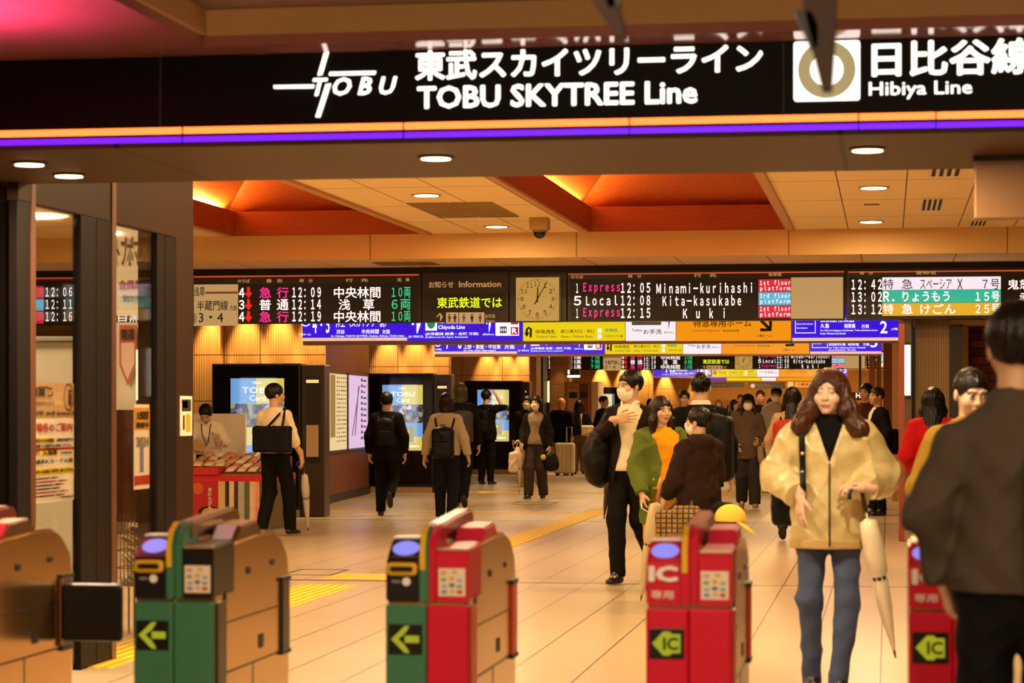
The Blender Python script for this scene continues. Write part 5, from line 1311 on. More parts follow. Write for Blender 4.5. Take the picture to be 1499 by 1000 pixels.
# white information counter wall and lit board seen through the glass
a = at(30, 14.6); b = at(121, 14.6)
t = thing('information_counter', 'pale information counter wall behind the first glass pane', 'counter', ((a.x + b.x) / 2, a.y, 0))
mb = MB(); mb.box(a.x, b.x, a.y, a.y + 0.2, 0, HC + (PY0 - 500) / (F / 14.6), bevel=0.01); mb.build('panel', mat('counter_white', 'dcd4b8', 0.6), t)
mb = MB(); mb.box(a.x, b.x + 0.05, a.y - 0.04, a.y + 0.24, HC + (PY0 - 500) / (F / 14.6), HC + (PY0 - 500) / (F / 14.6) + 0.03, bevel=0.006); mb.build('cap', mat('counter_cap', 'a8a08c', 0.5), t)
Yp = at(200, 15.2).y
t = thing('shop_board', 'white shop board with bold black words behind the second pane', 'sign', (plane(200, 0, Yp)[0], Yp, 0))
mb = MB(); panel(mb, (166, 326, 236, 462), Yp, mat('board_white', 'e4dcc4', 0.6), 0, 0.03); mb.build('board', None, t)
mb = MB(); zf = 597 + 1.45 * F / 15.2
panel(mb, (168, 462, 172, zf), Yp, KG, 0, 0.03); panel(mb, (228, 462, 232, zf), Yp, KG, 0, 0.03); mb.build('stand', None, t)
text('lettering', 'トブポマイル', (172, 346, 226, 390), Yp, INK, t, 0.02, dy=0.03); text('lettering', '会員募集', (176, 410, 222, 424), Yp, INKR, t, 0.02, dy=0.03); text('lettering', '受付カウンター', (182, 432, 222, 442), Yp, INK, t, 0.01, dy=0.03)
t = thing('pennant_poster', 'pair of pink bordered pennant posters below the white shop board', 'poster', (plane(200, 0, Yp)[0], Yp - 0.05, 1.5))
mb = MB(); panel(mb, (166, 472, 234, 600), Yp - 0.035, mat('board_white', 'e4dcc4', 0.6), 0, 0.01); mb.build('sheet', None, t)
for x in (176, 204):
    mb = MB(); mb.prism([plane(px, py, Yp - 0.05) for px, py in ((x, 476), (x + 25, 476), (x + 25, 535), (x + 12, 565), (x, 535))], 'y', Yp - 0.068, Yp - 0.062, mat('pennant_pink', 'c86a58', 0.6)); mb.prism([plane(px, py, Yp - 0.05) for px, py in ((x + 3, 502), (x + 22, 502), (x + 22, 533), (x + 12, 556), (x + 3, 533))], 'y', Yp - 0.072, Yp - 0.068, mat('pennant_pale', 'e8c4b0', 0.6)); mb.build('pennant', None, t)
    text('lettering', ('開運', '招福')[x > 180], (x + 3, 482, x + 22, 498), Yp - 0.05, INK, t, 0.02, dy=0.02)
t = thing('tube_lamp', 'bright upright tube lamp shining behind the second pane', 'lamp', (plane(203, 0, Yp - 0.2)[0], Yp - 0.2, 1.4))
mb = MB(); panel(mb, (200.5, 512, 205.5, 586), Yp - 0.2, glow('tube_warm', 'ffe8b8', 2.0), 0, 0.02); mb.build('tube', None, t)
mb = MB(); panel(mb, (201, 586, 205, zf + 4), Yp - 0.2, KG, 0, 0.02); mb.build('post', None, t)
Yq = at(185, 14.6).y
t = thing('wire_basket', 'wire basket heaped with striped pouches behind the second pane', 'basket', (plane(180, 0, Yq)[0], Yq, 0))
mb = MB(); X0, Z1 = plane(166, 755, Yq); X1, Z0 = plane(197, 788, Yq)
for k in range(7):
    x = X0 + (X1 - X0) * k / 6; mb.tube([(x, Yq, Z0 - 0.3), (x, Yq, Z1)], 0.004, n=6); mb.tube([(x, Yq + 0.3, Z0 - 0.3), (x, Yq + 0.3, Z1)], 0.004, n=6)
for k in range(5):
    z = Z0 - 0.3 + (Z1 - Z0 + 0.3) * k / 4; mb.tube([(X0, Yq, z), (X1, Yq, z), (X1, Yq + 0.3, z), (X0, Yq + 0.3, z), (X0, Yq, z)], 0.004, n=6)
mb.box(X0, X1, Yq, Yq + 0.3, Z0 - 0.3, Z0 - 0.29)
mb.build('basket_frame', mat('wire_brown', '5a3420', 0.4, 0.6), t)
mb = MB(); mb.tube([(X0, Yq, 0), (X0, Yq, Z0 - 0.3)], 0.008, n=6); mb.tube([(X1, Yq, 0), (X1, Yq, Z0 - 0.3)], 0.008, n=6); mb.tube([(X0, Yq + 0.3, 0), (X0, Yq + 0.3, Z0 - 0.3)], 0.008, n=6); mb.tube([(X1, Yq + 0.3, 0), (X1, Yq + 0.3, Z0 - 0.3)], 0.008, n=6); mb.build('stand', mat('wire_brown', '5a3420', 0.4, 0.6), t)
N = Nodes('striped_pouch', 0.5); N.color(N.mix(N.line(N.math('ADD', N.sep.outputs[0], N.sep.outputs[2]), 0.035, 0, 0.016), 'e8d8a8', '4a3018'))
for k in range(6):
    mb = MB(); mb.sphere((0, 0, 0), (0.062, 0.10, 0.035), N.m, 14); o = mb.build('striped_pouch', None, None, (0, 0, 0))
    o.location = (X0 + 0.07 + (k % 2) * 0.05, Yq + 0.14, Z0 - 0.26 + 0.062 * k); o.rotation_euler = (0.2, 0.1 * (k - 2), 0.3 * k)
    tag(o, 'striped pouch heaped in the wire basket behind the glass', 'pouch', 'striped pouches in the basket')

# ------------------------------------------------------------------ sweets stall by the first screen pillar
YT = 26.6
xa, za = plane(258, 697, YT); xb, _ = plane(392, 697, YT)
t = thing('stall_table', 'sweets stall table with red top edge and printed cloth front', 'stall', ((xa + xb) / 2, YT, 0))
mb = MB(); mb.box(xa, xb, YT, YT + 1.25, 0.60, za, mat('table_wood', '9a6a40', 0.5), bevel=0.006); mb.build('tabletop', None, t)
for x in (xa + 0.04, xb - 0.04):
    for y in (YT + 0.06, YT + 1.18): 
        mb = MB(); mb.box(x - 0.02, x + 0.02, y - 0.02, y + 0.02, 0, 0.60); mb.build('leg', KG, t)
RC = mat('stall_red', 'c81418', 0.5)
mb = MB(); mb.box(xa, xb, YT - 0.014, YT, za - 0.06, za + 0.015, RC); mb.box(xb, xb + 0.014, YT - 0.014, YT + 1.25, za - 0.06, za + 0.015, RC); mb.build('red_edge', None, t)
mb = MB(); mb.box(xa, plane(321, 0, YT)[0], YT - 0.05, YT + 0.3, za + 0.015, za + 0.10, RC, bevel=0.006); mb.build('red_tray', None, t)
cols = [(258, 320, 'b81a1c'), (320, 330, 'd8b878'), (330, 336, '2a2018'), (336, 343, 'e0c8a0'), (343, 349, '3a2a20'), (349, 358, 'b8b0a8'), (358, 366, '5a6a3a'), (366, 374, 'f0c0a0'), (374, 380, 'e89a70'), (380, 392, '6a5a2a')]
for a, b, c in cols:
    mb = MB(); X0 = plane(a, 0, YT)[0]; X1 = plane(b, 0, YT)[0]; mb.box(X0, X1, YT - 0.012, YT - 0.004, 0.02, za - 0.06, mat('cloth_print_' + c, c, 0.6, vary=0.3, bscale=12)); mb.build('cloth_panel', None, t)
mb = MB(); mb.box(xb + 0.002, xb + 0.010, YT, YT + 1.25, 0.02, za - 0.06, mat('cloth_print_6a5a2a', '6a5a2a', 0.6)); mb.build('cloth_panel', None, t)
text('lettering', '京\nわ\nら\nび\nも\nち', (305, 714, 311, 752), YT, mat('print_white', 'f4e4d0', 0.6), t, 0.02, dy=0.01)
mb = MB(); X, Z = plane(308, 750, YT); mb.disc((X, YT - 0.016, Z), 0.15, m=mat('plate_dark', '1a1410', 0.4), ry=0.075); mb.disc((X, YT - 0.018, Z - 0.01), 0.10, m=mat('sweets_gold', 'd89a30', 0.6, vary=0.4, bscale=50), ry=0.065)
X, Z = plane(290, 715, YT); mb.disc((X, YT - 0.016, Z), 0.07, m=mat('sun_orange', 'c85a20', 0.5)); mb.build('printed_picture', None, t)
# packets on the stall: pillow shaped bags, individually placed
def pouch(c1, c2):
    mb = MB(); n = 9; m1 = mat('wrap_' + c1, c1, 0.3, bump=0.4, bscale=60, vary=0.25); m2 = mat('wrap_' + c2, c2, 0.4, vary=0.3, bscale=30)
    g = [[None] * n for _ in range(n)]; h = [[None] * n for _ in range(n)]
    for i in range(n):
        for j in range(n):
            u, v = i / (n - 1) * 2 - 1, j / (n - 1) * 2 - 1
            z = 0.032 * ((1 - u ** 4) * (1 - v ** 4)) ** 0.6; w = 1 - 0.06 * (1 - abs(v)) 
            g[i][j] = mb.bm.verts.new((0.056 * u * w, 0.082 * v, z * 0.8)); h[i][j] = mb.bm.verts.new((0.056 * u * w, 0.082 * v, -z * 0.5)) if 0 < i < n - 1 and 0 < j < n - 1 else g[i][j]
    for i in range(n - 1):
        for j in range(n - 1):
            f = mb.bm.faces.new((g[i][j], g[i + 1][j], g[i + 1][j + 1], g[i][j + 1])); f.smooth = True; mb._set([f], m1)
            if h[i][j] is not g[i][j] or h[i + 1][j + 1] is not g[i + 1][j + 1]:
                try: f = mb.bm.faces.new((h[i][j + 1], h[i + 1][j + 1], h[i + 1][j], h[i][j])); f.smooth = True; mb._set([f], m2)
                except ValueError: pass
    o = mb.build('sweet_packet', None, None, (0, 0, 0))
    return o
random.seed(11)
protos = [pouch(*c) for c in (('e8cc98', 'c8a070'), ('d89a68', 'a86838'), ('f0dcc0', 'd8b890'), ('b88058', '7a4a28'), ('e0cc98', 'a89850'), ('c87858', '9a4a38'))]
lbls = ['cream coloured sweet packet in the stall display', 'orange brown sweet packet in the stall display', 'pale clear sweet packet in the stall display', 'dark brown sweet packet in the stall display', 'yellowish sweet packet in the stall display', 'reddish tan sweet packet in the stall display']
cnt = 0
for r in range(5):
    for c in range(8):
        k = (c * 2 + r * 3 + random.randint(0, 1)) % 6
        if r == 0 and c < 4: k = 4
        o = protos[k] if not protos[k].get('used') else protos[k].copy()
        if protos[k].get('used'): COL.objects.link(o)
        protos[k]['used'] = 1
        o.location = (xa + 0.09 + c * (xb - xa - 0.18) / 7 + random.uniform(-0.006, 0.006), YT + 0.16 + r * 0.222, za + 0.075 + r * 0.040 + (0.06 if r == 0 and c < 4 else 0))
        o.rotation_euler = (math.radians(12 + random.uniform(-3, 5)), random.uniform(-0.12, 0.12), random.uniform(-0.12, 0.12))
        tag(o, lbls[k], 'sweet packet', 'sweet packets on the stall: ' + lbls[k].split(' sweet')[0])
for o in COL.objects:
    if o.name.startswith('sweet_packet') and 'used' in o: del o['used']
mb = MB(); mb.prism([(YT + 0.06, za + 0.001), (YT + 1.2, za + 0.001), (YT + 1.2, za + 0.215), (YT + 0.06, za + 0.018)], 'x', xa + 0.02, xb - 0.02, mat('table_wood', '9a6a40', 0.5)); mb.build('display_slope', None, t)
a = at(283, 29.4); b = at(336, 29.4)
t = thing('partition_board', 'plain pale partition board behind the stall worker', 'partition', ((a.x + b.x) / 2, 29.2, 0))
mb = MB(); mb.box(a.x - 0.3, b.x, 29.2, 29.25, 0.03, HC - (606 - PY0) / (F / 29.4), bevel=0.01); mb.build('board', mat('partition_white', 'f4ecdc', 0.6), t)
mb = MB(); mb.box(a.x - 0.2, a.x - 0.16, 29.1, 29.36, 0, 0.03); mb.box(b.x - 0.1, b.x - 0.06, 29.1, 29.36, 0, 0.03); mb.build('foot', KG, t)

# ------------------------------------------------------------------ ticket gates
STEEL = mat('gate_bronze_steel', 'd0a468', 0.2, 0.92); STEEL2 = mat('gate_steel_dark', '8a6440', 0.32, 0.8); GREEN = mat('gate_green', '3a7854', 0.4); GRED = mat('gate_red', 'd40830', 0.42, spec=0.3); GBLK = mat('gate_black', '120c0c', 0.28)
GYEL = mat('gate_yellow', 'e8b818', 0.4); GPINK = mat('gate_pink_red', 'e02848', 0.42); DISC = glow('reader_disc', '9a96ff', 0.95); ARW = glow('arrow_led', 'c8c818', 0.62); SEAM = mat('seam_dark', '1a100c', 0.5); STK = mat('sticker_cream', 'f0dcc4', 0.6); WHTP = mat('gate_white', 'f4ece4', 0.5)
ORS = mat('gate_orange_red', 'd04a28', 0.4)
YG = 7.57
def gate(label, X, left, right, ic, head):
    t = thing('ticket_gate', label, 'ticket gate', (X, YG, 0))
    Z0 = (0, 0, 0)
    B = lambda mb, nm, m=None, par=t: mb.build(nm, m, par, Z0)
    mb = MB(); mb.prism([(0.02, 0.0), (0.02, 0.955), (0.30, 0.985), (0.62, 1.0), (0.80, 0.995), (0.90, 0.965), (0.99, 0.90), (1.02, 0.80), (1.02, 0.60), (1.0, 0.0)], 'x', -0.137, 0.137, STEEL, bevel=0.012); B(mb, 'body')
    mb = MB(); mb.box(-0.139, -0.001, -0.008, 0.03, 0.015, 0.795, left, bevel=0.008); B(mb, 'front_panel')
    mb = MB(); mb.box(0.001, 0.139, -0.008, 0.03, 0.015, 0.795, right, bevel=0.008); B(mb, 'front_panel')
    mb = MB(); mb.prism([(-0.004, 0.805), (-0.004, 0.915), (0.010, 0.945), (0.10, 1.005), (0.24, 1.012), (0.24, 0.805)], 'x', -0.139, -0.024, head, bevel=0.006); B(mb, 'reader_head')
    mb = MB(); u = Vector((0, 0.09, 0.06)).normalized(); nrm = Vector((0, -0.06, 0.09)).normalized(); c = Vector((-0.082, 0.058, 0.977)) + nrm * 0.003
    for i in range(28):
        a0, a1 = 2 * math.pi * i / 28, 2 * math.pi * (i + 1) / 28
        mb.quad([c, c + Vector((0.046 * math.cos(a0), 0, 0)) + u * 0.040 * math.sin(a0), c + Vector((0.046 * math.cos(a1), 0, 0)) + u * 0.040 * math.sin(a1), c], DISC) if False else mb._set([mb.bm.faces.new([mb.bm.verts.new(p) for p in (c, c + Vector((0.046 * math.cos(a0), 0, 0)) + u * 0.040 * math.sin(a0), c + Vector((0.046 * math.cos(a1), 0, 0)) + u * 0.040 * math.sin(a1))])], DISC)
    B(mb, 'touch_disc')
    mb = MB(); mb.box(-0.135, -0.03, 0.10, 0.18, 1.008, 1.016, WHTP, bevel=0.003); B(mb, 'touch_plate')
    if not ic:
        mb = MB(); mb.box(-0.134, -0.030, -0.022, -0.003, 0.893, 0.936, GYEL, bevel=0.012); rim = B(mb, 'ticket_slot_rim')
        mb = MB(); mb.box(-0.122, -0.042, -0.026, -0.015, 0.904, 0.925, GBLK, bevel=0.008); B(mb, 'ticket_slot', None, rim)
        mb = MB(); mb.disc((-0.068, -0.006, 0.872), 0.014, th=-0.003, n=18, m=WHTP); mb.box(-0.118, -0.09, -0.007, -0.004, 0.868, 0.876, mat('ink_grey', '8a8078', 0.6)); B(mb, 'coin_mark')
    o3 = Vector((X, YG, 0))
    def tx(s_, x0, x1, z0, z1, m, y=-0.010, bold=0.02): text_on('lettering', s_, (X + x0, YG + y, z0), (x1 - x0, 0, 0), (0, 0, z1 - z0), (0, -1, 0), m, t, bold)
    # striped arch
    prof = lambda a: [(-0.012 + a, 0.805), (-0.012 + a, 0.985), (0.015 + a, 1.030), (0.075 + a, 1.058), (0.20, 1.062), (0.20, 0.805)]
    mb = MB(); mb.prism(prof(0.0), 'x', -0.024, 0.006, left, bevel=0.006); B(mb, 'arch_band')
    mb = MB(); mb.prism([(-0.016, 0.912), (-0.016, 0.985), (0.012, 1.032), (0.070, 1.061), (0.070, 1.058), (0.015, 1.03), (-0.012, 0.985), (-0.012, 0.912)], 'x', -0.021, -0.003, GYEL); B(mb, 'yellow_strip')
    mb = MB(); mb.prism(prof(0.004), 'x', 0.008, 0.030, right, bevel=0.006); B(mb, 'arch_band')
    # right face with sticker
    mb = MB(); mb.prism([(-0.004, 0.805), (-0.004, 0.968), (0.010, 0.980), (0.26, 0.992), (0.26, 0.805)], 'x', 0.032, 0.139, head if right is GREEN else right, bevel=0.006); B(mb, 'card_panel')
    mb = MB(); mb.box(0.034, 0.138, -0.004, 0.02, 0.974, 0.984, mat('gate_edge', 'c8a080', 0.3, 0.6), bevel=0.003); B(mb, 'edge_trim')
    mb = MB(); mb.box(0.040, 0.131, -0.008, -0.004, 0.825, 0.918, STK, bevel=0.0025); st = B(mb, 'card_sticker')
    mb = MB(); random.seed(3)
    for i, (x, z, c) in enumerate(((0.058, 0.902, 'e09a90'), (0.095, 0.905, 'd8c030'), (0.058, 0.880, '7ab070'), (0.086, 0.884, 'e0b020'), (0.112, 0.878, 'a8b8c0'), (0.060, 0.858, 'b0b0c8'), (0.086, 0.862, '4a6a9a'), (0.112, 0.858, '90b0a0'), (0.060, 0.840, '8090c0'), (0.088, 0.842, 'd8b890'), (0.112, 0.840, 'c84830'))):
        mb.box(x - 0.009, x + 0.009, -0.0095, -0.008, z - 0.006, z + 0.006, mat('mark_' + c, c, 0.6))
    B(mb, 'card_marks', None, st)
    # top: slanted panel and sensor arm
    mb = MB(); mb.prism([(0.28, 0.98), (0.36, 1.035), (0.56, 1.045), (0.64, 0.995)], 'x', 0.036, 0.134, GPINK if right is GRED else STEEL2, bevel=0.006); B(mb, 'top_panel')
    if right is GREEN:
        mb = MB(); mb.quad([(0.05, 0.283, 0.991), (0.12, 0.283, 0.991), (0.12, 0.352, 1.036), (0.05, 0.352, 1.036)], mat('display_pale', 'd8d0e8', 0.3)); B(mb, 'display_window')
        mb = MB(); mb.box(-0.10, -0.03, 0.30, 0.42, 1.0, 1.03, mat('display_pale', 'd8d0e8', 0.3), bevel=0.004); B(mb, 'display_window')
    mb = MB(); mb.prism([(0.10, 0.99), (0.09, 1.045), (0.13, 1.062), (0.62, 1.088), (0.68, 1.080), (0.70, 1.055), (0.70, 0.985), (0.64, 0.985), (0.63, 1.035), (0.17, 1.012)], 'x', -0.022, 0.034, STEEL2 if right is GREEN else mat('arm_redbrown', '9a3a2c', 0.35, 0.4), bevel=0.008); arm = B(mb, 'sensor_arm')
    mb = MB(); mb.prism([(0.20, 1.0), (0.62, 1.0), (0.62, 1.03), (0.20, 1.012)], 'x', -0.018, 0.030, GBLK); B(mb, 'sensor_window', None, arm)
    # passage side: flap housings and seams
    mb = MB(); mb.box(0.137, 0.146, 0.035, 0.135, 0.50, 0.79, ORS if right is GRED else mat('gate_slot_grey', '4a4038', 0.35, 0.4), bevel=0.004); mb.box(0.137, 0.142, 0.135, 0.150, 0.48, 0.82, SEAM); B(mb, 'flap_housing')
    mb = MB(); mb.box(0.137, 0.148, 0.885, 0.985, 0.54, 0.80, ORS if right is GRED else mat('gate_slot_grey', '4a4038', 0.35, 0.4), bevel=0.004); mb.box(0.137, 0.150, 0.870, 0.995, 0.80, 0.815, SEAM); mb.box(0.137, 0.150, 0.870, 0.995, 0.525, 0.54, SEAM); B(mb, 'flap_housing')
    mb = MB(); mb.box(0.1365, 0.1385, 0.16, 0.86, 0.708, 0.714); mb.box(0.1365, 0.1385, 0.03, 1.0, 0.535, 0.542); mb.box(0.1365, 0.1385, 0.50, 0.506, 0.02, 0.535); B(mb, 'side_seam', SEAM)
    mb = MB(); mb.box(0.1365, 0.141, 0.42, 0.46, 0.86, 0.885); mb.box(0.1365, 0.140, 0.58, 0.64, 0.58, 0.63); mb.box(0.1365, 0.140, 0.74, 0.79, 0.87, 0.89); B(mb, 'side_sensor', SEAM)
    # lit arrow
    mb = MB(); mb.box(-0.128, -0.014, -0.013, -0.007, 0.630, 0.730, GBLK, bevel=0.002); ad = B(mb, 'arrow_display')
    mb = MB()
    if ic:
        mb.prism([(-0.118, 0.681), (-0.082, 0.720), (-0.060, 0.720), (-0.054, 0.712), (-0.026, 0.712), (-0.026, 0.650), (-0.054, 0.650), (-0.060, 0.642), (-0.082, 0.642)], 'y', -0.0155, -0.013, ARW)
        B(mb, 'lit_arrow', None, ad); tx('IC', -0.082, -0.032, 0.660, 0.702, GBLK, -0.018, 0.03)
    else:
        mb.prism([(-0.118, 0.681), (-0.072, 0.725), (-0.056, 0.725), (-0.072, 0.700), (-0.095, 0.681), (-0.072, 0.662), (-0.056, 0.636), (-0.072, 0.636)], 'y', -0.0155, -0.013, ARW); mb.box(-0.072, -0.024, -0.0155, -0.013, 0.670, 0.693, ARW); B(mb, 'lit_arrow', None, ad)
    if ic:
        tx('IC', -0.130, -0.034, 0.882, 0.934, WHTP, -0.012, 0.05); tx('専用', -0.122, -0.048, 0.826, 0.854, mat('gate_pinkish', 'f0c8b8', 0.5), -0.012, 0.03)
    return t
g1 = gate('green ticket gate with yellow and green arch, left of the red ones', -2.385, GREEN, GREEN, False, GBLK)
gate('half green half red ticket gate with a lit yellow arrow', -1.512, GREEN, GRED, False, GBLK)
gate('all red ticket gate with white letters, in front of the umbrella pair', -0.642, GRED, GRED, True, GRED)
gate('all red ticket gate partly hidden by the man in the grey jacket', 0.205, GRED, GRED, True, GRED)
g0 = gate('bronze ticket gate cut by the left edge, with a black flap', -3.245, STEEL2, STEEL2, False, STEEL2)
mb = MB(); mb.box(0.139, 0.150, 0.85, 0.885, 0.545, 0.80, STEEL2, bevel=0.004); mb.build('flap_post', None, g0, (0, 0, 0))
mb = MB(); mb.box(0.150, 0.390, 0.838, 0.880, 0.565, 0.785, mat('flap_black', '0a0606', 0.35), bevel=0.016); mb.build('flap', None, g0, (0, 0, 0))
# ------------------------------------------------------------------ people and what they carry
def umbrella(label, top, tip, color, r=0.035, rough=0.5, crook=True, fluff=1.0, handle='2a1a10', cat='umbrella', metal=0.0):
    """a closed umbrella from its handle end to its tip"""
    top, tip = Vector(top), Vector(tip); ax = tip - top; L = ax.length; u = ax.normalized(); P_ = lambda f: top + ax * f
    t = thing('umbrella', label, cat, tip)
    mb = MB(); mb.tube([P_(0.12), P_(1.0)], 0.005, n=8); mb.build('shaft', mat('umbrella_shaft', '8a8078', 0.3, 0.7), t)
    if crook:
        b = u.orthogonal().normalized(); pts = [P_(0.16), P_(0.06)] + [P_(0.06) + b * (0.045 - 0.045 * math.cos(a)) - u * 0.045 * math.sin(a) for a in np.linspace(0.4, math.pi * 1.05, 7)]
    else: pts = [P_(0.16), P_(0.0)]
    mb = MB(); mb.tube(pts, 0.0105, n=8); mb.build('handle', mat('umbrella_handle_' + handle, handle, 0.4), t)
    mb = MB(); n = 16; e1 = u.orthogonal().normalized(); e2 = u.cross(e1); prof = [(0.20, 0.10), (0.22, 0.75), (0.30, 0.95), (0.42, 1.0), (0.50, 0.86), (0.535, 0.62), (0.56, 0.72), (0.70, 0.62), (0.85, 0.38), (0.94, 0.2), (0.955, 0.12)]
    rings = []
    for f, w_ in prof:
        rings.append([mb.bm.verts.new(P_(f) + (e1 * math.cos(2 * math.pi * k / n) + e2 * math.sin(2 * math.pi * k / n)) * r * w_ * fluff * (1 + 0.22 * math.cos(8 * 2 * math.pi * k / n + 5 * f))) for k in range(n)])
    for a, b in zip(rings, rings[1:]):
        for k in range(n): f = mb.bm.faces.new((a[k], a[(k + 1) % n], b[(k + 1) % n], b[k])); f.smooth = True
    mb.bm.faces.new(rings[0][::-1]); mb.bm.faces.new(rings[-1]); bmesh.ops.recalc_face_normals(mb.bm, faces=mb.bm.faces[:])
    mb.build('canopy', mat('umbrella_cloth_' + color, color, rough, metal, bump=0.3, bscale=60), t)
    c = P_(0.54); cn = kids(t)[-1]; mb = MB(); mb.tube([c - u * 0.008, c + u * 0.008], r * 0.70 * fluff, n=14); mb.build('strap', mat('umbrella_strap', '1a1410', 0.5), t).parent = cn
    mb = MB(); mb.tube([P_(0.955), P_(1.0)], [0.007, 0.004], n=8); mb.build('ferrule', mat('umbrella_tip', '1c1814', 0.4), t)
    return t
def at_person(o, name, label, cat):
    t = thing(name, label, cat, o.t.location, o.t.rotation_euler.z); t.scale = (o.S,) * 3; return t
def soft(t, name, prims, color, h=0.010, folds=0.004, rough=0.6, m=None, keep=None):
    lo = np.min([np.array(p[1]) - np.max(p[2]) for p in prims], 0); hi = np.max([np.array(p[1]) + np.max(p[2]) for p in prims], 0)
    Fd = Field(lo, hi, h)
    for p in prims:
        if p[0] == 'b': Fd.rbox(p[1], p[2], p[3] if len(p) > 3 else min(p[2]) * 0.6, 0.02)
        else: Fd.ell(p[1], p[2], 0.02)
    if folds: Fd.folds(folds, 30, 26, 2.0)
    return link(name, to_mesh(name, Fd.mesh('x'), m or mat('bag_%s_%s' % (color, rough), color, rough, bump=0.25, bscale=120, vary=0.15, spec=0.18)), t)
def straps(t, o, paths, color, r=0.014, name='strap'):
    for pts in paths:
        mb = MB(); mb.tube([o.surf(x, z, b) if y is None else Vector((x, y, z)) for x, y, z, b in pts], r, n=8); mb.build(name, mat('strap_' + color, color, 0.5, spec=0.2), t, (0, 0, 0))
def backpack(o, label, color, w=0.15, hgt=0.21, dep=0.085, z=1.16, x=0.0, strap='0e0c0a', rough=0.6, pocket=True, y=None, sx=0.11):
    t = at_person(o, 'backpack', label, 'backpack')
    yb = o.surf(x, z, True).y if y is None else y
    bb = soft(t, 'bag_body', [('b', (x, yb + dep * 0.9, z), (w, dep, hgt), 0.06), ('e', (x, yb + dep, z + hgt * 0.6), (w * 0.9, dep, hgt * 0.5))], color, rough=rough)
    if pocket: soft(bb, 'front_pocket', [('b', (x, yb + dep * 1.85, z - hgt * 0.35), (w * 0.8, dep * 0.35, hgt * 0.5), 0.03)], color, rough=rough, folds=0.003)
    straps(t, o, [[(x + s_ * sx * 0.7, None, z + hgt * 0.75, True), (x + s_ * sx, None, 1.34, True), (x + s_ * sx * 1.02, 0.02, 1.425, True), (x + s_ * sx, None, 1.34, False), (x + s_ * sx * 1.15, None, 1.15, False)] for s_ in (1, -1)], strap)
    mb = MB(); mb.tube([(x - 0.03, yb + dep, z + hgt * 1.02), (x - 0.02, yb + dep, z + hgt * 1.2), (x + 0.02, yb + dep, z + hgt * 1.2), (x + 0.03, yb + dep, z + hgt * 1.02)], 0.007, n=6); mb.build('grab_loop', mat('strap_' + strap, strap, 0.5), t, (0, 0, 0))
    return t
SKC = (0.54, 0.33, 0.21)
d_ = lambda s: F / s
# the woman walking through the gate
A = person('person in a shiny cream zip jacket and blue jeans walking through the gate', 1214, d_(290), 1.635, 2, h=0.0062, female=True, hair='wavy', hc='40200e', skin=(0.64, 0.41, 0.27), yaw=-14, eyes_shut=True, pitch=-3,
           top=mat('cream_satin', 'c6b27a', 0.30, bump=0.35, bscale=22, vary=0.1), hem=0.785, puff=0.042, sleeve_puff=0.062, collar=True, vneck=1.22, neckwear='080606', pants='46506a', pw=0.010, shoes='1a1410', folds=0.011, rib='b89a62', wide=1.04,
           arms={'me': (-0.262, 0.05, 1.15), 'mw': (-0.150, -0.17, 1.045), 'mu': (-0.02, -0.25, -1), 'mn': (0.9, 0.5, 0), 'mc': 0.35, 'pe': (0.268, 0.05, 1.14), 'pw': (0.175, -0.19, 1.095), 'pu': (-1, -0.35, 0.05), 'pn': (0.1, 0.4, -1), 'pc': 1.15},
           legs={'mk': (-0.100, -0.06, 0.50), 'ma': (-0.088, 0.02, 0.085), 'pk': (0.090, -0.10, 0.50), 'pa': (0.045, -0.18, 0.085)})
mb = MB(); mb.tube([A.surf(0.0, z) for z in np.linspace(0.79, 1.22, 9)], 0.006, n=6); z_ = mb.build('zip', mat('zip_brown', '4a3420', 0.4), A.t, (0, 0, 0)); z_.parent = A.top
t = at_person(A, 'shoulder_bag', 'black shoulder bag with a studded strap on the cream jacket', 'bag')
straps(t, A, [[(-0.135 - 0.001 * i, None, 1.03 + 0.045 * i, False) for i in range(9)] + [(-0.130, 0.02, 1.445, False), (-0.150, None, 1.38, True), (-0.16, None, 1.25, True), (-0.18, None, 1.10, True)]], '0c0a0a', 0.017)
soft(t, 'bag_body', [('b', (-0.20, 0.24, 1.0), (0.11, 0.06, 0.13), 0.04)], '0c0a0a', 0.009)
mb = MB(); [mb.sphere(tuple(A.surf(-0.140, z, False, 0.02)), 0.012, seg=8) for z in (1.17, 1.27)]; mb.build('stud', mat('stud_silver', 'd8ccb8', 0.3, 0.9), t, (0, 0, 0))
h0 = A.W((0.155, -0.20, 1.12)); umbrella('pale translucent umbrella hanging from the hand of the woman in cream', h0, Vector(at(1311, d_(293), 0.20)), 'e4d4b0', 0.052, 0.3)
# big man in front at the right
Bm = person('person in a dark grey jacket seen from behind at the right edge', 1489, d_(515), 1.745, 172, h=0.0075, hair='short', hc='120a06', skin=(0.52, 0.28, 0.16), yaw=14, drop=0.045, top='463c32', hem=0.905, puff=0.028, sleeve_puff=0.026, collar=True, pants='0e0c0c', folds=0.013, wide=1.06,
            arms={'pe': (0.232, 0.03, 1.12), 'pw': (0.205, -0.05, 0.93), 'pu': (-0.25, -0.3, -1)})
backpack(Bm, 'black backpack on the grey jacket at the right edge', '12100e', 0.13, 0.23, 0.09, 1.10, -0.17, sx=0.07)
# man with his mask pulled down, behind him
person('person with a mask pulled under the chin and a mustard jacket behind the grey jacket', 1422, d_(310), 1.63, 12, h=0.008, hair='crop', hc='140c08', skin=(0.58, 0.36, 0.23), top='8a6a1c', puff=0.035, hood=False, collar=True, hem=0.80, pants='2a2218', yaw=8, pitch=12)
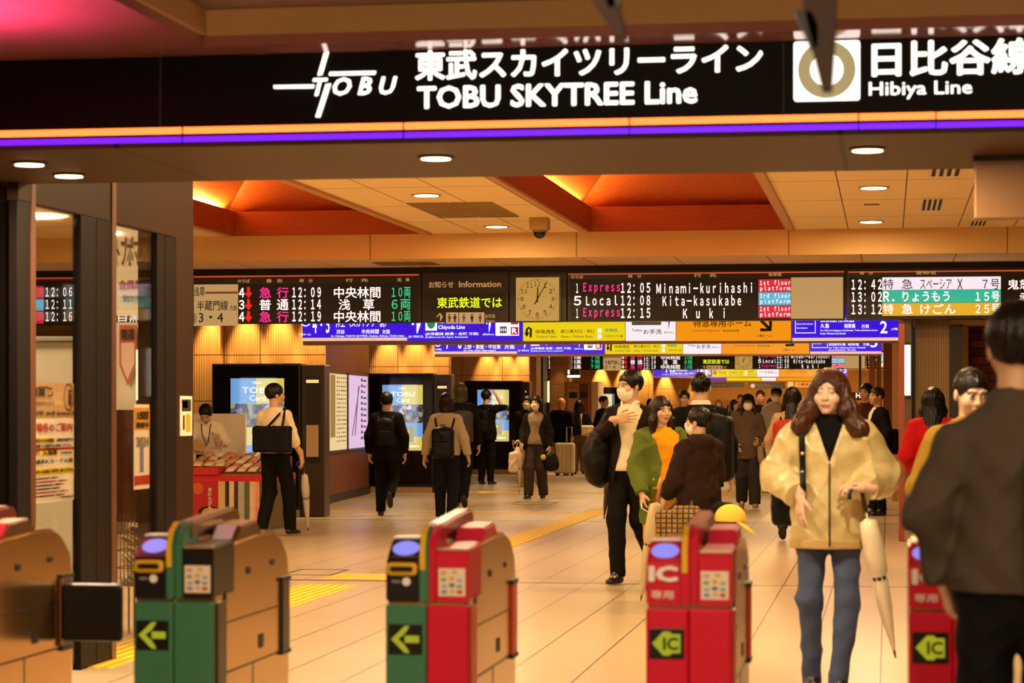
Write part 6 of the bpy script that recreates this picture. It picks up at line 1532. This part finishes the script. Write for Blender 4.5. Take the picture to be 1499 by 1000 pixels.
# woman in red
D = person('person with long black hair and a red knitted jumper, back turned', 1366, d_(170), 1.62, 178, h=0.010, female=True, hair='long', hc='080505', top='a80e14', puff=0.035, sleeve_puff=0.036, hem=0.86, pants='141010', folds=0.006, sleeves=(1, 1),
           arms={'pe': (0.225, 0.05, 1.10), 'pw': (0.165, -0.10, 0.93), 'me': (-0.22, 0.04, 1.10), 'mw': (-0.16, -0.12, 0.95)})
umbrella('black folded umbrella under the red jumper', D.W((0.155, -0.14, 0.90)), D.W((0.15, -0.14, 0.33)), '0c0a0c', 0.045, 0.5, True)
# office worker with the black bag
E = person('person in a dark suit jacket and white shirt with a face mask, hand on chest', 922, d_(177), 1.755, -14, h=0.0095, hair='short', hc='0c0806', mask='eadfce', top='1c1310', inner='d8cbb0', open_w=0.085, mid=0.02, puff=0.022, hem=0.80, pants='0e0a0a', belt='1c120c', pw=0.02, yaw=-32, pitch=4, folds=0.007, legs={'pk': (0.085, -0.02, 0.50), 'pa': (0.07, 0.30, 0.22), 'mk': (-0.07, -0.12, 0.51), 'ma': (-0.03, -0.20, 0.09)},
           arms={'me': (-0.245, -0.06, 1.17), 'mw': (-0.02, -0.225, 1.315), 'mu': (1, -0.12, 0.12), 'mn': (0.1, 1, 0), 'mc': 0.3, 'pe': (0.225, 0.05, 1.10), 'pw': (0.22, -0.03, 0.86)})
t = at_person(E, 'shoulder_bag', 'big soft black bag hanging beside the man in the suit jacket', 'bag')
soft(t, 'bag_body', [('e', (-0.255, -0.02, 0.99), (0.135, 0.21, 0.235)), ('b', (-0.235, 0.0, 1.13), (0.075, 0.16, 0.10), 0.05)], '0a0808', 0.012, 0.007, 0.45)
straps(t, E, [[(-0.24, -0.12, 1.12, False), (-0.185, -0.08, 1.33, False), (-0.150, 0.02, 1.415, False), (-0.19, 0.10, 1.30, False), (-0.24, 0.10, 1.12, False)]], '0a0808')
umbrella('thin brown umbrella pointing down behind the man in the suit jacket', at(893, 19.6, 0.95), at(884, 19.6, 0.51), '3a2416', 0.028, 0.6, False)
mb = MB(); [mb.sphere(tuple(E.surf(0.02, z, False, 0.004)), 0.006, seg=8) for z in (0.98, 1.06, 1.14, 1.22)]; mb.build('button', mat('button_pale', 'f0e4cc', 0.4), E.t, (0, 0, 0)).scale = (E.S,) * 3
Cl = Field((-0.14, -0.16, 1.34), (0.14, 0.16, 1.50), 0.007); Cl.cone((0, 0.012, 1.37), (0, 0.004, 1.465), 0.088, 0.072, 0.0); Cl.keep((0, 0, 1), 1.462); x_, y_, z_ = Cl.grid((slice(None),) * 3); Cl.f = np.maximum(Cl.f, -np.maximum(np.abs(x_) - 0.5 * (z_ - 1.36), y_)); link('shirt_collar', to_mesh('shirt_collar', Cl.mesh('c'), cloth('efe4d0')), E.t).scale = (E.S,) * 3
# pair in front of the red gate
Fp = person('person with long brown hair, open green jacket and yellow top', 968, d_(186), 1.535, 22, h=0.009, female=True, hair='long', hc='1c0e08', skin=(0.60, 0.37, 0.24), yaw=12, top='5c6a2a', inner='dc9a18', open_w=0.105, puff=0.034, sleeve_puff=0.040, hem=0.60, pants='b0781c', folds=0.009, mid=0.03,
            arms={'me': (-0.225, 0.0, 1.08), 'mw': (-0.215, -0.16, 0.85), 'mu': (-0.1, -0.5, -0.8), 'pe': (0.22, -0.02, 1.08), 'pw': (0.12, -0.22, 1.0)})
p = Fp.W((-0.215, -0.24, 0.76)); t = thing('phone', 'pale phone held low by the woman in the green jacket', 'phone', p); mb = MB(); mb.box(-0.036, 0.036, -0.075, 0.075, -0.004, 0.004, mat('phone_white', 'e0d8d0', 0.3), bevel=0.003); mb.build('case', None, t, (0, 0, 0)); mb = MB(); mb.box(-0.032, 0.032, -0.068, 0.068, 0.004, 0.005, mat('phone_glass', '101014', 0.1)); mb.build('screen', None, t, (0, 0, 0)); t.rotation_euler = (0.5, 0.5, 0.4)
G = person('person in a dark brown hooded jacket, back turned, short black hair and mask', 1022, d_(199), 1.45, -140, h=0.0085, hair='short', hc='0a0705', mask='eadfce', yaw=28, top='2c1c16', puff=0.040, sleeve_puff=0.042, hood=True, hem=0.62, pants='16100e', folds=0.010,
           arms={'me': (-0.20, -0.02, 1.10), 'mw': (-0.16, -0.24, 1.02), 'mu': (0.1, -1, 0.1), 'mc': 1.2, 'pe': (0.23, -0.02, 1.09), 'pw': (0.20, -0.20, 0.93)})
umbrella('cream folded umbrella leaning down in front of the red gate', at(968, d_(197), 0.93), at(938, d_(195), 0.0), 'c8b48c', 0.060, 0.5, False, 1.0, 'b8a078')
t = thing('tote_bag', 'golden brown patterned bag between the cream umbrella and the red gate', 'bag', at(993, d_(204), 0.45))
N = Nodes('checked_gold_cloth', 0.55); ln = N.math('MAXIMUM', N.line(N.sep.outputs[0], 0.04, 0, 0.012), N.line(N.sep.outputs[2], 0.035, 0, 0.010)); N.color(N.mix(ln, N.mix(N.noise(30), '6a4a14', 'b08830'), '2c1c08'))
soft(t, 'bag_body', [('b', (0, 0, 0.12), (0.165, 0.075, 0.15), 0.04), ('b', (0.06, 0, 0.2), (0.10, 0.07, 0.10), 0.04)], 'x', 0.010, 0.007, m=N.m)
hp = G.W((-0.16, -0.33, 1.00)) - t.location; mb = MB(); mb.tube([(-0.09, 0, 0.25), hp - Vector((0.02, 0, 0.03)), hp, hp + Vector((0.02, 0, -0.03)), (0.09, 0, 0.28)], 0.010, n=8); mb.build('handle', mat('strap_3a2810', '3a2810', 0.5), t, (0, 0, 0))
t = thing('camera_bag', 'black rounded bag with a glossy blue lens by the yellow cap', 'bag', at(1062, d_(200), 0.46))
soft(t, 'bag_body', [('b', (-0.05, 0.05, 0.14), (0.12, 0.09, 0.16), 0.05)], '0c0a0a', 0.010)
mb = MB(); mb.tube([(0.06, -0.03, 0.15), (0.06, -0.14, 0.15)], [0.062, 0.058], n=20); mb.build('lens_barrel', mat('lens_black', '0a0a12', 0.2), t, (0, 0, 0)); mb = MB(); mb.disc((0.06, -0.142, 0.15), 0.046, m=mat('lens_blue', '1c1c50', 0.08)); mb.build('lens_glass', None, t, (0, 0, 0))
t = thing('sun_cap', 'bright yellow cap hanging on the bag above the red gate', 'cap', at(1073, d_(203), 0.60))
Fd = Field((-0.15, -0.15, -0.05), (0.2, 0.15, 0.22), 0.008); Fd.ell((-0.02, 0, 0.05), (0.115, 0.10, 0.105), 0.01); Fd.keep((0, 0, -1), -0.03); Fd.ell((-0.02, 0, 0.03), (0.10, 0.088, 0.09), 0, None, 'sub')
link('crown', to_mesh('crown', Fd.mesh('c'), cloth('f0d45a')), t)
Fd = Field((0.0, -0.15, -0.12), (0.25, 0.15, 0.1), 0.008); Fd.ell((0.085, -0.02, -0.005), (0.10, 0.085, 0.014), 0.01, rotm(0, 0, 38)); link('brim', to_mesh('brim', Fd.mesh('c'), cloth('f0d45a')), t)
# man in black suit with the big backpack
Hm = person('person in a black suit with a white collar, back turned, above the mask wearers', 1026, d_(173), 1.745, 176, h=0.010, hair='crop', hc='080504', top='0c0908', puff=0.030, hem=0.76, collar=False, neckwear='e0d8cc', pants='0c0a0a', wide=1.08)
backpack(Hm, 'bulky black backpack on the black suit, beside the hooded grey top', '0c0a0a', 0.17, 0.27, 0.13, 1.08, -0.13, sx=0.10)
# masked woman in grey
I = person('person in a grey hooded top with black cap and mask, walking this way', 1095, d_(102), 1.64, 4, h=0.013, female=True, hair='mid', hc='0c0806', mask='f0e6da', cap='0c0a0a', top='5a483c', hood=True, puff=0.03, hem=0.74, pants='2e2a28', pw=0.045, shoes='8a7458', legs={'pk': (0.09, -0.10, 0.51), 'pa': (0.10, -0.16, 0.10), 'mk': (-0.09, 0.0, 0.50), 'ma': (-0.09, 0.18, 0.13)},
           arms={'pe': (0.22, 0.02, 1.10), 'pw': (0.16, -0.16, 1.02), 'me': (-0.22, 0.03, 1.08), 'mw': (-0.17, -0.12, 0.95)})
umbrella('grey green folded umbrella held by the walker in the grey hooded top', I.W((0.16, -0.22, 1.10)), I.W((0.235, -0.26, 0.33)), '8a7c58', 0.05, 0.5, False)
person('person in a black shirt walking this way, between the two masked heads', 1113, d_(78), 1.78, 0, h=0.015, hair='crop', hc='2a160a', skin=(0.60, 0.30, 0.18), top='0c0a0a', hem=0.80)
person('person with black cap, white mask and pale grey jacket behind the red backpack', 1136, d_(84), 1.80, 15, h=0.014, hair='short', mask='f4ece0', cap='0c0a0a', top='a09488', collar=True, puff=0.03, hem=0.78, yaw=-25)
Lp = person('person with a beige top and a red and black backpack, back turned', 1160, d_(133), 1.67, 176, h=0.012, hair='mid', hc='0e0806', top='b89a70', hem=0.82, puff=0.03, pants='141010', legs='m')
backpack(Lp, 'orange red backpack with black straps left of the cream jacket', 'a83414', 0.16, 0.23, 0.10, 1.10, 0.03, sx=0.09)
Mm = person('person in a dark suit turned left, right of the woman in cream', 1284, d_(109), 1.725, -62, h=0.012, hair='crop', hc='0a0705', top='0e0b0c', inner='e0d4c0', open_w=0.04, puff=0.025, hem=0.78, pants='0c0a0a', skin=(0.50, 0.27, 0.16))
person('dark haired person partly hidden behind the dark suit at right', 1268, d_(101), 1.80, -30, h=0.014, hair='short', hc='0c0806', top='4a2418', hem=0.80)
t = at_person(Mm, 'shoulder_bag', 'black bag carried at the back of the dark suit at right', 'bag'); soft(t, 'bag_body', [('b', (-0.02, 0.24, 0.98), (0.10, 0.07, 0.17), 0.04)], '0a0808', 0.012)
mb = MB(); mb.tube([(-0.03, 0.20, 1.12), (-0.08, 0.10, 1.38), (-0.09, 0.0, 1.43)], 0.012, n=8); mb.build('strap', mat('strap_0a0808', '0a0808', 0.5), t, (0, 0, 0))
# man with the tote by the stall
O = person('person in a white shirt and black trousers with a tote, back turned by the stall', 403, d_(130), 1.72, 164, h=0.0105, hair='short', hc='0a0705', skin=(0.56, 0.32, 0.19), yaw=-38, top='e4d4b4', hem=0.93, puff=0.018, pants='0c0a0a', pw=0.026, legs={'mk': (-0.09, -0.14, 0.51), 'ma': (-0.10, -0.16, 0.10), 'pk': (0.085, -0.02, 0.50), 'pa': (0.09, 0.14, 0.10)}, sleeves=(1.0, 0.72),
           arms={'me': (-0.235, 0.0, 1.08), 'mw': (-0.275, -0.10, 0.90), 'mu': (0, -0.3, -1), 'pe': (0.22, -0.04, 1.10), 'pw': (0.14, -0.22, 0.98)})
t = at_person(O, 'tote_bag', 'black tote slung across the back of the white shirt', 'bag')
yb = O.surf(-0.02, 1.12, True).y
soft(t, 'bag_body', [('b', (-0.08, yb + 0.07, 1.085), (0.235, 0.065, 0.150), 0.035)], '0a0808', 0.009)
straps(t, O, [[(-0.01, yb + 0.05, 1.22, True), (-0.09, None, 1.34, True), (-0.135, 0.02, 1.43, True), (-0.14, None, 1.30, False), (-0.19, -0.08, 1.15, False)], [(-0.20, yb + 0.05, 1.22, True), (-0.17, None, 1.34, True), (-0.14, 0.02, 1.432, True)]], '0a0808')
umbrella('clear wet umbrella held down by the man with the tote', O.W((-0.275, -0.15, 0.86)), at(451, d_(129), 0.05), 'b8a898', 0.045, 0.25, True)
# stall worker
W_ = person('stall worker in a white shirt with a lanyard bending over the sweets', 306, 29.05, 1.60, 8, h=0.0105, hair='short', hc='080504', pitch=38, lean=0.22, yaw=-4, top='ecdfc8', hem=0.92, puff=0.02, pants='141010', sleeves=(0.75, 0.75),
            arms={'me': (-0.24, -0.16, 1.08), 'mw': (-0.10, -0.42, 1.02), 'mu': (0.5, -0.8, -0.1), 'pe': (0.25, -0.18, 1.08), 'pw': (0.16, -0.42, 1.10), 'pu': (-0.2, -0.6, 0.7)})
t = at_person(W_, 'lanyard', 'dark lanyard round the neck of the stall worker', 'lanyard'); straps(t, W_, [[(0.065, None, 1.33, False), (0.05, None, 1.25, False), (0.03, None, 1.12, False), (0.0, None, 1.04, False), (-0.05, None, 1.18, False), (-0.065, None, 1.33, False)]], '14100e', 0.006, 'cord')
t = thing('wrapping_paper', 'tan folded paper held by the stall worker', 'paper', W_.W((-0.08, -0.50, 1.02))); mb = MB(); mb.prism([(-0.10, -0.05), (0.09, -0.07), (0.10, 0.05), (-0.03, 0.09)], 'y', -0.03, 0.0, mat('kraft', 'a88858', 0.6), bevel=0.004); mb.build('sheet', None, t, (0, 0, 0)); t.rotation_euler = (-0.5, 0.1, 0.2)
# walkers on the left, backs turned
Q = person('person in a plain black suit walking away, left of the beige jumper', 566, d_(109), 1.655, 184, h=0.0115, hair='short', hc='080504', top='0b0909', puff=0.034, hem=0.76, pants='0b0909', pw=0.026, legs='lift_m', arms={'pe': (0.235, 0.02, 1.10), 'me': (-0.235, 0.02, 1.10)})
backpack(Q, 'flat black backpack on the plain black suit', '0d0b0b', 0.13, 0.19, 0.06, 1.15, 0.0, sx=0.10)
Rr = person('person in a beige jumper with a black backpack walking away', 653, d_(115), 1.635, 180, h=0.011, female=True, hair='bob', hc='1c0e0a', top='b8a684', puff=0.024, hem=0.88, pants='14161e', pw=0.024, folds=0.004, arms={'pe': (0.245, 0.03, 1.09), 'pw': (0.29, -0.02, 0.86), 'me': (-0.245, 0.03, 1.09), 'mw': (-0.29, -0.03, 0.87)}, legs={'pk': (0.09, -0.06, 0.5), 'pa': (0.085, -0.05, 0.09), 'mk': (-0.09, -0.03, 0.5), 'ma': (-0.09, 0.10, 0.09)})
backpack(Rr, 'shiny black flap backpack with crossed straps on the beige jumper', '141218', 0.150, 0.205, 0.08, 1.04, 0.0, strap='141216', rough=0.4, sx=0.125)
S_ = person('person with greenish grey hair in dark clothes, half hidden behind the beige jumper', 674, d_(101), 1.80, 184, h=0.0125, hair='bob', hc='3c3820', top='0e0c0c', hem=0.80, puff=0.03, pants='0c0a0a', legs='p')
backpack(S_, 'grey backpack behind the beige jumper', '3a3430', 0.15, 0.22, 0.09, 1.10, -0.05, sx=0.09)
Tt = person('person in black raising a hand to the head before the screen pillar', 712, d_(77.5), 1.785, 160, h=0.014, hair='short', hc='0a0705', top='0d0b0b', puff=0.03, hem=0.80, pants='0d0b0b', arms={'me': (-0.30, -0.06, 1.40), 'mw': (-0.15, -0.10, 1.60), 'mu': (0.5, 0, 0.8), 'pe': (0.22, 0.0, 1.10)})
backpack(Tt, 'black backpack on the man raising a hand to the head', '0d0b0b', 0.14, 0.20, 0.08, 1.14, 0.0, sx=0.10)
U = person('person with face mask, dark cardigan and grey top walking this way', 785, d_(92), 1.64, -6, h=0.0125, female=True, hair='bob', hc='0c0806', mask='f4e8d8', yaw=-10, top='1c1614', inner='8a7660', open_w=0.115, puff=0.026, hem=0.74, pants='3a302a', pw=0.038, shoes='0a0808', arms={'me': (-0.215, 0.0, 1.10), 'mw': (-0.20, -0.16, 0.90), 'pe': (0.225, 0.03, 1.09), 'pw': (0.23, -0.02, 0.86)}, legs={'mk': (-0.085, -0.14, 0.51), 'ma': (-0.08, -0.20, 0.09), 'pk': (0.09, -0.02, 0.5), 'pa': (0.09, 0.12, 0.09)})
umbrella('white handled clear umbrella held by the woman in the dark cardigan', U.W((-0.215, -0.22, 0.97)), U.W((-0.225, -0.24, 0.10)), 'c8b8a8', 0.035, 0.3, True, 1.0, 'e8dcc8')
t = thing('shopping_bag', 'pale plastic bag hanging from the hand of the woman in the cardigan', 'bag', U.W((-0.31, -0.14, 0.48))); soft(t, 'bag_body', [('b', (0, 0, 0.12), (0.12, 0.06, 0.17), 0.05), ('e', (0.03, 0, 0.28), (0.05, 0.04, 0.10))], 'e0cca8', 0.012, 0.008, 0.4); mb = MB(); mb.tube([(-0.02, 0, 0.30), (0.05, 0, 0.47), (0.08, 0, 0.30)], 0.008, n=6); mb.build('handle', mat('bag_handle_pale', 'e0cca8', 0.5), t, (0, 0, 0))
t = thing('handbag', 'small black handbag with a yellow charm carried by the woman in the cardigan', 'bag', U.W((0.27, -0.06, 0.46))); soft(t, 'bag_body', [('e', (0, 0, 0.14), (0.13, 0.06, 0.15)), ('b', (0, 0, 0.10), (0.12, 0.06, 0.08), 0.04)], '0a0808', 0.011, 0.004, 0.4)
mb = MB(); mb.tube([(-0.08, 0, 0.24), (-0.06, 0, 0.40), (0.0, 0, 0.45), (0.06, 0, 0.40), (0.08, 0, 0.24)], 0.008, n=6); mb.build('handle', mat('strap_0a0808', '0a0808', 0.5), t, (0, 0, 0)); mb = MB(); mb.sphere((-0.12, -0.05, 0.22), 0.045, seg=12); mb.build('charm', mat('charm_yellow', 'd8b040', 0.8), t, (0, 0, 0))
person('person with mask half hidden behind the woman in the dark cardigan', 771, d_(80), 1.66, 0, h=0.014, hair='short', hc='0c0806', mask='f0e4d4', top='14100e', hem=0.70, puff=0.03, pants='b0946c', pw=0.04, shoes='a88c60', legs={'pa': (0.24, 0.02, 0.085), 'pk': (0.19, 0, 0.5)})
W1 = person('balding person in a black coat standing by the white suitcase', 822, d_(68), 1.66, 168, h=0.016, hair='bald', skin=(0.62, 0.25, 0.13), pitch=16, top='0d0b0b', puff=0.045, hem=0.72, wide=1.15, pants='0c0a0a')
W2 = person('person with long dark hair, black jacket and grey jeans, back turned', 848, d_(67), 1.62, 184, h=0.016, female=True, hair='long', hc='100806', top='0f0b0a', puff=0.035, hem=0.90, pants='6a543e', pw=0.03, arms={'pe': (0.23, 0.0, 1.1), 'pw': (0.26, -0.2, 0.98)})
t = at_person(W2, 'shoulder_bag', 'cream bag on the hip of the long haired woman in jeans', 'bag'); soft(t, 'bag_body', [('b', (-0.20, 0.16, 1.0), (0.15, 0.05, 0.12), 0.04), ('b', (-0.28, 0.16, 0.92), (0.10, 0.05, 0.10), 0.04)], 'd8c090', 0.014); mb = MB(); mb.tube([(-0.06, 0.15, 1.10), (-0.05, 0.13, 1.35), (-0.10, 0.03, 1.43)], 0.012, n=6); mb.build('strap', mat('strap_d8c090', 'd8c090', 0.6), t, (0, 0, 0))
g = at(827, d_(68.5)); t = thing('suitcase', 'white upright suitcase with a raised handle beside the couple', 'suitcase', g)
mb = MB(); mb.box(-0.21, 0.21, -0.13, 0.13, 0.05, 0.70, mat('case_white', 'e4d4b4', 0.35), bevel=0.05, seg=3); mb.build('shell', None, t, (0, 0, 0))
mb = MB(); [mb.box(x, x + 0.02, -0.138, -0.128, 0.10, 0.65, mat('case_rib', 'c0ac88', 0.4)) for x in (-0.14, -0.05, 0.04, 0.12)]; mb.build('ribs', None, t, (0, 0, 0))
mb = MB(); mb.tube([(0.03, 0.05, 0.68), (0.03, 0.05, 1.04), (0.14, 0.05, 1.04), (0.14, 0.05, 0.68)], 0.012, mat('handle_metal', 'b0a490', 0.3, 0.6), n=8); mb.build('pull_handle', None, t, (0, 0, 0))
for x in (-0.16, 0.16):
    for y in (-0.09, 0.09): mb = MB(); mb.tube([(x - 0.015, y, 0.032), (x + 0.015, y, 0.032)], 0.032, mat('wheel_black', '100c0a', 0.5), n=14); mb.build('wheel', None, t, (0, 0, 0))
# heads in the far crowd
for lb, px, s, H, rot, kw in (
    ('person in spectacles seen between the suit and the long haired woman', 1002, 88, 1.735, 4, dict(hair='short', hc='0c0806', top='4a4238', glasses=True)),
    ('dark haired person far back between the salaryman and the spectacles', 952, 62, 1.66, 20, dict(hair='bob', hc='100a06', top='1c1614')),
    ('person with dark hair in profile left of the cap and mask', 1075, 64, 1.63, 50, dict(hair='bob', hc='100806', top='7a5c3a')),
    ('red faced person far behind the black cap', 1084, 56, 1.80, 0, dict(hair='crop', hc='5a2410', top='3a2c20', skin=(0.62, 0.24, 0.12))),
    ('small distant person right of the man in the black shirt', 1128, 60, 1.68, -10, dict(hair='bob', hc='140c06', top='5a3a20')),
    ('dark person by the farthest screen pillar', 884, 70, 1.70, 60, dict(hair='short', hc='0a0705', top='0e0c0c')),
    ('dim distant person left of the spectacles', 968, 55, 1.66, 0, dict(hair='short', hc='160e08', top='241c16')),
    ('distant fair haired person beyond the black suit', 1052, 50, 1.68, 10, dict(hair='mid', hc='6a4a20', top='6a5438'))):
    person(lb, px, d_(s), H, rot, h=0.017, **kw)
